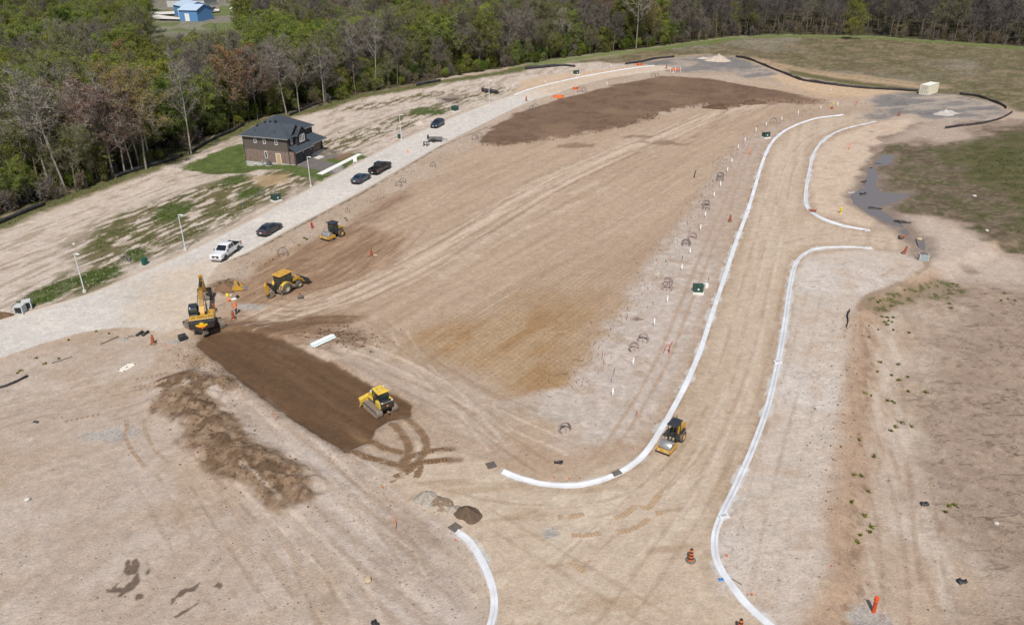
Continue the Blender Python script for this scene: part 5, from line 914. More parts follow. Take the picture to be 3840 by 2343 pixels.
car('sedan', (1007.6, 885.5), (1051.6, 859), 'dark grey sedan parked on the pale street, tail towards the white pickup', paint('graphite_paint', (.035, .038, .045)), SEDAN)
car('sedan', G(1300, 580, 10.735, 600, 1165), G(1300, 580, 10.735, 885, 1000), 'steel blue sedan parked behind the black pickup', paint('steel_blue_paint', (.03, .05, .075)), SEDAN, rim=CHROME)
car('hatchback', G(1560, 430, 12.53, 1270, 505), G(1560, 430, 12.53, 1050, 625), 'dark navy car parked facing the trailer on the far street', paint('navy_paint', (.012, .022, .045)), dict(HATCH, side=-1))
PICK = dict(cat='pickup truck', gz=.14, hx=.03, hz=.1, wb=3.72, w=2.02, L=5.9, r=.40, side=1, sc=1.03, zl=.84, wx=-.02, tl=-.06, th=.22, ty=(.87, 1.0), st=[(-1.02, .42, 1.18, .98), (-.9, .40, 1.2, 1.0), (.9, .40, 1.2, 1.0), (1.25, .40, 1.2, 1.0), (2.0, .40, 1.19, .99), (2.7, .42, 1.18, .98), (2.9, .44, 1.16, .97), (2.95, .46, 1.12, .95)], gh=((-.98, 1.42, 1.19, .94), (-.85, .58, 1.9, .78)), sw=[(.06, .36), (.40, .74)], rw0=.2)
def pickup(pa, pb, label, pm, bedm, spec, rim=RIM):
    e = car('pickup_truck', pa, pb, label, pm, spec, rim=rim)
    b = MB().box(-2.95, -1.03, -1.0, -.86, .45, 1.2, .03).box(-2.95, -1.03, .86, 1.0, .45, 1.2, .03).box(-2.97, -2.86, -.86, .86, .5, 1.18, .03).box(-1.12, -1.03, -.86, .86, .5, 1.18); b.build('bed_sides', pm, e); MB().box(-2.9, -1.05, -.9, .9, .5, .66).build('bed_floor', bedm, e)
    MB().box(-2.855, -1.13, -.855, -.84, .66, 1.19).box(-2.855, -1.13, .84, .855, .66, 1.19).box(-2.855, -2.84, -.84, .84, .66, 1.17).box(-1.14, -1.125, -.84, .84, .66, 1.17).build('bed_liner', bedm, e); [MB().box(-2.93, -1.0, s_ * 1.0, s_ * .88, 1.2, 1.235).build('bed_rail', TRIM, e) for s_ in (-1, 1)]
    for o in list(e.children):
        n = o.name.split('.')[0]
        if n in ('tail_light',): o.location.x = -1.93
        if n == 'bumper' and o.data.vertices[0].co.x < 0: o.location.x = -2.02; o.location.z = .12
        if n == 'number_plate' and o.data.vertices[0].co.x < 0: o.location.x = -2.05; o.location.z = -.3
    return e
wp = pickup(G(780, 880, 8.213, 935, 497), G(780, 880, 8.213, 540, 790), 'white pickup truck with an open bed parked facing the excavator', paint('white_paint', (.72, .73, .74)), TRIM, dict(PICK, side=-1, bump=CHROME))
for p, s_ in (((-1.5, .3, .66), (.4, .35, .3)), ((-1.9, -.3, .66), (.5, .3, .25)), ((-2.3, .2, .66), (.3, .5, .35)), ((-2.5, -.45, .66), (.35, .25, .4))):
    pass
t = empty('tool_box', wp.matrix_basis @ Vector((-1.45, .1, .67)), wp.rotation_euler.z, 'dark tool boxes and gear lying in the white pickup bed', 'tool box'); MB().box(-.2, .2, -.6, .6, 0, .45, .04).build('box', TRIM, t); MB().box(-.16, .16, -.5, .5, .45, .5, .02).build('lid', BLK, t)
# letters on the white pickup grille
tcv = bpy.data.curves.new('letters', 'FONT'); tcv.body = 'GMC'; tcv.size = .2; tcv.extrude = .008; tcv.align_x = 'CENTER'; tob = bpy.data.objects.new('letters_tmp', tcv); COL.objects.link(tob)
dg = bpy.context.evaluated_depsgraph_get(); tm = bpy.data.meshes.new_from_object(tob.evaluated_get(dg)); bpy.data.objects.remove(tob); tm.materials.append(CHROME)
lo = link('letters', tm, wp); lo.rotation_euler = (pi / 2, 0, pi / 2); lo.location = (2.985, 0, .86)
pickup(G(1300, 580, 10.735, 1330, 792), G(1300, 580, 10.735, 1700, 585), 'black pickup truck parked ahead of the steel blue sedan', paint('black_paint', (.008, .009, .012)), TRIM, dict(PICK), rim=BLK)

# flat trailer and fork attachments on the street
p = at(G(1560, 430, 12.53, 850, 1290)); hd = atan2(*(at(G(1560, 430, 12.53, 1100, 1240)) - at(G(1560, 430, 12.53, 580, 1235))).xy.yx); STEEL = mat('weathered_steel', (.17, .165, .155), .6, metal=.3, dirt=.4, vscale=3)
t = empty('trailer', (p.x + .2, p.y + .5, .03), hd, 'small grey flat utility trailer standing on the far street', 'trailer'); MB().box(-1.6, 1.6, -.85, .85, .55, .63).box(-1.6, 1.6, -.85, -.8, .63, .85).box(-1.6, 1.6, .8, .85, .63, .85).build('deck', STEEL, t); MB().box(-1.66, -1.58, -.85, .85, .55, 1.45).build('tailgate', BLK, t); MB().tube([(1.6, -.4, .55), (2.5, 0, .5), (1.6, .4, .55)], .05).cyl((2.5, 0, .5), (3., 0, .5), .05, n=6).cyl((2.6, 0, .0), (2.6, 0, .55), .04, n=6).build('drawbar', BLK, t)
for s_ in (-1, 1): wheel(t, -.2, s_ * 1.0, .36, .22, BLK); MB().box(-.7, .3, s_ * .9, s_ * 1.12, .75, .8).build('mudguard', BLK, t)
p = at(G(1560, 430, 12.53, 490, 1450)); t = empty('fork_attachment', p, hd - .1, 'black pallet fork attachment lying beside the trailer', 'fork frame'); MB().box(-.7, .7, -.06, .06, .05, .15).box(-.7, .7, -.06, .06, .75, .87).box(-.7, -.58, -.06, .06, .15, .75).box(.58, .7, -.06, .06, .15, .75).box(-.06, .06, -.06, .06, .15, .75).build('frame', BLK, t)
for x in (-.42, .36): MB().box(x - .07, x + .07, -1.1, -.06, .04, .1).box(x - .07, x + .07, -.1, -.06, .1, .7).build('tine', BLK, t)
# ================================================================== CONSTRUCTION MACHINES
def dirty(name, c, rough=.5, d=.5): return mat(name, c, rough, var=.12, vscale=1.6, dirt=d, dirtcol=(.27, .21, .155), coat=.1)
YEL = dirty('machine_yellow', (.56, .31, .03), .45, .35); YEL2 = dirty('dozer_yellow', (.66, .45, .06), .45, .25); MBLK = dirty('machine_black', (.018, .019, .022), .5, .22); MUDST = dirty('muddy_steel', (.20, .165, .135), .8, .7); STL = mat('polished_steel', (.42, .42, .41), .4, metal=.6, var=.1, dirt=.25); TYM = mat('muddy_tyre', (.075, .068, .06), .9, var=.2, dirt=.6, vscale=3, dirtcol=(.25, .21, .17)); ROOFK = mat('navy_black_roof', (.022, .026, .038), .45, var=.1, dirt=.12); MGL = mat('cab_glass', (.02, .03, .03), .06, spec=.9); CHR = mat('cylinder_rod', (.6, .6, .6), .2, metal=1.); SAFE = mat('beacon_orange', (.8, .22, .02), .4)
def track(par, L, r, w, y, n=34, m=MUDST, frame=MUDST, zc=None):
    a = MB(); per = 2 * (L - 2 * r) + 2 * pi * r; hw = w / 2; st = (L - 2 * r) / 2
    for i in range(n):
        s_ = per * i / n
        if s_ < 2 * st: M = Matrix.Translation((-st + s_, y, 2 * r))
        elif s_ < 2 * st + pi * r: t = (s_ - 2 * st) / r; M = Matrix.Translation((st + sin(t) * r, y, r + cos(t) * r)) @ Matrix.Rotation(t, 4, 'Y')
        elif s_ < 4 * st + pi * r: M = Matrix.Translation((st - (s_ - 2 * st - pi * r), y, 0)) @ Matrix.Rotation(pi, 4, 'Y')
        else: t = (s_ - 4 * st - pi * r) / r; M = Matrix.Translation((-st - sin(t) * r, y, r - cos(t) * r)) @ Matrix.Rotation(pi + t, 4, 'Y')
        p = per / n; a.M = M; a.box(-p * .48, p * .48, -hw, hw, -.05, 0).box(-p * .45, -p * .3, -hw, hw, 0, .05); a.M = None
    t = a.build('track', m, par); f = MB().box(-st, st, y - hw * .55, y + hw * .55, r * .35, r * 1.75)
    for i in range(6): f.cyl((-st + 2 * st * i / 5, y - hw * .7, r * .35), (-st + 2 * st * i / 5, y + hw * .7, r * .35), r * .33, n=10)
    for s_ in (-1, 1): f.cyl((s_ * st, y - hw * .6, r), (s_ * st, y + hw * .6, r), r * .8, n=14)
    f.build('track_frame', frame, t); return t
def leaf_shape(): # maple leaf outline, unit height
    h = [(0, .5), (.09, .33), (.18, .38), (.14, .12), (.27, .24), (.30, .17), (.45, .19), (.40, .06), (.45, .02), (.22, -.16), (.25, -.24), (.03, -.21), (.035, -.45)]
    return h + [(-x, y) for x, y in h[::-1] if x > 0]
# ---------------------------------------------------------------- excavator
P0, P1 = gnd([G(660, 1030, 6.26, 350, 1310)], 1.2)[0], gnd([G(660, 1030, 6.26, 900, 1230)], 1.2)[0]; d = P1 - P0; cwid = hypot(*d); fw = np.array([-d[1], d[0]]) / cwid; c = (P0 + P1) / 2 + fw * 2.75; hd = atan2(fw[1], fw[0])
ex = empty('excavator', (c[0], c[1], gz(*c)), hd, 'yellow tracked excavator with a maple leaf on its black counterweight', 'excavator')
Ta, Tb = gnd([G(660, 1030, 6.26, 120, 1150)], .4)[0], gnd([G(660, 1030, 6.26, 680, 1440)], .3)[0]; th = atan2(Tb[1] - Ta[1], Tb[0] - Ta[0]) - hd
uc = MB(); uc.M = Matrix.Rotation(th, 4, 'Z'); uc.box(-1.2, 1.2, -1.0, 1.0, .5, .95, .08).cyl((0, 0, .9), (0, 0, 1.18), .65, n=20); uco = uc.build('undercarriage', MBLK, ex)
for s_ in (-1, 1):
    t = track(ex, 4.7, .45, .66, 0, 44); t.rotation_euler.z = th; t.location = Matrix.Rotation(th, 4, 'Z') @ Vector((0, s_ * 1.25, 0)); t.children[0].rotation_euler.z = 0
W2 = 1.5
MB().box(-2.1, 1.5, -W2, W2, 1.18, 1.5, .05).build('platform', MBLK, ex)
cw = MB(); n = 10; outer = []; 
for i in range(n + 1): y = -W2 + 2 * W2 * i / n; outer.append((-2.75 - .28 * (1 - (y / W2) ** 2), y))
rings = [[(x, y, 1.2) for x, y in outer] + [(-2.0, W2, 1.2), (-2.0, -W2, 1.2)], [(x - .06, y, 1.45) for x, y in outer] + [(-2.0, W2, 1.45), (-2.0, -W2, 1.45)], [(x - .03, y, 2.08) for x, y in outer] + [(-2.0, W2, 2.08), (-2.0, -W2, 2.08)], [(x + .1, y * .98, 2.18) for x, y in outer] + [(-2.0, W2, 2.18), (-2.0, -W2, 2.18)]]
cw.loft(rings); cwo = cw.build('counterweight', MBLK, ex, True)
LY, LO = mat('emblem_yellow', (.85, .55, .01), .5, var=.03), mat('emblem_orange', (.85, .22, .02), .5, var=.03); LS = leaf_shape()
def clip(poly, zc, above):
    o = []; 
    for i in range(len(poly)):
        a, b = poly[i], poly[(i + 1) % len(poly)]; ia, ib = (a[1] > zc) == above, (b[1] > zc) == above
        if ia: o.append(a)
        if ia != ib: t = (zc - a[1]) / (b[1] - a[1]); o.append((a[0] + (b[0] - a[0]) * t, zc))
    return o
for poly, m_, nm in ((clip(LS, -.05, True), LY, 'upper'), (clip(LS, -.07, False), LO, 'lower')):
    v = [(-3.13 + .25 * ((x * 1.6) / W2) ** 2, -x * 1.6, 1.7 + z * 1.02) for x, z in poly]; q = MB(); q.add(v, [tuple(range(len(v)))]); q.build('emblem', m_, cwo)
for s_ in (-1, 1): MB().box(-2.87, -2.8, s_ * 1.1, s_ * 1.4, 1.3, 1.38).build('reflector', LAMPR, cwo)
hood = MB().box(-2.35, -1.0, -W2, W2, 1.5, 2.22, .08).build('engine_hood', YEL, ex)
for i, (x, y, a, b) in enumerate(((-1.9, -1.1, .3, .12), (-1.9, -.5, .22, .14), (-1.9, .1, .35, .1), (-1.6, .1, .35, .1), (-1.9, .95, .2, .1), (-1.65, .95, .2, .1), (-1.6, -1.1, .3, .1))): MB().box(x - b, x + b, y - a, y + a, 2.22, 2.235).build('vent', mat('vent_dark', (.25, .15, .03), .6), hood)
MB().box(-1.0, 1.2, -W2, -.6, 1.5, 1.85, .06).build('side_box', YEL, ex)
MB().tube([(-1.1, -1.45, 2.2), (-1.0, -1.45, 2.6), (.3, -1.45, 2.45), (1.1, -1.45, 1.85)], .03).tube([(-1.0, -.75, 2.2), (-.9, -.75, 2.6), (.1, -.75, 2.4), (.1, -.75, 1.85)], .03).build('handrail', MBLK, ex)
cab = MB().box(-.55, 1.35, .5, W2, 1.5, 2.1, .06).box(-.55, 1.35, .5, W2, 2.78, 2.9, .05).box(-.55, -.45, .5, .6, 2.1, 2.78).box(-.55, -.45, 1.4, 1.5, 2.1, 2.78).box(1.2, 1.3, .5, .6, 2.1, 2.78).box(1.2, 1.3, 1.4, 1.5, 2.1, 2.78).build('cab', ROOFK, ex)
MB().box(-.5, 1.25, .55, 1.45, 2.1, 2.78).build('cab_glass', MGL, cab); MB().box(-.3, -.1, 1.2, 1.35, 2.9, 2.97).build('beacon', WHITE, cab)
bm_ = MB().prism([(-.1, 1.7), (.55, 1.75), (1.9, 2.95), (3.2, 3.7), (7.2, 3.6), (7.2, 3.25), (3.5, 3.0), (2.4, 2.5), (.9, 1.4)][::-1], -.27, .27).build('boom', YEL, ex)
for z_, n_ in ((0, 3),):
    for y in (-.2, -.07, .07, .2): MB().tube([(1.2, y, 2.4), (2.0, y, 3.08), (3.2, y, 3.76), (6.0, y, 3.7)], .028, 5).build('hose', MBLK, bm_)
for s_ in (-1, 1): MB().cyl((.9, s_ * .55, 1.6), (1.9, s_ * .5, 2.3), .11, n=10).build('boom_cylinder', MBLK, ex); MB().cyl((1.9, s_ * .5, 2.3), (3.0, s_ * .42, 3.2), .06, n=8).build('cylinder_rod', CHR, ex)
MB().cyl((4.2, 0, 3.95), (6.0, 0, 4.15), .12, n=10).build('stick_cylinder', MBLK, ex); MB().cyl((6.0, 0, 4.15), (6.9, 0, 4.2), .06, n=8).build('cylinder_rod', CHR, ex)
MB().prism([(6.7, 4.3), (7.15, 4.3), (7.65, 3.5), (9.05, 1.35), (8.75, 1.2), (7.25, 3.0), (6.95, 3.4)], -.24, .24).build('stick', YEL, ex); MB().cyl((7.3, 0, 4.1), (8.7, 0, 2.2), .1, n=8).build('bucket_cylinder', MBLK, ex)
bk = MB(); pr = [(8.7, 1.5), (9.2, 1.5), (9.65, 1.1), (9.75, .55), (9.4, .12), (8.7, .02), (8.4, .1)]
bk.prism(pr, -.95, -.90).prism(pr, .90, .95); 
for a, b in zip(pr[1:-1], pr[2:]): bk.prism([a, b, (b[0] - .05, b[1] + .03), (a[0] - .05, a[1] - .02)], -.92, .92)
bko = bk.build('bucket', MUDST, ex)
for i in range(5): MB().box(8.15, 8.45, -.9 + i * .42, -.76 + i * .42, .02, .12).build('tooth', STL, bko)
# ---------------------------------------------------------------- bulldozer
A, B = at(G(1320, 1420, 9.394, 960, 1385)), at(G(1320, 1420, 9.394, 440, 940)); hd = atan2(B.y - A.y, B.x - A.x); n_ = Vector((-sin(hd), cos(hd), 0)); c = (A + B) / 2 - n_ * 1.0 - Vector((cos(hd), sin(hd), 0)) * .12
dz = empty('bulldozer', (c.x, c.y, gz(c.x, c.y)), hd, 'yellow bulldozer with wide tracks spreading the dark soil', 'bulldozer')
dz.scale = (.93, .93, .93)
for s_ in (-1, 1): track(dz, 3.3, .42, .72, s_ * .98, 36)
MB().box(-1.45, 1.55, -.6, .6, .45, 1.1, .06).build('chassis', MBLK, dz)
MB().prism([(.35, 1.05), (1.75, 1.05), (1.75, 1.55), (1.6, 1.62), (.35, 1.85)], -.5, .5).build('engine_hood', YEL2, dz); MB().cyl((.75, .42, 1.7), (.75, .42, 2.6), .07, n=10).cyl((.75, .42, 2.6), (.68, .42, 2.72), .07, n=10).build('exhaust', MBLK, dz)
cab = MB().prism([(-.95, 1.1), (.4, 1.1), (.4, 1.7), (.3, 2.65), (-1.0, 2.65), (-1.1, 1.7)], -.62, .62).build('cab', MBLK, dz); MB().prism([(-1.02, 1.75), (.33, 1.75), (.27, 2.55), (-.98, 2.55)], -.635, .635).build('cab_glass', MGL, cab); MB().box(-1.13, -1.1, -.5, .5, 1.75, 2.5).build('rear_glass', MGL, cab)
MB().loft([[(-1.15, -.72, 2.62), (.45, -.6, 2.62), (.45, .6, 2.62), (-1.15, .72, 2.62)], [(-1.18, -.74, 2.75), (.5, -.62, 2.75), (.5, .62, 2.75), (-1.18, .74, 2.75)], [(-1.05, -.6, 2.86), (.38, -.5, 2.86), (.38, .5, 2.86), (-1.05, .6, 2.86)]]).build('cab_roof', YEL2, dz)
for p in ((-.2, .3), (-.35, -.25)): MB().cyl((p[0], p[1], 2.86), (p[0], p[1], 2.875), .07, n=10).build('roof_cap', MBLK, dz)
for s_ in (-1, 1): MB().cyl((.35, s_ * .78, 2.5), (.35, s_ * .78, 2.62), .11, n=12).build('work_light', LAMPW, dz); MB().prism([(-1.55, 1.05), (-.6, 1.05), (-.6, 1.75), (-1.45, 1.75)], s_ * .62, s_ * .9).build('fender', YEL2, dz); MB().box(-.62, -.5, s_ * .62, s_ * .88, 1.0, 2.1).build('door_post', MBLK, dz); MB().prism([(.4, 1.05), (1.6, 1.05), (1.6, 1.2), (.4, 1.3)], s_ * .5, s_ * .62).build('hood_side', YEL2, dz)
MB().box(-1.75, -1.1, -.75, .75, .95, 1.75, .06).build('rear_tank', MBLK, dz); MB().box(-1.77, -1.75, -.12, .14, 1.25, 1.42).build('warning_triangle', SAFE, dz); MB().box(-1.78, -1.7, -.72, .72, 1.72, 1.8, .02).build('tank_bar', STL, dz); MB().box(-2.0, -1.7, -.1, .1, .4, .6).build('hitch', MUDST, dz)
for s_ in (-1, 1): MB().box(-1.8, -1.7, s_ * .55, s_ * .72, 1.78, 1.9).build('rear_lamp', LAMPW, dz); MB().box(.8, 2.2, s_ * .55, s_ * .7, .42, .62).build('push_arm', YEL2, dz); MB().cyl((1.3, s_ * .45, 1.2), (2.15, s_ * .5, .75), .06, n=8).build('lift_cylinder', CHR, dz)
bl = MB(); bl.M = Matrix.Translation((2.05, 0, 0)) @ Matrix.Rotation(radians(13), 4, 'Z')
prof = [(.28, .0), (.12, .25), (.08, .6), (.14, .95), (.24, 1.15)]; outerp = [(.3, 1.17), (.0, .98), (-.06, .6), (-.02, .25), (.2, -.01)]
bl.prism(prof + outerp, -1.65, 1.65); bl.build('blade', YEL2, dz); e = MB(); e.M = bl.M; e.box(.22, .34, -1.66, 1.66, -.04, .12).build('cutting_edge', STL, dz)
# ---------------------------------------------------------------- rollers
def roller(name, label, c, hd, sc, padfoot, cabbed, lift=0.):
    e = empty(name, (c.x, c.y, c.z), hd, label, 'road roller'); e.scale = sc; dw = .95
    dr = MB().lathe([(.12, -dw), (.70, -dw), (.72, -dw + .03), (.72, dw - .03), (.70, dw), (.12, dw)], 30, 'y', (1.45, 0, .74)).build('drum', STL, e, True)
    if padfoot:
        pads = MB()
        for r_ in range(9):
            for k in range(14):
                t = 2 * pi * (k + .5 * (r_ % 2)) / 14; pads.M = Matrix.Translation((1.45, -.82 + r_ * .205, .74)) @ Matrix.Rotation(t, 4, 'Y'); pads.loft([[(-.075, -.06, .71), (.075, -.06, .71), (.075, .06, .71), (-.075, .06, .71)], [(-.05, -.04, .82), (.05, -.04, .82), (.05, .04, .82), (-.05, .04, .82)]])
        pads.build('pad_feet', STL, dr)
    YM = YEL
    MB().box(2.3, 2.48, -1.12, 1.12, .45, .85, .03).box(.35, .5, -1.12, 1.12, .45, .85, .03).box(.35, 2.48, -1.14, -1.0, .42, .88, .03).box(.35, 2.48, 1.0, 1.14, .42, .88, .03).build('drum_frame', YM, e)
    MB().box(2.485, 2.5, -.9, -.5, .55, .75).box(2.485, 2.5, .1, .9, .55, .75).build('decal', mat('decal_pale', (.6, .45, .3), .6), e)
    MB().box(-.2, .4, -.35, .35, .5, .95).build('articulation', MBLK, e)
    if not padfoot: MB().cyl((-.1, -.5, .9), (.35, -.5, .95), .06, n=6).cyl((-.1, .5, .9), (.35, .5, .95), .06, n=6).build('hose', MBLK, e)
    MB().box(-1.15, -.1, -.75, .75, .75, 1.15, .04).build('platform', MBLK, e)
    MB().prism([(-2.75, .9), (-1.1, .9), (-1.1, 1.75 + lift), (-1.4, 1.85 + lift), (-2.6, 1.6 + lift), (-2.75, 1.4 + lift)], -.62, .62).build('engine_hood', YM, e); MB().box(-2.4, -1.5, -.635, .635, 1.15, 1.5).build('hood_grille', MBLK, e); MB().cyl((-1.5, -.35, 1.8), (-1.5, -.35, 2.35 + 1.6 * lift), .06, n=8).tube([(-1.5, -.35, 2.3 + 1.6 * lift), (-1.53, -.35, 2.45 + 1.6 * lift), (-1.63, -.35, 2.52 + 1.6 * lift)], .06, 8).build('exhaust', MBLK, e)
    for s_ in (-1, 1): wheel(e, -1.55, s_ * .85, .72, .5, YM, TYM, .5, 18 if padfoot else 0); MB().box(-2.1, -.95, s_ * .6, s_ * 1.05, 1.46, 1.53).build('fender', MBLK, e)
    if cabbed:
        cab = MB().box(-1.05, .25, -.72, .72, 1.1, 1.35).build('cab', MBLK, e)
        for x in (-1.05, .17):
            for s_ in (-1, 1): MB().box(x, x + .08, s_ * .64, s_ * .72, 1.35, 2.75).build('cab_post', MBLK, cab)
        MB().box(-1.0, .2, -.68, .68, 1.35, 2.72).build('cab_glass', mat('tinted_glass', (.025, .038, .036), .06, spec=.9), cab); MB().loft([[(-1.3, -.85, 2.75), (.5, -.85, 2.75), (.5, .85, 2.75), (-1.3, .85, 2.75)], [(-1.3, -.85, 2.85), (.5, -.85, 2.85), (.5, .85, 2.85), (-1.3, .85, 2.85)], [(-1.1, -.65, 2.93), (.3, -.65, 2.93), (.3, .65, 2.93), (-1.1, .65, 2.93)]]).build('cab_roof', ROOFK, e)
        MB().cyl((-1.0, -.5, 2.93), (-1.0, -.5, 3.12), .05, n=8).build('beacon', SAFE, e); MB().tube([(.4, .85, 2.6), (.75, 1.15, 2.55)], .02, 5).box(.65, .85, 1.1, 1.2, 2.3, 2.75).build('mirror', MBLK, e); MB().tube([(.2, .8, 1.1), (.55, .95, 1.5), (.6, .95, 1.9), (.25, .8, 2.1)], .025, 5).build('handrail', MBLK, e)
    else:
        for x in (-1.05, .15):
            for s_ in (-1, 1): MB().box(x, x + .07, s_ * .62, s_ * .69, 1.1, 2.5 + lift).build('canopy_post', MBLK, e)
        MB().box(-1.35, .5, -.8, .8, 2.5 + lift, 2.6 + lift, .03).build('canopy', ROOFK, e); MB().box(-.95, -.45, -.28, .28, 1.15, 1.5, .04).box(-.98, -.85, -.28, .28, 1.5, 2.0, .04).build('seat', MBLK, e); MB().box(-.15, .1, -.25, .25, 1.15, 1.75, .04).build('console', MBLK, e); MB().lathe([(.17, -.015), (.2, -.015), (.2, .015), (.17, .015)], 14, 'z', (-.2, 0, 1.85)).build('steering_wheel', MBLK, e)
        for y in (-.2, .3): MB().box(.1, .35, y - .12, y + .12, 1.0, 1.25).build('cover_plate', mat('khaki_plate', (.35, .33, .24), .6), e)
    return e
def axis(f0, f1, rr, z=.4):
    a = (np.array(gnd([f0], z)[0]) + np.array(gnd([f1], z)[0])) / 2; b = np.array(gnd([rr], 0)[0]); return a, b
a0, a1 = gnd([G(2430, 1560, 9.394, 300, 1160)], .5)[0], gnd([G(2430, 1560, 9.394, 760, 1330)], .5)[0]; d = a1 - a0; wv = hypot(*d); fwv = np.array([d[1], -d[0]]) / wv; hd = atan2(fwv[1], fwv[0]); sc = wv / 2.28 * 1.03; m_ = (a0 + a1) / 2; c = m_ - fwv * 2.45 * .8
RD1 = (hd, sc, c.tolist()); roller('smooth_drum_roller', 'yellow smooth drum roller with flat black canopy on the new road', Vector((c[0], c[1], gz(*c))), hd, (.8, .65, .86), False, False, .42)
a0, a1 = gnd([G(1170, 800, 12.53, 280, 1060)], .6)[0], gnd([G(1170, 800, 12.53, 830, 1220)], .6)[0]; rr = np.array(gnd([G(1170, 800, 12.53, 1400, 1090)], 0)[0]); d = a1 - a0; m_ = (a0 + a1) / 2; back = rr - m_
wv = hypot(*d); fwv = np.array([d[1], -d[0]]) / wv; hd = atan2(fwv[1], fwv[0]); sc = min(wv / 2.28, 1.06); c = m_ - fwv * 2.4 * .77
RD2 = (hd, wv, c.tolist()); roller('padfoot_roller', 'yellow padfoot roller with enclosed cab and studded drum', Vector((c[0], c[1], gz(*c))), hd, (.77, .9, .9), True, True)
# ---------------------------------------------------------------- backhoe loader
A, B = at(G(960, 1000, 11.2, 1310, 1118)), at(G(960, 1000, 11.2, 1830, 885)); hd = atan2(B.y - A.y, B.x - A.x); n_ = Vector((-sin(hd), cos(hd), 0)); c = (A + B) / 2 + n_ * .9
bh = empty('backhoe_loader', (c.x, c.y, gz(c.x, c.y)), hd, 'yellow backhoe loader with its digging arm folded on brown soil', 'backhoe'); wb = (B - A).length; bh.scale = (1.02,) * 3
for s_ in (-1, 1): wheel(bh, -wb / 2, s_ * .88, .78, .5, mat('cream_rim', (.45, .40, .28), .7, dirt=.5), TYM, .5, 18); wheel(bh, wb / 2, s_ * .85, .52, .38, mat('cream_rim', (.45, .40, .28)), TYM, .5, 14)
MB().box(-1.9, 1.6, -.4, .4, .5, .95, .04).build('chassis', MBLK, bh); MB().prism([(.25, .9), (1.85, .9), (1.85, 1.35), (.25, 1.6)], -.42, .42).build('engine_hood', YEL, bh); MB().box(1.85, 1.9, -.4, .4, .85, 1.3).build('grille', MBLK, bh)
for s_ in (-1, 1):
    pf = []
    for i in range(9): t = radians(12 + 156 * i / 8); pf.append((-wb / 2 + cos(t) * 1.0, .78 + sin(t) * .92))
    for i in range(8, -1, -1): t = radians(12 + 156 * i / 8); pf.append((-wb / 2 + cos(t) * .9, .78 + sin(t) * .83))
    MB().prism(pf, s_ * .6, s_ * 1.12).build('fender', YEL2, bh); MB().box(-.1, .5, s_ * .45, s_ * .95, .42, .75, .03).build('step', MUDST, bh)
cab = MB().box(-1.75, .2, -.7, .7, .95, 1.25).build('cab', MBLK, bh)
for x in (-1.75, -.75, .12):
    for s_ in (-1, 1): MB().box(x, x + .08, s_ * .64, s_ * .72, 1.25, 2.65).build('cab_post', MBLK, cab)
MB().box(-1.71, .16, -.68, .68, 1.25, 2.62).build('cab_glass', mat('green_tint_glass', (.03, .04, .035), .06, spec=.9), cab); MB().loft([[(-1.95, -.8, 2.62), (.35, -.8, 2.62), (.35, .8, 2.62), (-1.95, .8, 2.62)], [(-2.0, -.82, 2.72), (.4, -.82, 2.72), (.4, .82, 2.72), (-2.0, .82, 2.72)], [(-1.85, -.7, 2.8), (.2, -.7, 2.8), (.2, .7, 2.8), (-1.85, .7, 2.8)]]).build('cab_roof', YEL, bh)
for p in ((-1.3, .3), (-.3, .35), (-.4, -.4)): MB().cyl((*p, 2.8), (*p, 2.83), .06, n=8).build('roof_lamp', MBLK, bh)
MB().cyl((.55, .3, 1.5), (.55, .3, 2.75), .045, n=8).build('exhaust', MBLK, bh)
for s_ in (-1, 1):
    MB().prism([(.35, 1.35), (1.3, 1.45), (2.1, 1.0), (2.45, .35), (2.3, .3), (1.9, .85), (1.25, 1.2), (.35, 1.15)], s_ * .5, s_ * .62).build('loader_arm', YEL, bh); MB().cyl((.7, s_ * .56, .75), (1.8, s_ * .56, .95), .055, n=8).build('lift_cylinder', CHR, bh)
lb = MB(); pr = [(2.4, .85), (2.45, .95), (2.7, .95), (2.62, .85), (2.5, .5), (2.6, .16), (3.35, .1), (3.35, .04), (2.5, .04), (2.38, .45)]
lb.prism(pr, -1.12, 1.12).prism([(2.45, .06), (3.2, .06), (2.7, .93), (2.45, .9)], -1.15, -1.1).prism([(2.45, .06), (3.2, .06), (2.7, .93), (2.45, .9)], 1.1, 1.15).build('loader_bucket', MBLK, bh)
MB().box(-2.15, -1.9, -1.05, 1.05, .4, .75).box(-2.15, -1.95, -1.05, -.85, .05, 1.5).box(-2.15, -1.95, .85, 1.05, .05, 1.5).build('stabilizer', MUDST, bh)
MB().prism([(-2.1, .6), (-2.4, .6), (-3.6, 2.0), (-3.75, 2.3), (-3.45, 2.35), (-2.9, 1.9), (-2.1, 1.1)], -.16, .16).build('backhoe_boom', MBLK, bh); MB().prism([(-3.75, 2.4), (-3.35, 2.3), (-3.5, .7), (-3.75, .6), (-3.95, 1.9)], -.15, .15).build('backhoe_stick', YEL, bh); MB().box(-2.6, -2.3, .16, .3, 1.05, 1.35, .05).build('boom_lock', YEL, bh)
hb = MB(); pr = [(-3.6, .95), (-3.0, 1.05), (-2.75, .7), (-2.85, .3), (-3.3, .12), (-3.65, .2)]; hb.prism(pr, -.42, -.38).prism(pr, .38, .42)
for a, b in zip(pr[:-1], pr[1:]): hb.prism([a, b, (b[0] - .04, b[1] + .05), (a[0] - .03, a[1] + .04)], -.4, .4)
hb.build('backhoe_bucket', MUDST, bh)
print('rollers', RD1, RD2)
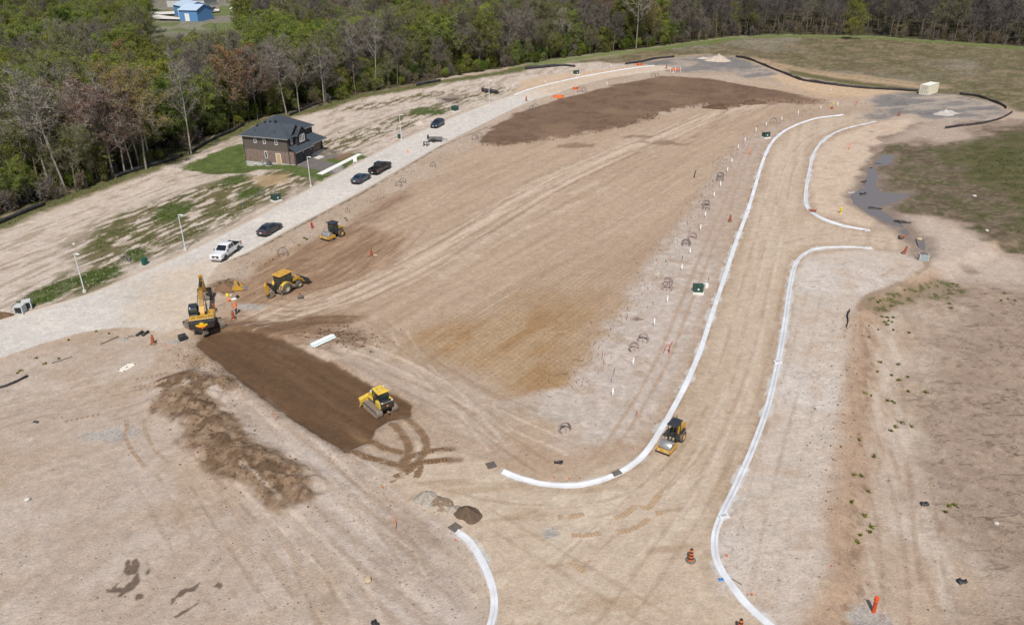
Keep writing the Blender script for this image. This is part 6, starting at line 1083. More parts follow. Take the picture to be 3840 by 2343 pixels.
# ================================================================== STREET FURNITURE AND SITE OBJECTS
GALV = mat('painted_lamp_grey', (.60, .62, .66), .45, var=.06); TGRN = mat('transformer_green', (.012, .06, .045), .5, var=.15, dirt=.15); PVC = mat('white_pvc', (.80, .82, .80), .45, var=.05, dirt=.12); COILM = mat('conduit_grey', (.15, .135, .13), .7, var=.2, dirt=.3); COILP = mat('conduit_pinkish', (.38, .27, .24), .7, var=.2, dirt=.3); ORNG = mat('safety_orange', (.80, .16, .025), .55, var=.1, dirt=.12); REDM = mat('red_enamel', (.42, .02, .02), .45, var=.1, dirt=.15); FABR = mat('silt_fabric', (.026, .026, .034), .7, var=.4, dirt=.35, vscale=1.2, dirtcol=(.13, .11, .09)); WOOD = mat('stake_wood', (.42, .31, .20), .9, var=.2); ROCKM = mat('pale_stone', (.52, .49, .45), .9, var=.2, bump=.4, bscale=4)
BASEC = mat('lamp_base_concrete', (.56, .54, .50), .9, var=.1)
sx, sy = cos(A_ST - pi / 2), sin(A_ST - pi / 2)
def lamp(px, label):
    p = at(px); e = empty('street_lamp', p, A_ST - pi / 2, label, 'street lamp', 'street lamps along the pale street'); MB().cyl((0, 0, .15), (0, 0, 5.85), .085, .055, 10).build('pole', GALV, e, True); MB().cyl((0, 0, -.3), (0, 0, .3), .28, .26, 12).build('base', BASEC, e)
    h = MB().tube([(0, 0, 5.75), (.12, 0, 5.85), (.35, 0, 5.86)], .04, 6).build('arm', GALV, e); MB().loft([[(.3, -.1, 5.82), (.9, -.14, 5.80), (.9, .14, 5.80), (.3, .1, 5.82)], [(.3, -.1, 5.9), (.85, -.12, 5.9), (.85, .12, 5.9), (.3, .1, 5.9)]]).build('lantern', mat('lantern_white', (.78, .79, .80), .4), e)
for px, lb in (((317.8, 1095.6), 'grey street lamp near the pair of concrete catch basins'), ((695.8, 937), 'grey street lamp across the street from the white pickup'), ((1166, 700.5), 'grey street lamp in front of the brick house'), ((1505, 525.8), 'grey street lamp with a dark green pedestal at its foot'), ((1835.1, 384.6), 'grey street lamp before the short black silt fence')): lamp(px, lb)
def transformer(px, label, rz, sc=1., open_=False):
    p = at(px); e = empty('transformer_box', p, rz, label, 'transformer box', 'green transformer boxes'); e.scale = (sc,) * 3; MB().box(-.72, .72, -.72, .72, -.15, .28, .03).build('concrete_pad', mat('pad_concrete', (.66, .64, .60), .85, var=.08), e); b = MB().box(-.62, .62, -.55, .6, .28, 1.0, .03).build('cabinet', TGRN, e); MB().prism([(-.58, 1.0), (.63, 1.0), (.63, 1.08), (-.3, 1.3), (-.58, 1.3)], -.64, .64).build('lid', TGRN, e).rotation_euler.z = pi / 2
    MB().box(-.1, .1, -.57, -.55, .6, .82).build('notice', WHITE, b)
transformer(R(1, 1, 197, 432), 'green transformer box on the verge between house and dry lots', A_ST - .3, 1.1); transformer(R(1, 0, 1915, 1075), 'green transformer box beyond the dark navy car', A_ST + 2.9, 1.15); transformer(R(2, 0, 617, 722), 'green transformer box beside the far curved kerb', A_ST - .6, 1.15); transformer(R(2, 0, 2440, 1328), 'green transformer box near the far bend of the new road', .25, 1.1); transformer(R(2, 1, 1785, 1312), 'green transformer box with a small white box beside it', -.1, 1.05)
def pedestal(px, label, rz, m=TGRN, w=.3, h=1.0):
    p = at(px); e = empty('utility_pedestal', p, rz, label, 'utility box'); MB().box(-w, w, -w * .7, w * .7, -.1, h, .03).build('cabinet', m, e); MB().box(-w - .03, w + .03, -w * .75, w * .75, h, h + .08, .03).build('lid', m, e)
pedestal(R(0, 1, 1397, 1040), 'teal green utility pedestal beside the street opposite the backhoe', A_ST, mat('teal_plastic', (.01, .09, .075), .5), .38, .95); pedestal(R(1, 0, 1378, 1332), 'dark green pedestal leaning at the foot of a street lamp', A_ST, TGRN, .32, .9); pedestal(R(2, 1, 1868, 1262), 'small white service box beside a transformer', .3, PVC, .22, .55)
# --- construction barrels
BK, OR = mat('barrel_black', (.02, .02, .02), .6, var=.2), mat('barrel_orange', (.72, .13, .02), .5, var=.12, dirt=.2)
def barrel(px, label, lean=0., fallen=False, rz=0., h=1.15):
    p = at(px); e = empty('construction_barrel', p, rz, label, 'barrel', 'striped construction barrels'); rad = lambda t: .24 - .11 * t
    def seg(t0, t1): return [(rad(t0), t0 * h + .06), (rad(t1), t1 * h + .06)]
    if 'barrel' not in WMESH:
        l = []
        for i in range(7): t0, t1 = i / 7.6, (i + 1) / 7.6; l.append((MB().lathe(seg(t0, t1), 16).mesh('stripe', OR if i % 2 == 0 else BK, True)))
        l.append(MB().lathe([(.12, h * .92 + .06), (.125, h * .96), (.1, h + .06), (.03, h + .1)], 14).mesh('cap', BK, True)); l.append(MB().lathe([(.42, 0), (.43, .05), (.3, .09)], 18).mesh('base', mat('rubber_base', (.11, .11, .09), .85, var=.2, dirt=.4), True)); WMESH['barrel'] = l
    for me in WMESH['barrel']: link(me.name.split('.')[0], me, e)
    if fallen: e.rotation_euler = (0, radians(84), rz); e.location.z += .3
    elif lean: e.rotation_euler = (0, lean, rz)
barrel(R(0, 1, 2062, 1490), 'striped construction barrel standing in the shade beside the excavator cab'); barrel(R(0, 2, 2248, 66), 'striped construction barrel in front of the worker in orange'); barrel(R(0, 2, 1477, 300), 'striped construction barrel near the black case at the street corner')
barrel(R(1, 1, 1113, 965), 'striped construction barrel in the brown soil behind the backhoe and padfoot roller'); barrel(R(1, 1, 432, 1375), 'toppled construction barrel lying below the backhoe', fallen=True, rz=1.9); barrel(R(2, 1, 2096, 628), 'striped construction barrel beside the kerb inlet of the new road'); barrel(R(2, 3, 1717, 880), 'striped construction barrel standing on the road near the kerb bend'); barrel(R(2, 3, 2190, 1560), 'striped construction barrel cut off by the picture edge beside the kerb end')
barrel(R(3, 1, 1305, 935), 'leaning construction barrel at the muddy end of the side road', lean=.25); barrel(R(3, 1, 1265, 800), 'toppled construction barrel lying beside the muddy channel', fallen=True, rz=.4); barrel(R(3, 1, 457, 545), 'toppled construction barrel behind the curved kerb near the yellow hydrant', fallen=True, rz=2.6); barrel(R(3, 0, 1256, 1115), 'striped construction barrel before the asphalt pad with the container', lean=.12); barrel(R(2, 0, 138, 972), 'striped construction barrel at the end of the pale street'); barrel(R(2, 0, 1483, 662), 'striped construction barrel beside the far orange barrier', lean=.1)
p = at(R(1, 0, 1462, 1468)); e = empty('traffic_cone', p, 0, 'small orange traffic cone on the street near the trailer', 'cone'); MB().lathe([(.16, .04), (.03, .72)], 12).build('cone', ORNG, e, True); MB().box(-.22, .22, -.22, .22, 0, .04).build('base', ORNG, e)
p = at(R(1, 1, 1145, 955)); e = MB().lathe([(.02, 0), (.3, .02), (.34, .1), (.25, .2), (.02, .24)], 12).build('sandbag', mat('sandbag', (.42, .36, .24), .9), None, True, loc=p); tag(e, 'tan sandbag lying beside a barrel in the brown soil', 'sandbag'); e.scale = (1.2, .7, .8)
# --- white pvc risers
risers = [(2, 0, 2442, 1222), (2, 0, 2345, 1275), (2, 0, 2240, 1370), (2, 0, 2175, 1440), (2, 1, 2113, 68), (2, 1, 2070, 155), (2, 1, 2003, 298), (2, 1, 1943, 398), (2, 1, 1857, 588), (2, 1, 1812, 718), (2, 1, 1712, 944), (2, 1, 1632, 1102), (2, 1, 1490, 1412), (2, 2, 1367, 128), (2, 2, 1161, 512), (2, 2, 967, 808), (3, 0, 130, 1165), (3, 0, 288, 1110), (3, 0, 505, 1055), (3, 0, 667, 1025), (2, 0, 1550, 716), (2, 0, 913, 825), (2, 0, 318, 805), (2, 0, 10, 850), (2, 0, 952, 655)]
r0 = MB().cyl((0, 0, -.2), (0, 0, 1.02), .085, n=12).mesh('pipe', PVC, True); r1 = MB().lathe([(.1, .96), (.105, 1.06), (.08, 1.1), (.02, 1.11)], 12).mesh('cap', PVC, True)
for i, (c, r, u, v) in enumerate(risers):
    p = atR(c, r, u, v); far = r == 0 and c == 2 and u < 1600; e = empty('riser_pipe', p, 0, 'white plastic riser pipe standing in the lots along the far road' if far else 'white plastic riser pipe standing in the strip along the new road', 'pipe', 'risers by the far road' if far else 'risers along the new road'); e.rotation_euler = (rnd.uniform(-.05, .05), rnd.uniform(-.05, .05), 0); e.scale = (1, 1, rnd.uniform(.9, 1.1)); link('pipe', r0, e); link('cap', r1, e)
p = at(R(2, 1, 1752, 208)); e = empty('black_stub_pipe', p, 0, 'bent black stub pipe sticking up alone from the bare lot', 'pipe'); MB().tube([(0, 0, -.2), (.02, 0, .7), (.12, 0, 1.15), (.22, 0, 1.4)], .09, 10).build('pipe', BK, e, True); MB().cyl((.2, 0, 1.36), (.24, 0, 1.46), .1, n=10).build('end_cap', BK, e)
# --- coils of conduit
def coil(px, label, r=.62, m=COILM, tilt=.9, rz=0., n=5, tr=.045):
    p = at(px); e = empty('conduit_coil', p, rz, label, 'coil', 'coils of conduit'); g = rnd
    for i in range(n):
        rr = r * g.uniform(.85, 1.08); t = tilt + g.uniform(-.3, .3); M = Matrix.Rotation(g.uniform(-.35, .35), 4, 'Z') @ Matrix.Rotation(t, 4, 'X'); pts = []
        for k in range(22): a = 2 * pi * k / 22; pts.append(tuple(M @ Vector((cos(a) * rr, sin(a) * rr + rr * .75, g.uniform(-.03, .03)))))
        MB().tube(pts, tr, 5, True).build('loop', m if i % 2 == 0 else COILM, e, True)
    MB().tube([(g.uniform(-.2, .2), 0, -.2), (0, 0, .3), (.1, .2, r * 1.3)], tr * 1.1, 5).build('riser', m, e)
near = 'grey conduit coil standing in the strip along the new road'
for i, (c, r, u, v, mm) in enumerate([(2, 1, 2007, 205, 0), (2, 1, 1998, 240, 0), (2, 1, 1868, 475, 1), (2, 1, 1862, 515, 0), (2, 1, 1735, 800, 1), (2, 1, 1675, 862, 0), (2, 1, 1500, 1240, 1), (2, 1, 1487, 1292, 1), (2, 2, 1258, 285, 1), (2, 2, 1182, 372, 1)]): coil(R(c, r, u, v), near if not mm else 'pinkish conduit coil standing in the strip along the new road', .62, COILP if mm else COILM, rnd.uniform(.5, 1.), rnd.uniform(-.4, .4))
coil(R(2, 2, 518, 1155), 'large grey and red conduit coil alone in the lot above the kerb bend', .66, COILP, 1.0, .3, 6, .035); coil(R(0, 1, 1205, 1018), 'grey conduit coil in weeds across the street from the backhoe', .6, COILM, .9, .2, 4); coil(R(1, 1, 262, 962), 'thin conduit hoop standing near the white pickup and backhoe', .8, COILM, 1.2, .4, 2)
for c, r, u, v, t in ((1, 1, 1413, 258, 'grey conduit coil in the lot across from the steel blue sedan'), (1, 1, 1368, 292, 'black and grey conduit coil in the lot across from the steel blue sedan'), (1, 1, 1700, 105, 'grey conduit coil in the lot across from the black pickup'), (1, 0, 2155, 1330, 'upright grey conduit coil at the edge of the dark soil fill'), (1, 0, 2110, 1348, 'low grey conduit coil at the edge of the dark soil fill'), (2, 0, 655, 888, 'upright coil beside the orange netting on the far lot'), (2, 0, 700, 882, 'second upright coil beside the orange netting on the far lot'), (2, 0, 1358, 748, 'upright coil behind the dark fill near the far barrier'), (2, 0, 1397, 742, 'second upright coil behind the dark fill near the far barrier'), (2, 0, 190, 1070, 'tangled coil in the stony edge of the dark fill'), (2, 0, 222, 1050, 'pale tangled coil in the stony edge of the dark fill'), (3, 0, 55, 1190, 'tangled black coil in the lot inside the far bend'), (1, 1, 45, 395, 'tangled coil in the weeds near the green transformer box')): coil(R(c, r, u, v), t, .75 if r == 0 else .6, COILM, rnd.uniform(.9, 1.3), rnd.uniform(-.5, .5), 3, .035)
# --- survey stakes
def stake(px, col, label, h=.75, lean=0.):
    p = at(px); e = empty('survey_stake', p, rnd.random() * 3, label, 'stake', 'survey stakes'); MB().box(-.02, .02, -.012, .012, -.15, h * .55).build('lath', WOOD, e); MB().box(-.035, .035, -.02, .02, h * .45, h).build('flag_top', col, e); e.rotation_euler.x = lean
TEAL, BLUM, GRNM = mat('teal_paint', (.01, .12, .14), .6), mat('blue_ribbon', (.03, .14, .35), .6), mat('green_paint', (.04, .28, .08), .6)
for c, r, u, v, m_, t, h in ((2, 1, 1480, 912, ORNG, 'thin red topped stake at the edge of the bare lot below the conduit coils', .8), (2, 1, 1396, 1055, ORNG, 'orange topped stake at the ragged edge of the pale strip', .8), (2, 1, 1247, 1345, REDM, 'short red stake at the clay patch edge', .6), (2, 1, 1638, 1010, BK, 'dark thin stake just behind a riser pipe', .9), (2, 1, 1432, 1150, GRNM, 'dark green stake beside a dead branch in the pale strip', .7), (2, 1, 1358, 1470, TEAL, 'tall teal stake in the pale strip', 1.1), (2, 1, 1885, 1225, REDM, 'leaning red stake beside the white service box', 1.0), (2, 2, 1100, 80, REDM, 'dark red stake beside the small damp patch', .6), (2, 2, 865, 450, REDM, 'red stake at the pale edge of the orange clay', .9), (2, 2, 670, 720, REDM, 'red stake in the pale gravelly strip below the clay', .8), (2, 2, 615, 875, GRNM, 'green stake beside the grey rubble patch', .6), (2, 2, 1190, 1010, REDM, 'leaning red stake near the smooth drum roller across the kerb', .9), (2, 2, 975, 610, TEAL, 'teal stake wrapped in ribbon on the pale strip', 1.0), (2, 2, 955, 680, BLUM, 'blue ribboned stake on the pale strip', .7), (1, 2, 183, 1045, ORNG, 'orange stake beside the dark soil road bed', 1.2), (1, 3, 1342, 600, ORNG, 'orange stake on the clods above the kerb end', 1.4), (0, 2, 1610, 385, ORNG, 'thin orange stake below the black case', 1.2), (1, 1, 1495, 190, GRNM, 'grey green stake across from the black pickup', 1.2), (1, 1, 1200, 365, GRNM, 'grey green stake across from the steel blue sedan', 1.2), (1, 1, 883, 545, BK, 'dark stake beside weeds behind the padfoot roller', 1.0), (1, 0, 1106, 1380, WHITE, 'pale marker post on the empty lot before the far street lamp', 1.3), (1, 0, 2420, 880, WHITE, 'white cross shaped marker beside the short black silt fence', 1.4), (1, 0, 1955, 1018, BLUM, 'blue marker beside the puddle behind a transformer box', 1.0), (3, 0, 403, 1072, BK, 'black stub beside the risers at the far bend', .8), (3, 0, 700, 1018, BK, 'tall black stub beside the yellow cable loop', 1.1), (3, 0, 927, 1018, BK, 'black stub before the asphalt pad', 1.1), (2, 0, 240, 790, BK, 'bent black stub on the pale far verge', .9), (2, 0, 862, 662, BK, 'black stub beyond the far kerb', .8)): stake(R(c, r, u, v), m_, t, h, rnd.uniform(-.15, .15))
for i, (c, r, u, v) in enumerate(((2, 3, 408, 95), (2, 3, 553, 108), (1, 3, 1220, 190), (1, 3, 2125, 915), (1, 3, 2210, 1190), (1, 3, 1915, 692), (2, 3, 2070, 850), (2, 2, 1165, 1320), (3, 1, 895, 1130), (3, 3, 605, 945), (0, 2, 660, 670), (1, 2, 2410, 1478), (2, 3, 2265, 1222), (2, 3, 2310, 1220), (3, 1, 585, 605))):
    p = atR(c, r, u, v); e = MB().box(-.03, .03, -.01, .01, -.05, .3).add([(.03, 0, .3), (.22, .02, .26), (.03, 0, .16)], [(0, 1, 2)]).build('pin_flag', ORNG, None, loc=p, rz=rnd.random() * 6); tag(e, 'tiny orange pin flag stuck in the bare soil near a kerb', 'flag', 'orange pin flags')
# --- hydrants
def hydrant(px, m, label):
    p = at(px); e = empty('fire_hydrant', p, 0, label, 'hydrant'); e.scale = (1.25,) * 3; MB().lathe([(.16, -.1), (.16, .06), (.11, .08), (.11, .62), (.14, .64), (.14, .70), (.1, .82), (.03, .88)], 14).build('barrel', m, e, True)
    for s_ in (-1, 1): MB().cyl((s_ * .1, 0, .5), (s_ * .22, 0, .5), .06, n=10).build('outlet', m, e)
    MB().cyl((0, -.1, .45), (0, -.22, .45), .08, n=10).build('pumper_outlet', m, e); MB().cyl((0, 0, .86), (0, 0, .94), .035, n=6).build('operating_nut', m, e)
hydrant(R(1, 1, 540, 690), REDM, 'red fire hydrant on the verge behind the padfoot roller'); hydrant(R(3, 1, 695, 548), mat('yellow_enamel', (.70, .52, .01), .45, var=.08), 'yellow fire hydrant between the curved kerb and the muddy pool')
# --- silt fences
def silt(pts, h, label, ripple=.18, seed=0):
    P = resample(smooth(np.array([p[:2] for p in pts]), 6), 1.0); Z = gza(P[:, 0], P[:, 1]); c = P.mean(0); e = empty('silt_fence', (c[0], c[1], gz(*c)), 0, label, 'silt fence'); z0 = e.location.z; V = []; n = len(P)
    T = np.gradient(P, axis=0); T /= np.linalg.norm(T, axis=1)[:, None] + 1e-9; Nn = np.stack([-T[:, 1], T[:, 0]], 1); w = vn(np.arange(n) * .45, np.zeros(n) + seed, 3) - .5
    for i in range(n):
        hh = h * (.8 + .4 * vn(np.array([i * .3]), np.array([9. + seed]), 4)[0]); o = Nn[i] * w[i] * ripple * 2
        for q, zz in ((0, -.12), (.5, hh * .55), (1, hh)): V.append((P[i, 0] - c[0] + o[0] * q, P[i, 1] - c[1] + o[1] * q, Z[i] - z0 + zz))
    mb = MB(); mb.add(V, [(i * 3 + j, i * 3 + j + 1, i * 3 + j + 4, i * 3 + j + 3) for i in range(n - 1) for j in range(2)]); f = mb.build('fabric', FABR, e, True); md = f.modifiers.new('thick', 'SOLIDIFY'); md.thickness = .012
    for i in range(0, n, 3): MB().box(-.025, .025, -.025, .025, -.1, h * 1.12).build('stake', WOOD, e, loc=(P[i, 0] - c[0] + Nn[i, 0] * .06, P[i, 1] - c[1] + Nn[i, 1] * .06, Z[i] - z0))
SF = [(O((-40, 555), (0, 540), (60, 515), (110, 495)), .75, 'black silt fence along the grass at the foot of the tall pale trees'), (O((280, 430), (330, 412), (420, 385), (440, 375)), .7, 'black silt fence between the red budding trees and the dry lots'), (O((455, 372), (520, 335), (560, 318), (590, 300)), .9, 'black silt fence running uphill behind the house lawn'), (O((695, 280), (740, 262), (790, 240), (815, 233)), .8, 'black silt fence along the grass beyond the house roof'), (O((1000, 208), (1060, 196)), .8, 'black silt fence segment under the bare trees beyond the dry lots'),
      (RG(1, 0, (2170, 850), (2172, 880), (2230, 890), (2335, 905)), 1.0, 'short black silt fence around a catch basin beside the street lamp'), (RG(2, 0, (120, 668), (300, 655), (480, 638), (610, 648)), .9, 'black silt fence below the grassy mound on the far verge'), (RG(2, 0, (1085, 622), (1260, 600), (1400, 572), (1560, 556)), .75, 'black silt fence beside the far end of the curved road'), (RG(2, 0, (2150, 552), (2280, 580), (2380, 620), (2462, 655)) .tolist() + RG(3, 0, (120, 700), (240, 748), (330, 780), (600, 822), (900, 850), (1200, 868), (1440, 884)).tolist(), .75, 'long black silt fence along the field edge to the container'),
      (RG(3, 0, (1840, 912), (1990, 930), (2140, 980), (2250, 1025), (2290, 1055)), .7, 'black silt fence curving behind the asphalt pad'), (RG(3, 0, (1700, 1238), (1900, 1212), (2060, 1190), (2200, 1160), (2300, 1120), (2350, 1090)), .55, 'low black silt fence along the front of the asphalt pad'), (RG(3, 2, (790, -10), (770, 40), (775, 90), (755, 150)), .5, 'short torn black silt fence at the top of the eroded bank'), (RG(0, 2, (-60, 735), (100, 690), (180, 655), (270, 610)), .35, 'collapsed black silt fence at the grassy corner by the street')]
for i, (p, h, l) in enumerate(SF): silt(np.asarray(p), h, l, seed=i * 3)
for c, r, u, v, w, t in ((3, 1, 1290, 640, 2.6, 'torn black fabric lying in the muddy pool'), (3, 1, 1030, 505, 2.2, 'limp black fabric strip at the pool edge beside a tan stick'), (3, 1, 912, 365, 1.3, 'narrow black fabric scrap standing in the pool'), (3, 1, 918, 250, 1.0, 'black fabric lump where the channel meets the pool'), (3, 3, 1865, 1090, .8, 'black plastic scrap on the bare soil near the orange riser'), (3, 3, 1505, 345, .7, 'crumpled dark scrap in the wheel rut of the lower ground'), (2, 2, 447, 1450, .8, 'black lump of plastic on the lot above the kerb bend'), (1, 3, 1150, 1500, .7, 'dark crate at the picture edge below the clods')):
    p = atR(c, r, u, v); g = np.random.default_rng(int(u)); V = [(w * (x - .5), .35 * (y - .5) * 1.2 + g.normal(0, .08), .05 + abs(g.normal(0, .16))) for x in np.linspace(0, 1, 6) for y in np.linspace(0, 1, 4)]
    mb = MB(); mb.add(V, [(i * 4 + j, (i + 1) * 4 + j, (i + 1) * 4 + j + 1, i * 4 + j + 1) for i in range(5) for j in range(3)]); o = mb.build('fabric_scrap', FABR, None, True, loc=p, rz=g.uniform(-.8, .3)); o.modifiers.new('thick', 'SOLIDIFY').thickness = .03; tag(o, t, 'fabric')
# --- shipping container
q = [gnd([z])[0] for z in ((3445.5, 354), (3477.9, 358.5), (3512.3, 347.5))]; hd = atan2(q[2][1] - q[1][1], q[2][0] - q[1][0]); fx = np.array([cos(hd), sin(hd)]); lx = np.array([-sin(hd), cos(hd)]); c0 = q[1] + lx * 1.2
ct = empty('shipping_container', (c0[0], c0[1], gz(*c0)), hd, 'cream steel shipping container standing on the dark asphalt pad', 'container'); CRM = mat('cream_paint', (.70, .66, .52), .5, var=.05, dirt=.15)
Lc, Wc, Hc_ = 6.1, 1.22, 2.6; fr = MB()
for y in (-Wc, Wc - .12): fr.box(0, .14, y, y + .12, .0, Hc_).box(Lc - .14, Lc, y, y + .12, .0, Hc_).box(.14, Lc - .14, y, y + .12, .0, .16).box(.14, Lc - .14, y, y + .12, Hc_ - .1, Hc_)
fr.box(0, .12, -Wc + .12, Wc - .12, 0, .14).box(0, .12, -Wc + .12, Wc - .12, Hc_ - .14, Hc_).box(Lc - .12, Lc, -Wc + .12, Wc - .12, 0, .14).build('frame', CRM, ct)
def corr(y, s_):
    m_ = MB(); P = []; n = 44
    for i in range(n + 1): x = .14 + (Lc - .28) * i / n; P.append((x, y + s_ * (.035 if (i // 2) % 2 else 0)))
    m_.add([(x, yy, .16) for x, yy in P] + [(x, yy, Hc_ - .1) for x, yy in P], [(i, i + 1, n + 2 + i, n + 1 + i) for i in range(n)]); return m_
for s_ in (-1, 1): corr(s_ * (Wc - .07), s_).build('side_panel', CRM, ct)
MB().box(.1, Lc - .1, -Wc + .1, Wc - .1, Hc_ - .06, Hc_ - .02).build('roof', mat('cream_roof', (.80, .78, .68), .5, var=.04), ct)
for s_ in (-1, 1):
    dr = MB().box(.03, .08, s_ * .02, s_ * (Wc - .13), .15, Hc_ - .15).build('door', CRM, ct)
    for yy in (.3, .75): MB().cyl((.0, s_ * yy, .12), (.0, s_ * yy, Hc_ - .12), .03, n=6).build('lock_bar', mat('bar_grey', (.32, .32, .28), .5), dr); MB().box(-.03, .02, s_ * (yy - .12), s_ * (yy + .12), 1.0, 1.06).build('handle', mat('bar_grey', (.3, .3, .27)), dr)
    for zz in (1.9, 1.6): MB().box(.02, .028, s_ * .1, s_ * .55, zz, zz + .12).build('stencil', mat('stencil_grey', (.3, .3, .28), .7), dr)
# --- orange netting, barriers
def netting(px, label, w, h, seed, posts=True):
    p = at(px); g = np.random.default_rng(seed); e = empty('safety_netting', p, 0, label, 'safety fence'); n = 14
    for s_ in range(3):
        mb = MB(); y = g.normal(0, .4); V = []
        for i in range(n): x = w * (i / (n - 1) - .5); V += [(x, y + g.normal(0, .15), .0), (x + g.normal(0, .1), y + g.normal(0, .2), h * g.uniform(.45, 1.))]
        fs = [(2 * i, 2 * i + 2, 2 * i + 3, 2 * i + 1) for i in range(n - 1) if g.random() < .8]; mb.add(V, fs); mb.build('net', ORNG, e).modifiers.new('thick', 'SOLIDIFY').thickness = .02
    if posts:
        for i in range(4): MB().box(-.03, .03, -.03, .03, -.1, h * 1.15).build('post', WOOD, e, loc=(w * (i / 3 - .5), g.normal(0, .2), 0))
netting(R(2, 0, 445, 940), 'heap of orange safety netting round a pit on the far lot', 2.8, .8, 1); netting(R(2, 0, 612, 862), 'small sagging orange netting near the upright coils', 1.6, .8, 2, False); netting(R(2, 0, 1225, 628), 'red orange netting below the far black silt fence', 1.8, .8, 5, False)
p = at(R(2, 0, 1570, 690)); e = empty('road_barrier', p, .12, 'orange plank barrier closing the far end of the curved road', 'barrier')
for zz in (.35, .75): MB().box(-1.6, 1.6, -.03, .03, zz, zz + .22).build('plank', ORNG, e)
for x in (-1.7, 0, 1.7): MB().box(x - .05, x + .05, -.35, .35, 0, .08).box(x - .05, x + .05, -.05, .05, 0, 1.45).build('leg', WHITE, e)
for px, t, m_ in ((R(2, 2, 1510, 390), 'red ribboned post bundle between riser pipes and kerb', REDM), (R(2, 0, 2285, 1490), 'red orange cable loop on a post inside the far bend', ORNG), (R(3, 0, 845, 1018), 'red cable stub before the asphalt pad', REDM), (R(3, 0, 780, 1440), 'orange hose arching on the far verge', ORNG)):
    p = at(px); e = empty('cable_riser', p, rnd.random(), t, 'cable'); MB().tube([(0, 0, -.1), (0, 0, .6), (.1, .05, 1.0)], .06, 6).build('post', m_, e); MB().tube([(.1, .05, .95), (-.1, .2, 1.2), (-.45, .3, .7), (-.6, .3, .15)], .035, 5).build('loop', m_, e); MB().tube([(0, 0, .8), (.35, -.1, 1.5)], .05, 5).build('ribbon', m_, e)
p = at(R(3, 0, 612, 1050)); e = empty('cable_loop', p, 0, 'yellow cable loop standing beside the far risers', 'cable'); MB().tube([(-.3, 0, 0), (-.35, 0, .9), (0, 0, 1.6), (.6, 0, 1.7), (1.1, 0, 1.2), (1.3, 0, .4)], .06, 6).build('cable', mat('yellow_cable', (.65, .5, .02), .6), e); MB().box(-.2, .25, -.2, .2, 0, .5).build('stub_box', REDM, e)
# --- orange riser with gravel collar
p = at((3275.4, 2292.8)); e = empty('drain_riser', p, 0, 'bright orange drain riser pipe standing in a grey gravel patch', 'pipe'); MB().lathe([(.15, -.3), (.15, 1.2), (.165, 1.22), (.165, 1.38), (.14, 1.44), (.03, 1.46)], 18).build('pipe', mat('orange_pipe', (.72, .085, .012), .4, var=.08, dirt=.1), e, True); e.scale = (1., 1., 1.05); MB().lathe([(.168, 1.1), (.168, 1.16)], 18).build('collar', ORNG, e)
# --- heaps
def heap(px, label, rx, ry, h, col, rz=0., seed=0, name='gravel_pile', cone=1.3, col2=None, grain=7):
    p = at(px); n, m_ = 30, 44; V, C = [], []
    for i in range(n + 1):
        r = i / n
        for j in range(m_):
            a = 2 * pi * j / m_; rr = r * (1 + .38 * (vn(np.array([cos(a) * 1.3 + 5]), np.array([sin(a) * 1.3 + seed]), seed)[0] - .5) * 2); x, y = cos(a) * rr * rx, sin(a) * rr * ry
            nz = fbm(np.array([x * 1. + seed * 9]), np.array([y]), .7, 3, seed)[0]; z = h * max(0, 1 - r) ** (1 / cone) * (.5 + 1.0 * nz) - .16 * r; V.append((x, y, z)); C.append(alb(*col) * (.8 + .4 * rnd.random()) if col2 is None or nz < .5 + .2 * (x / rx) else alb(*col2) * (.8 + .4 * rnd.random()))
    Fq = [(i * m_ + j, i * m_ + (j + 1) % m_, (i + 1) * m_ + (j + 1) % m_, (i + 1) * m_ + j) for i in range(n) for j in range(m_)]
    o = link(name, cmesh(name, V, np.array(Fq)[:, ::-1], np.array(C), np.zeros(len(V)))); o.location = p; o.rotation_euler.z = rz; tag(o, label, 'pile'); return o
heap(R(1, 3, 1640, 290), 'pale grey gravel pile dumped on the road junction', 1.5, 1.15, .7, (184, 176, 166), .2, 3, col2=(166, 158, 148)); heap(R(1, 3, 1780, 330), 'brown topped gravel ridge in the middle of the dumped row', 1.35, 1.1, .65, (142, 124, 106), -.2, 5, col2=(176, 164, 150)); heap(R(1, 3, 1900, 400), 'greyish gravel pile between the brown ridge and the dark pile', 1.0, .85, .4, (172, 162, 150), 0, 8); heap(R(1, 3, 2030, 440), 'dark brown crushed stone pile nearest the kerb end', 1.3, 1.25, .7, (108, 90, 76), .4, 7, 'soil_pile')
heap(R(2, 0, 1985, 585), 'pale cone shaped stone pile on the far asphalt pad', 4.6, 3.6, 1.9, (196, 182, 168), 0, 11, cone=1.); heap(R(3, 0, 1715, 1095), 'pale grey stone pile on the pad before the container', 3.6, 2.4, 1.0, (192, 184, 180), 0, 12, cone=1.); heap(R(2, 0, 1830, 565), 'low pale stone spread beside the cone pile', 3.6, 2.4, .5, (198, 188, 178), 0, 13); heap(R(0, 2, 1190, 262), 'small grey gravel heap inside lumber at the street corner', 1.0, .7, .35, (164, 158, 150), 0, 14); heap(R(0, 1, 2150, 1260), 'brown spoil heap beside the detached bucket', 1.5, 1.1, .7, (134, 106, 82), 0, 15, 'soil_pile'); heap(R(1, 0, 1575, 1195), 'pale rubble mound on the verge before the navy car', 1.7, 1.2, .8, (196, 186, 174), 0, 16, 'rubble_pile'); heap(R(0, 2, 5, 40), 'brown soil heap at the street verge', 1.5, 1.0, .8, (120, 96, 74), 0, 17, 'soil_pile')
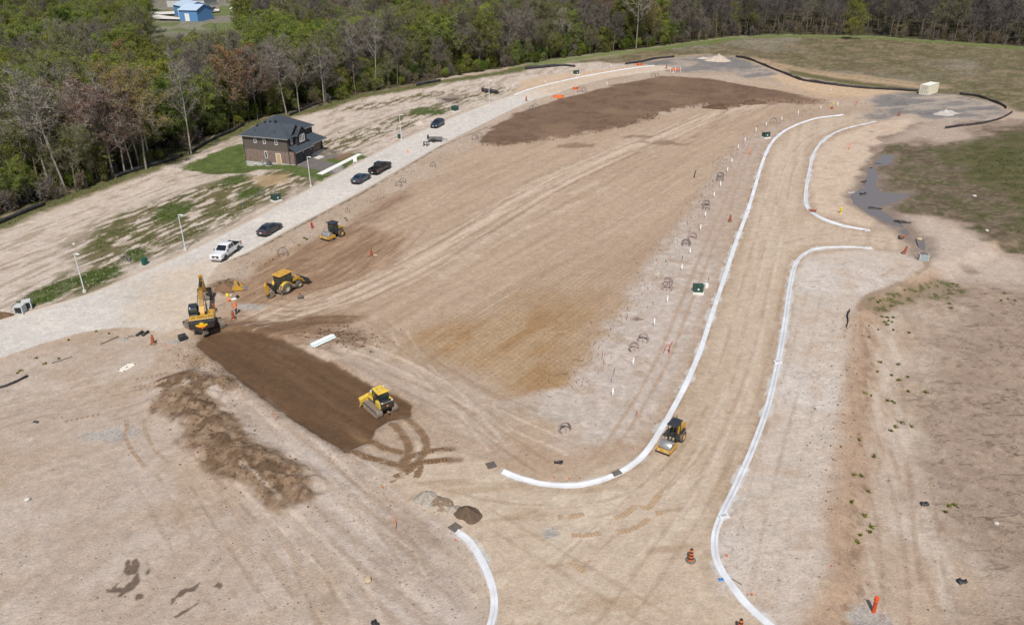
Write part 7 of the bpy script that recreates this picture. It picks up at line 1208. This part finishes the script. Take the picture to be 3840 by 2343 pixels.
heap(R(2, 0, 2000, 1035), 'dark lumpy soil heap at the edge of the dark fill', 4.2, 2.6, .9, (112, 90, 72), .1, 18, 'soil_pile', col2=(96, 76, 60)); heap(R(2, 0, 2300, 990), 'second dark soil heap at the tip of the dark fill', 4., 2.2, .8, (116, 94, 76), .1, 19, 'soil_pile', col2=(98, 78, 62))
# --- pipe bundle, slab, basins, short pipes, boards
a, b = atR(1, 2, 540, 338), atR(1, 2, 742, 240); d = b - a; Lp = d.length * 1.02; hd = atan2(d.y, d.x)
e = empty('pipe_bundle', ((a.x + b.x) / 2, (a.y + b.y) / 2, gz((a.x + b.x) / 2, (a.y + b.y) / 2) + .03), hd, 'bundle of pale blue white plastic pipes lying beside the dark road bed', 'pipes'); PW_ = mat('pale_blue_pvc', (.72, .82, .82), .45, var=.05)
for k, (y, z) in enumerate(((-.34, .1), (-.11, .1), (.11, .1), (.34, .1), (-.22, .3), (0, .3), (.22, .3))): o_ = rnd.uniform(-.12, .12); MB().cyl((-Lp / 2 + o_, y, z), (Lp / 2 + o_, y, z), .105, n=12).build('pipe', PW_, e, True)
p = atR(0, 2, 1222, 530); e = empty('concrete_slab', p, A_ST + .05, 'flat cream slab with black corner pads lying in the yard', 'slab'); MB().box(-.95, .95, -.5, .5, 0, .1, .02).build('slab', mat('cream_slab', (.68, .63, .54), .8), e)
for x, y in ((-.85, -.42), (-.85, .42), (.85, -.42), (.85, .42), (0, 0)): MB().box(x - .08, x + .08, y - .07, y + .07, .1, .14).build('pad', BK, e)
for (u, v, rz, t) in ((205, 1505, .5, 'grey concrete catch basin box lying open beside the street'), (268, 1462, .9, 'grey concrete catch basin box leaning behind the first one')):
    p = atR(0, 1, u, v); e = empty('catch_basin', p, A_ST + rz, t, 'concrete box'); CB = mat('basin_concrete', (.46, .48, .47), .85, var=.12); MB().box(-.6, .6, -.55, -.43, 0, 1.15).box(-.6, .6, .43, .55, 0, 1.15).box(-.6, .6, -.43, .43, 0, .12).box(-.6, .6, -.43, .43, 1.03, 1.15).box(.48, .6, -.43, .43, .12, 1.03).build('shell', CB, e); MB().box(-.58, -.56, -.3, .3, .3, .85).build('knockout', BK, e)
for u, v in ((1345, 210), (1400, 210)): p = atR(0, 2, u, v); o = MB().cyl((-.55, 0, .16), (.55, 0, .16), .17, n=14, caps=False).build('pipe_offcut', mat('black_poly_pipe', (.03, .03, .03), .6), None, True, loc=p, rz=A_ST + .1); o.modifiers.new('wall', 'SOLIDIFY').thickness = .02; tag(o, 'short black pipe offcut lying by the street corner barrel', 'pipe', 'black pipe offcuts')
for c, r, u0, v0, u1, v1, t in ((0, 2, 970, 308, 1140, 235, 'grey timber edging board left of the small gravel heap'), (0, 2, 1235, 235, 1290, 230, 'short timber board right of the small gravel heap'), (0, 2, 500, 492, 695, 425, 'long timber board edging a gravel square in the yard'), (2, 3, 2110, 1055, 2210, 1115, 'thin wooden lath lying behind the kerb bend'), (0, 1, 2100, 1440, 2165, 1420, 'long handled shovel lying beside the excavator barrel')):
    a, b = atR(c, r, u0, v0), atR(c, r, u1, v1); d = b - a; o = MB().box(0, d.length, -.04, .04, 0, .14 if 'board' in t else .04).build('timber_board' if 'shovel' not in t else 'shovel', mat('grey_timber', (.16, .14, .13), .9, var=.2), None, loc=a, rz=atan2(d.y, d.x)); tag(o, t, 'board' if 'shovel' not in t else 'shovel')
p = atR(0, 2, 1760, 262); e = empty('equipment_case', p, A_ST - .5, 'black equipment case standing behind the excavator', 'case'); MB().box(-.45, .45, -.35, .35, 0, .62, .06).build('body', BK, e); MB().box(-.46, .46, -.36, .36, .62, .72, .05).build('lid', MBLK, e); MB().box(.1, .55, -.75, -.4, 0, .12, .03).build('tray', STL, e)
# --- spare bucket, gear and worker by the excavator
p = atR(0, 1, 2290, 1275); e = empty('digger_bucket', p, .25, 'detached yellow digging bucket lying on the brown spoil', 'bucket'); pr = [(-.7, .0), (-.75, .45), (-.35, .9), (.1, .95), (.15, .8), (-.3, .75), (-.55, .4), (-.5, .1), (.6, .05), (.95, .0)]
MB().prism(pr, -.6, .6).build('shell', MUDST, e); 
for s_ in (-1, 1): MB().prism([(-.7, .02), (.8, .04), (.1, .92), (-.35, .88), (-.73, .45)], s_ * .6, s_ * .66).build('side_plate', YEL, e); MB().box(-.4, .0, s_ * .2, s_ * .3, .9, 1.2).build('ear', YEL, e)
for i in range(4): MB().box(.9, 1.2, -.55 + i * .33, -.43 + i * .33, 0, .08).build('tooth', STL, e)
p = atR(0, 1, 2187, 1345); o = MB().lathe([(.2, 0), (.22, .15), (.2, .3), (.11, .4), (.02, .43)], 18).build('yellow_cover', mat('yellow_plastic', (.75, .60, .03), .5), None, True, loc=p); tag(o, 'round yellow plastic cover standing beside the excavator spoil', 'cover')
p = atR(0, 1, 2203, 1395); e = empty('orange_bucket', p, 0, 'orange plastic pail on the ground near the worker', 'pail'); MB().lathe([(.15, 0), (.19, .38)], 14, caps=False).build('pail', ORNG, e, True).modifiers.new('wall', 'SOLIDIFY').thickness = .02; MB().cyl((0, 0, .24), (0, 0, .26), .165, n=14).build('contents', MUDST, e)
p = atR(0, 1, 2250, 1378); o = MB().lathe([(.05, 0), (.36, .06), (.4, .2), (.22, .36), (.03, .4)], 12).build('white_sack', mat('white_sack', (.75, .75, .74), .8, bump=.8, bscale=6), None, True, loc=p, rz=.3); o.scale = (1.1, .6, .55); tag(o, 'crumpled white sack beside the orange pail', 'sack')
p = atR(0, 1, 2285, 1360); o = MB().lathe([(.05, 0), (.22, .04), (.24, .2), (.15, .38), (.03, .42)], 12).build('black_bag', BK, None, True, loc=p); tag(o, 'black bag propped against the white sack', 'bag')
p = atR(0, 1, 2222, 1345); o = MB().lathe([(.22, 0), (.25, .12), (.15, .3), (.03, .33)], 12).build('pink_stone', mat('pinkish_stone', (.48, .38, .35), .9), None, True, loc=p); tag(o, 'pinkish stone beside the round yellow cover', 'stone')
def person(px, rz):
    p = at(px); e = empty('person', p, rz, 'person in orange hi vis jacket and hard hat watching the excavator', 'person')
    J = dict(pel=(0, 0, .95), sp=(.04, 0, 1.2), ch=(.08, 0, 1.4), nk=(.11, 0, 1.53), hd=(.15, 0, 1.66), tp=(.16, 0, 1.76), lh=(0, .1, .92), lk=(.05, .12, .5), la=(0, .13, .09), lt=(.16, .14, .04), rh=(0, -.1, .92), rk=(.08, -.12, .5), ra=(.1, -.13, .09), rt=(.26, -.14, .04), ls=(.08, .2, 1.42), le=(.1, .27, 1.15), lw=(.28, .2, 1.0), lf=(.36, .17, .98), rs=(.08, -.2, 1.42), re=(.06, -.28, 1.15), rw=(.2, -.27, .92), rf=(.24, -.26, .84))
    E = [('pel', 'sp'), ('sp', 'ch'), ('ch', 'nk'), ('nk', 'hd'), ('hd', 'tp'), ('pel', 'lh'), ('lh', 'lk'), ('lk', 'la'), ('la', 'lt'), ('pel', 'rh'), ('rh', 'rk'), ('rk', 'ra'), ('ra', 'rt'), ('ch', 'ls'), ('ls', 'le'), ('le', 'lw'), ('lw', 'lf'), ('ch', 'rs'), ('rs', 're'), ('re', 'rw'), ('rw', 'rf')]
    Rr = dict(pel=.15, sp=.15, ch=.16, nk=.065, hd=.1, tp=.085, lh=.1, rh=.1, lk=.075, rk=.075, la=.055, ra=.055, lt=.05, rt=.05, ls=.08, rs=.08, le=.06, re=.06, lw=.045, rw=.045, lf=.04, rf=.04)
    K = list(J); me = bpy.data.meshes.new('body'); me.from_pydata([J[k] for k in K], [(K.index(a), K.index(b)) for a, b in E], []); o = link('body', me, e); md = o.modifiers.new('skin', 'SKIN'); me.skin_vertices.new() if not me.skin_vertices else None
    for i, k in enumerate(K): me.skin_vertices[0].data[i].radius = (Rr[k], Rr[k]); me.skin_vertices[0].data[i].use_root = k == 'pel'
    o.modifiers.new('sub', 'SUBSURF').levels = 1; o.modifiers['sub'].render_levels = 2
    m_ = bpy.data.materials.new('worker_body'); m_.use_nodes = True; t = m_.node_tree; tc = t.nodes.new('ShaderNodeTexCoord'); sp = t.nodes.new('ShaderNodeSeparateXYZ'); t.links.new(tc.outputs['Object'], sp.inputs[0]); cr = t.nodes.new('ShaderNodeValToRGB'); cr.color_ramp.interpolation = 'CONSTANT'; mr = t.nodes.new('ShaderNodeMapRange'); mr.inputs[2].default_value = 1.8; t.links.new(sp.outputs[2], mr.inputs[0]); t.links.new(mr.outputs[0], cr.inputs[0]); el = cr.color_ramp.elements; el[0].color = (.05, .035, .025, 1); el[1].position = .08; el[1].color = (.06, .075, .11, 1)
    for pos, c_ in ((.47, (.80, .17, .05, 1)), (.85, (.50, .30, .22, 1))): x = el.new(pos); x.color = c_
    t.links.new(cr.outputs[0], t.nodes['Principled BSDF'].inputs['Base Color']); me.materials.append(m_)
    MB().lathe([(.155, 1.70), (.15, 1.73), (.125, 1.74), (.12, 1.8), (.08, 1.86), (.01, 1.88)], 16, 'z', (.15, 0, 0)).build('hard_hat', mat('hat_orange', (.85, .25, .04), .4), e, True)
    MB().lathe([(.205, 1.0), (.21, 1.06)], 14, 'z', (.03, 0, 0), False).lathe([(.215, 1.22), (.215, 1.28)], 14, 'z', (.05, 0, 0), False).build('reflective_band', mat('reflective', (.7, .72, .6), .4), e)
    for s_ in (-1, 1): MB().tube([(.24, s_ * .035, 1.675), (.255, s_ * .035, 1.675)], .012, 6).build('eye', BK, e)
    MB().cyl((.24, 0, 1.65), (.27, 0, 1.635), .02, .012, 6).build('nose', mat('skin', (.5, .3, .22), .6), e)
person(R(0, 1, 2278, 1520), 2.6)
# --- grates, kerb inlets, culvert frame, odd stones
GRT = mat('iron_grate', (.13, .115, .10), .7, var=.2)
def grate(px, label, rz=0., sc=1., rust=False):
    p = at(px); e = empty('drain_grate', p + Vector((0, 0, .02)), rz, label, 'grate'); fr = MB().box(-.45, .45, -.45, -.38, -.05, .06).box(-.45, .45, .38, .45, -.05, .06).box(-.45, -.38, -.38, .38, -.05, .06).box(.38, .45, -.38, .38, -.05, .06); fr.build('frame', GRT, e); e.scale = (sc,) * 3
    for i in range(7): MB().box(-.38, .38, -.33 + i * .11, -.28 + i * .11, -.03, .04).build('bar', GRT, e)
grate(R(1, 2, 2262, 1468), 'iron drain grate set in the lot above the kerb start', .4); grate(R(1, 3, 1915, 565), 'rusty iron drain grate at the kerb end by the dark pile', .8)
for px, t, rz in ((R(2, 1, 2258, 540), 'concrete kerb inlet in the new road kerb beside a barrel', .3), (R(2, 3, 2035, 462), 'sloppy concrete kerb inlet where the right kerb bends', .2), (R(2, 3, 1005, 48), 'dark iron kerb inlet in the inner kerb bend', .5), (R(3, 2, 92, 480), 'small concrete kerb inlet in the straight right kerb', .1), (R(3, 1, 950, 715), 'unfinished kerb end with a rough concrete lump', 0), (R(3, 1, 965, 885), 'reinforcing cage at the unfinished kerb end', 0)):
    p = at(px); e = empty('kerb_inlet', p + Vector((0, 0, .02)), rz, t, 'kerb inlet'); MB().box(-.45, .45, -.3, .3, -.1, .17, .03).build('surround', CONC_NEW if 'iron' not in t else GRT, e); MB().box(-.24, .24, -.13, .13, .17, .19).build('grate', GRT if 'iron' in t else mat('wet_concrete', (.36, .36, .36), .7), e)
p = atR(3, 1, 1497, 1005); e = empty('culvert_frame', p, -.15, 'grey metal culvert frame set in the muddy channel end', 'frame'); MB().box(-.6, .6, -.08, .08, 0, .9).build('headwall', mat('steel_blue_panel', (.30, .36, .38), .6), e); MB().box(-.66, -.58, -.1, .9, 0, .95).box(.58, .66, -.1, .9, 0, .95).build('wing', BASEC, e)
for c, r, u, v, s_, t in ((0, 3, 265, 300, .3, 'white stone lying alone on the lower yard'), (3, 3, 2195, 530, .22, 'white stone on the dark cracked soil'), (0, 1, 712, 850, .3, 'white lump on the pale lot above the first lamp'), (3, 1, 1453, 805, .45, 'tan boulder in the muddy channel'), (3, 0, 313, 800, .5, 'pale stone below the long silt fence'), (3, 0, 600, 872, .4, 'white stone before the long silt fence'), (1, 1, 1260, 209, .01, ''), (3, 1, 2105, 720, .3, 'white stone in the green scrub'), (3, 1, 1985, 388, .35, 'pale stone above the muddy scrub'), (1, 3, 1075, 1070, .35, 'pale clod on the stony strip'), (2, 3, 375, 600, .01, ''), (1, 2, 1150, 310, .3, 'brown clod at the end of the soil ridge')):
    if not t: continue
    p = atR(c, r, u, v); g = np.random.default_rng(int(u)); mb = MB().lathe([(.05, -.2), (.8, 0), (1., .35), (.7, .7), (.1, .85)], 9); mb.v = [tuple(np.array(q) * s_ * (1 + g.normal(0, .12, 3))) for q in mb.v]; o = mb.build('stone', ROCKM if 'clod' not in t and 'tan' not in t else mat('tan_rock', (.42, .33, .22), .9, var=.2), None, True, loc=p); tag(o, t, 'stone')
for c, r, u, v, w, t in ((3, 1, 800, 352, 1.3, 'white cloth strip draped on the pool bank'), (3, 0, 1000, 1268, 1.2, 'green plastic sheet lying on the far verge'), (1, 0, 2155, 1192, .01, ''), (2, 3, 2010, 1068, .4, 'blue plastic scrap beside the right kerb'), (0, 2, 345, 1055, .7, 'dark slate sheet lying in the wheel rut'), (3, 1, 1030, 68, 2.2, 'dark plank lying across the channel')):
    if not t: continue
    p = atR(c, r, u, v); g = np.random.default_rng(int(u) + 5); m_ = mat('cloth_white', (.75, .74, .7), .8) if 'white' in t else (mat('sheet_green', (.12, .3, .2), .6) if 'green' in t else (mat('scrap_blue', (.05, .22, .6), .6) if 'blue' in t else mat('slate_dark', (.06, .065, .065), .7))); V = [(w * (x - .5), .3 * (y - .5) + g.normal(0, .04), .04 + abs(g.normal(0, .04))) for x in np.linspace(0, 1, 5) for y in np.linspace(0, 1, 3)]
    mb = MB(); mb.add(V, [(i * 3 + j, (i + 1) * 3 + j, (i + 1) * 3 + j + 1, i * 3 + j + 1) for i in range(4) for j in range(2)]); o = mb.build('litter_sheet', m_, None, True, loc=p, rz=g.uniform(-.6, .2)); o.modifiers.new('thick', 'SOLIDIFY').thickness = .02; tag(o, t, 'sheet')
p = atR(0, 1, 2340, 508); e = empty('lot_sign', p, A_ST + 1.2, 'small blue lot sign on a post beside the street', 'sign'); MB().box(-.03, .03, -.03, .03, -.1, .9).build('post', WOOD, e); MB().box(-.3, .3, -.05, -.03, .55, 1.0).build('board', mat('sign_blue', (.04, .07, .22), .5), e)
# --- utility poles in the wood
for (ub, vb, ut, vt, t) in ((1490, 850, 1420, 535, 'tall wooden utility pole with crossarms rising from the wood'), (1505, 450, 1480, 282, 'far wooden utility pole with crossarm in the wood gap')):
    b = np.array(R(0, 0, ub, vb)); p = gnd([b], -1.)[0]; hs = np.linspace(4, 22, 60); k = np.argmin([abs(proj([(p[0], p[1], h)])[0][1] - R(0, 0, ut, vt)[1]) for h in hs]); h = hs[k] + 1.0; e = empty('utility_pole', (p[0], p[1], gz(*p)), .6, t, 'utility pole'); PWD = mat('pole_wood', (.20, .17, .14), .9); MB().cyl((0, 0, -.5), (0, 0, h), .17, .11, 8).build('pole', PWD, e)
    for z in (h - .6, h - 3.0): c_ = MB().box(-1.2, 1.2, -.06, .06, z, z + .12).build('crossarm', PWD, e); 
    for x in (-1.1, -.4, .4, 1.1): MB().cyl((x, 0, h - .48), (x, 0, h - .2), .06, n=6).build('insulator', WHITE, e)
# --- yard beyond the wood
def bld(pxl, pxr, dep, hw, hr, label, wm, rm, z=0):
    a, b = gnd([pxl])[0], gnd([pxr])[0]; d = b - a; w = hypot(*d); hd = atan2(d[1], d[0]); e = empty('shed', (a[0], a[1], gz(*a) - .3), hd, label, 'building'); MB().box(0, w, 0, dep, 0, hw).add([(0, 0, hw), (0, dep, hw), (0, dep / 2, hw + hr), (w, 0, hw), (w, dep, hw), (w, dep / 2, hw + hr)], [(0, 2, 1), (3, 4, 5)]).build('wall', wm, e); r = MB(); slab(r, [(-.4, -.5, hw - .05), (w + .4, -.5, hw - .05), (w + .4, dep / 2, hw + hr + .15), (-.4, dep / 2, hw + hr + .15)], .2); slab(r, [(-.4, dep / 2, hw + hr + .15), (w + .4, dep / 2, hw + hr + .15), (w + .4, dep + .5, hw - .05), (-.4, dep + .5, hw - .05)], .2); r.build('roof', rm, e); MB().box(w * .3, w * .55, -.08, -.02, 0, hw * .7).build('door', WHITE, e); return e
BLU, BRF = wave_mat('blue_cladding', (.10, .25, .50), 1.2, 'X', .12), mat('pale_blue_roof', (.42, .52, .64), .5, var=.06)
bld(R(0, 0, 1672, 92), R(0, 0, 1800, 120), 13, 6.5, 2.2, 'blue clad shed with pale roof standing behind the front blue shed', BLU, BRF); bld(R(0, 0, 1722, 138), R(0, 0, 1895, 142), 13, 6, 2.2, 'blue clad shed with pale roof at the yard nearest the wood', BLU, BRF)
bld(R(0, 0, 1600, 14), R(0, 0, 1960, 14), 16, 5, 1.4, 'long low shed with pale blue roof beyond the yard', mat('grey_cladding', (.5, .5, .5), .6), mat('sky_blue_roof', (.45, .58, .68), .5)); bld(R(1, 0, 60, 14), R(1, 0, 620, 18), 20, 6, 1.5, 'long white warehouse beyond the wood top', mat('white_cladding', (.72, .72, .72), .6), mat('white_roof', (.78, .78, .78), .5))
bld(R(1, 0, 690, 22), R(1, 0, 790, 24), 10, 5, 1.5, 'small teal roofed shed beside the white warehouse', mat('white_cladding', (.7, .7, .7)), mat('teal_roof', (.04, .28, .30), .5)); bld(R(0, 0, 2215, 72), R(0, 0, 2330, 74), 8, 3, 1, 'low white shed behind the trees right of the yard', mat('white_cladding', (.7, .7, .7)), mat('white_roof', (.78, .78, .78)))
for u, v, m_, t in ((1960, 100, WHITE, 'white boat on a cradle in the far yard'), (1990, 62, mat('hull_dark', (.05, .06, .09), .4), 'dark hulled boat with white deck in the far yard')):
    p = gnd([R(0, 0, u, v)])[0]; e = empty('boat', (p[0], p[1], gz(*p)), .3, t, 'boat'); MB().loft([[(-4, -.8, 1.), (3, -.5, 1.), (3.2, 0, 1.), (3, .5, 1.), (-4, .8, 1.)], [(-4.2, -1.5, 2.6), (2.5, -1.3, 2.7), (5., 0, 2.9), (2.5, 1.3, 2.7), (-4.2, 1.5, 2.6)]]).build('hull', m_, e); MB().box(-1.5, 1.5, -.8, .8, 2.6, 3.6, .2).build('cabin', WHITE, e); MB().box(-3, 2, -.7, .7, -.2, 1.0).build('cradle', BLK, e)
a = gnd([R(0, 0, x, y) for x, y in ((1240, -20), (1390, -20), (1390, 50), (1480, 70), (1760, 60), (2100, 40), (2100, 60), (1780, 85), (1500, 95), (1720, 122), (1720, 138), (1480, 132), (1340, 90))]); mb = MB(); mb.add([(x, y, float(HZ(np.array([x]), np.array([y]))[0]) + .9) for x, y in a], [tuple(range(len(a)))[::-1]]); tag(mb.build('road', mat('gravel_road', (.62, .59, .54), .9, var=.08)), kind='structure')
# --- loose things nobody could count
def lumps(name, pts, sizes, cols, label):
    g = np.random.default_rng(11); ico = np.array([(0, 0, 1), (.89, 0, .45), (.28, .85, .45), (-.72, .53, .45), (-.72, -.53, .45), (.28, -.85, .45), (0, 0, -.3)]); fc = np.array([(0, 1, 2), (0, 2, 3), (0, 3, 4), (0, 4, 5), (0, 5, 1), (1, 6, 2), (2, 6, 3), (3, 6, 4), (4, 6, 5), (5, 6, 1)]); n = len(pts)
    V = ico[None] * sizes[:, None, None] * g.uniform(.6, 1.4, (n, 7, 3)) * np.array([1, 1, .75]); a = g.random(n) * 6.28; c, s_ = np.cos(a)[:, None], np.sin(a)[:, None]; X = V[..., 0] * c - V[..., 1] * s_; Y = V[..., 0] * s_ + V[..., 1] * c; Z = HZ(pts[:, 0], pts[:, 1]); V = np.stack([X + pts[:, 0, None], Y + pts[:, 1, None], V[..., 2] + Z[:, None]], -1).reshape(-1, 3); Fq = (fc[None] + 7 * np.arange(n)[:, None, None]).reshape(-1, 3)
    C = np.repeat(cols * g.uniform(.75, 1.15, (n, 1)), 7, 0); o = link(name, cmesh(name, V, Fq, C, np.zeros(len(V)))); tag(o, label, kind='stuff')
g = np.random.default_rng(21); pts, cl, sz = [], [], []
def along(L, n, spread, col, s0, s1):
    P = resample(L, .2); k = g.integers(0, len(P), n); q = P[k] + g.normal(0, spread, (n, 2)); pts.append(q); cl.append(np.tile(alb(*col), (n, 1))); sz.append(s0 + (s1 - s0) * g.random(n) ** 2.5)
along(BERM[0], 260, 1.0, (122, 97, 72), .02, .13); along(BERM[1], 900, 1.4, (122, 97, 72), .02, .15); along(np.vstack([BED, BED[:1]]), 350, .4, (138, 114, 90), .02, .09); along(np.vstack([FILL[9:], FILL[:1]]), 900, .8, (106, 83, 65), .05, .25); along(O((540, 692), (560, 700)), 160, 1.0, (120, 94, 70), .05, .2); along(O((600, 935), (830, 1095), (1000, 1200)), 900, 2.2, (178, 162, 148), .03, .11); along(O((700, 1180), (1000, 1300), (1100, 1480)), 900, 5., (182, 166, 152), .03, .12); along(O((440, 850), (560, 905)), 400, 1.2, (150, 124, 100), .04, .15); along(O((760, 800), (900, 830)), 260, 1.2, (118, 92, 70), .05, .18); along(O((1400, 900), (1700, 480), (1800, 330)), 500, 3.0, (170, 150, 134), .03, .09); along(O((2030, 760), (2000, 1250)), 350, 1.5, (140, 108, 80), .04, .14); along(O((1760, 1300), (1950, 1400)), 300, 3.5, (196, 180, 166), .03, .1); along(smooth(O(*ROADR[:-1])) + np.array([1.2, -.4]), 500, .9, (186, 176, 164), .04, .12); along(O((50, 735), (300, 640), (600, 500)), 500, 3., (200, 188, 174), .05, .16)
nn = 7000; yy_ = 44 + 100 * g.random(nn) ** 1.4; xx_ = (yy_ + 40) * g.uniform(-.55, .5, nn); pts.append(np.c_[xx_, yy_]); cl.append(COLOR(xx_, yy_)[0] * g.choice([.62, .8, 1.12], (nn, 1))); sz.append(.02 + .09 * g.random(nn) ** 3)
PT, SZ_, CL_ = np.vstack(pts), np.concatenate(sz), np.vstack(cl); kp = (sd_poly(PT[:, 0], PT[:, 1], NEWROAD) > 0) & (sd_poly(PT[:, 0], PT[:, 1], BED) > .25) & (sd_poly(PT[:, 0], PT[:, 1], STREET) > .3)
lumps('soil_clods', PT[kp], SZ_[kp], CL_[kp], 'loose clods and stones scattered over the bare soil')
def weeds():
    n = 52000; y = 85 + 190 * g.random(n) ** 1.2; x = -(y * .72) + g.random(n) * (y * .72 + 20); x2 = 45 + 75 * g.random(9000); y2 = 40 + 130 * g.random(9000); X, Y = np.r_[x, x2], np.r_[y, y2]; C, _ = COLOR(X, Y); k = (C[:, 1] > C[:, 0] * .93) & (C[:, 2] < C[:, 1] * .66) & (sd_poly(X, Y, FOREST, 40.) > -2)
    X, Y, C = X[k], Y[k], C[k]; Z = HZ(X, Y); m_ = len(X); B = 4; la = sd_poly(X, Y, LAWN) < 0; h = np.where(la, .07, .17)[:, None] * g.uniform(.4, 1.3, (m_, B)); ox, oy = g.normal(0, .16, (m_, B)), g.normal(0, .16, (m_, B)); a = g.random((m_, B)) * 6.28; w = np.where(la, .04, .09)[:, None]
    bx, by = X[:, None] + ox, Y[:, None] + oy; V = np.stack([np.stack([bx - np.cos(a) * w, by - np.sin(a) * w, Z[:, None] + 0 * a - .02], -1), np.stack([bx + np.cos(a) * w, by + np.sin(a) * w, Z[:, None] + 0 * a - .02], -1), np.stack([bx + g.normal(0, .12, (m_, B)), by + g.normal(0, .12, (m_, B)), Z[:, None] + h], -1)], 2).reshape(-1, 3)
    cc = np.repeat(C * g.uniform(.6, 1.15, (m_, 1)), B * 3, 0); o = link('weeds', cmesh('weeds', V, np.arange(len(V)).reshape(-1, 3), cc, np.zeros(len(V)))); tag(o, 'short green weeds and grass in patches on the dry lots', kind='stuff')
    # separate tufts on the lower right ground
    T = [R(3, 2, u, v) for u, v in ((1090, 40), (1145, 48), (1205, 50), (1160, 80), (1120, 95), (1190, 95), (1145, 118), (970, 240), (1205, 170), (1058, 168), (1355, 197), (1247, 500), (1052, 570), (1255, 652), (1340, 620), (1195, 855), (1150, 850), (1215, 870), (1350, 762), (925, 775), (990, 800), (1280, 1060), (1225, 1098), (1382, 1098), (1185, 1140), (1020, 1385), (877, 1225), (1515, 765), (1190, 605), (1075, 478))] + [R(3, 3, u, v) for u, v in ((820, 62), (897, 70), (963, 220), (800, 325), (925, 455), (1000, 565), (975, 608), (885, 640), (855, 702), (1735, 360), (1795, 355), (1705, 418))] + [R(3, 1, u, v) for u, v in ((1080, 1390), (1185, 1385), (1055, 1410), (1185, 1440), (1310, 1300), (1545, 1265), (1610, 1330), (1745, 1420), (1755, 1460), (2270, 1320), (2310, 1380), (2240, 1390), (2370, 1390), (1820, 1240), (1780, 1230))] + [R(1, 1, 875, 620), R(1, 1, 860, 600), R(1, 1, 465, 790), R(1, 1, 490, 800), R(1, 1, 415, 860), R(1, 1, 165, 995), R(0, 2, 170, 585), R(0, 2, 200, 560), R(0, 2, 660, 265), R(0, 2, 1050, 205), R(0, 2, 435, 495), R(0, 2, 570, 445), R(0, 2, 350, 440), R(0, 2, 925, 182), R(1, 0, 795, 1275), R(0, 1, 2200, 1190), R(0, 1, 2260, 1215)]
    P = np.array([at(t)[:] for t in T]); tr = []
    for p in P:
        r = g.uniform(.12, .32)
        for _ in range(46): b = p + np.r_[g.normal(0, r * .45, 2), 0]; t_ = b + np.r_[g.normal(0, r * .5, 2), g.uniform(.08, .28)]; s_ = np.r_[g.normal(0, .03, 2), 0]; tr += [b - s_, b + s_, t_]
    V = np.array(tr); cc = np.repeat(np.where(g.random((len(V) // 3, 1)) < .3, alb(150, 148, 40), alb(86, 100, 30)) * g.uniform(.6, 1.2, (len(V) // 3, 1)), 3, 0); o = link('weed_tufts', cmesh('weed_tufts', V, np.arange(len(V)).reshape(-1, 3), cc, np.zeros(len(V)))); tag(o, 'small yellow green weed tufts dotted over the bare soil', kind='stuff')
weeds()

# dead stalks and twigs round the risers
T_ = []; L_ = resample(np.vstack([O((1360, 940), (1430, 860), (1500, 760), (1580, 640), (1660, 520), (1740, 390), (1830, 310), (1950, 268))]), .3); 
for k in range(800):
    p = L_[int(g.integers(len(L_)))] + g.normal(0, 1.3, 2); z = gz(*p); r = g.uniform(.2, .6); a_ = g.random() * 6.28; t_ = g.uniform(.05, .6); b = np.r_[p, z]; e_ = b + np.array([cos(a_) * r, sin(a_) * r, t_]); s_ = np.array([-sin(a_), cos(a_), 0]) * .035; T_ += [b - s_, b + s_, e_]
L2 = resample(O((540, 660), (640, 600), (740, 545), (860, 480), (1000, 400), (1150, 330)), .3)
for k in range(360):
    p = L2[int(g.integers(len(L2)))] + g.normal(0, 1.6, 2) + np.array([2., -1.]); z = gz(*p); r = g.uniform(.2, .6); a_ = g.random() * 6.28; b = np.r_[p, z]; e_ = b + np.array([cos(a_) * r, sin(a_) * r, g.uniform(.05, .5)]); s_ = np.array([-sin(a_), cos(a_), 0]) * .035; T_ += [b - s_, b + s_, e_]
V = np.array(T_); tag(link('dead_stalks', cmesh('dead_stalks', V, np.arange(len(V)).reshape(-1, 3), np.repeat(alb(96, 82, 68) * g.uniform(.4, 1.1, (len(V) // 3, 1)), 3, 0), np.zeros(len(V)))), 'dry stalks and twigs lying along the service strips', kind='stuff')
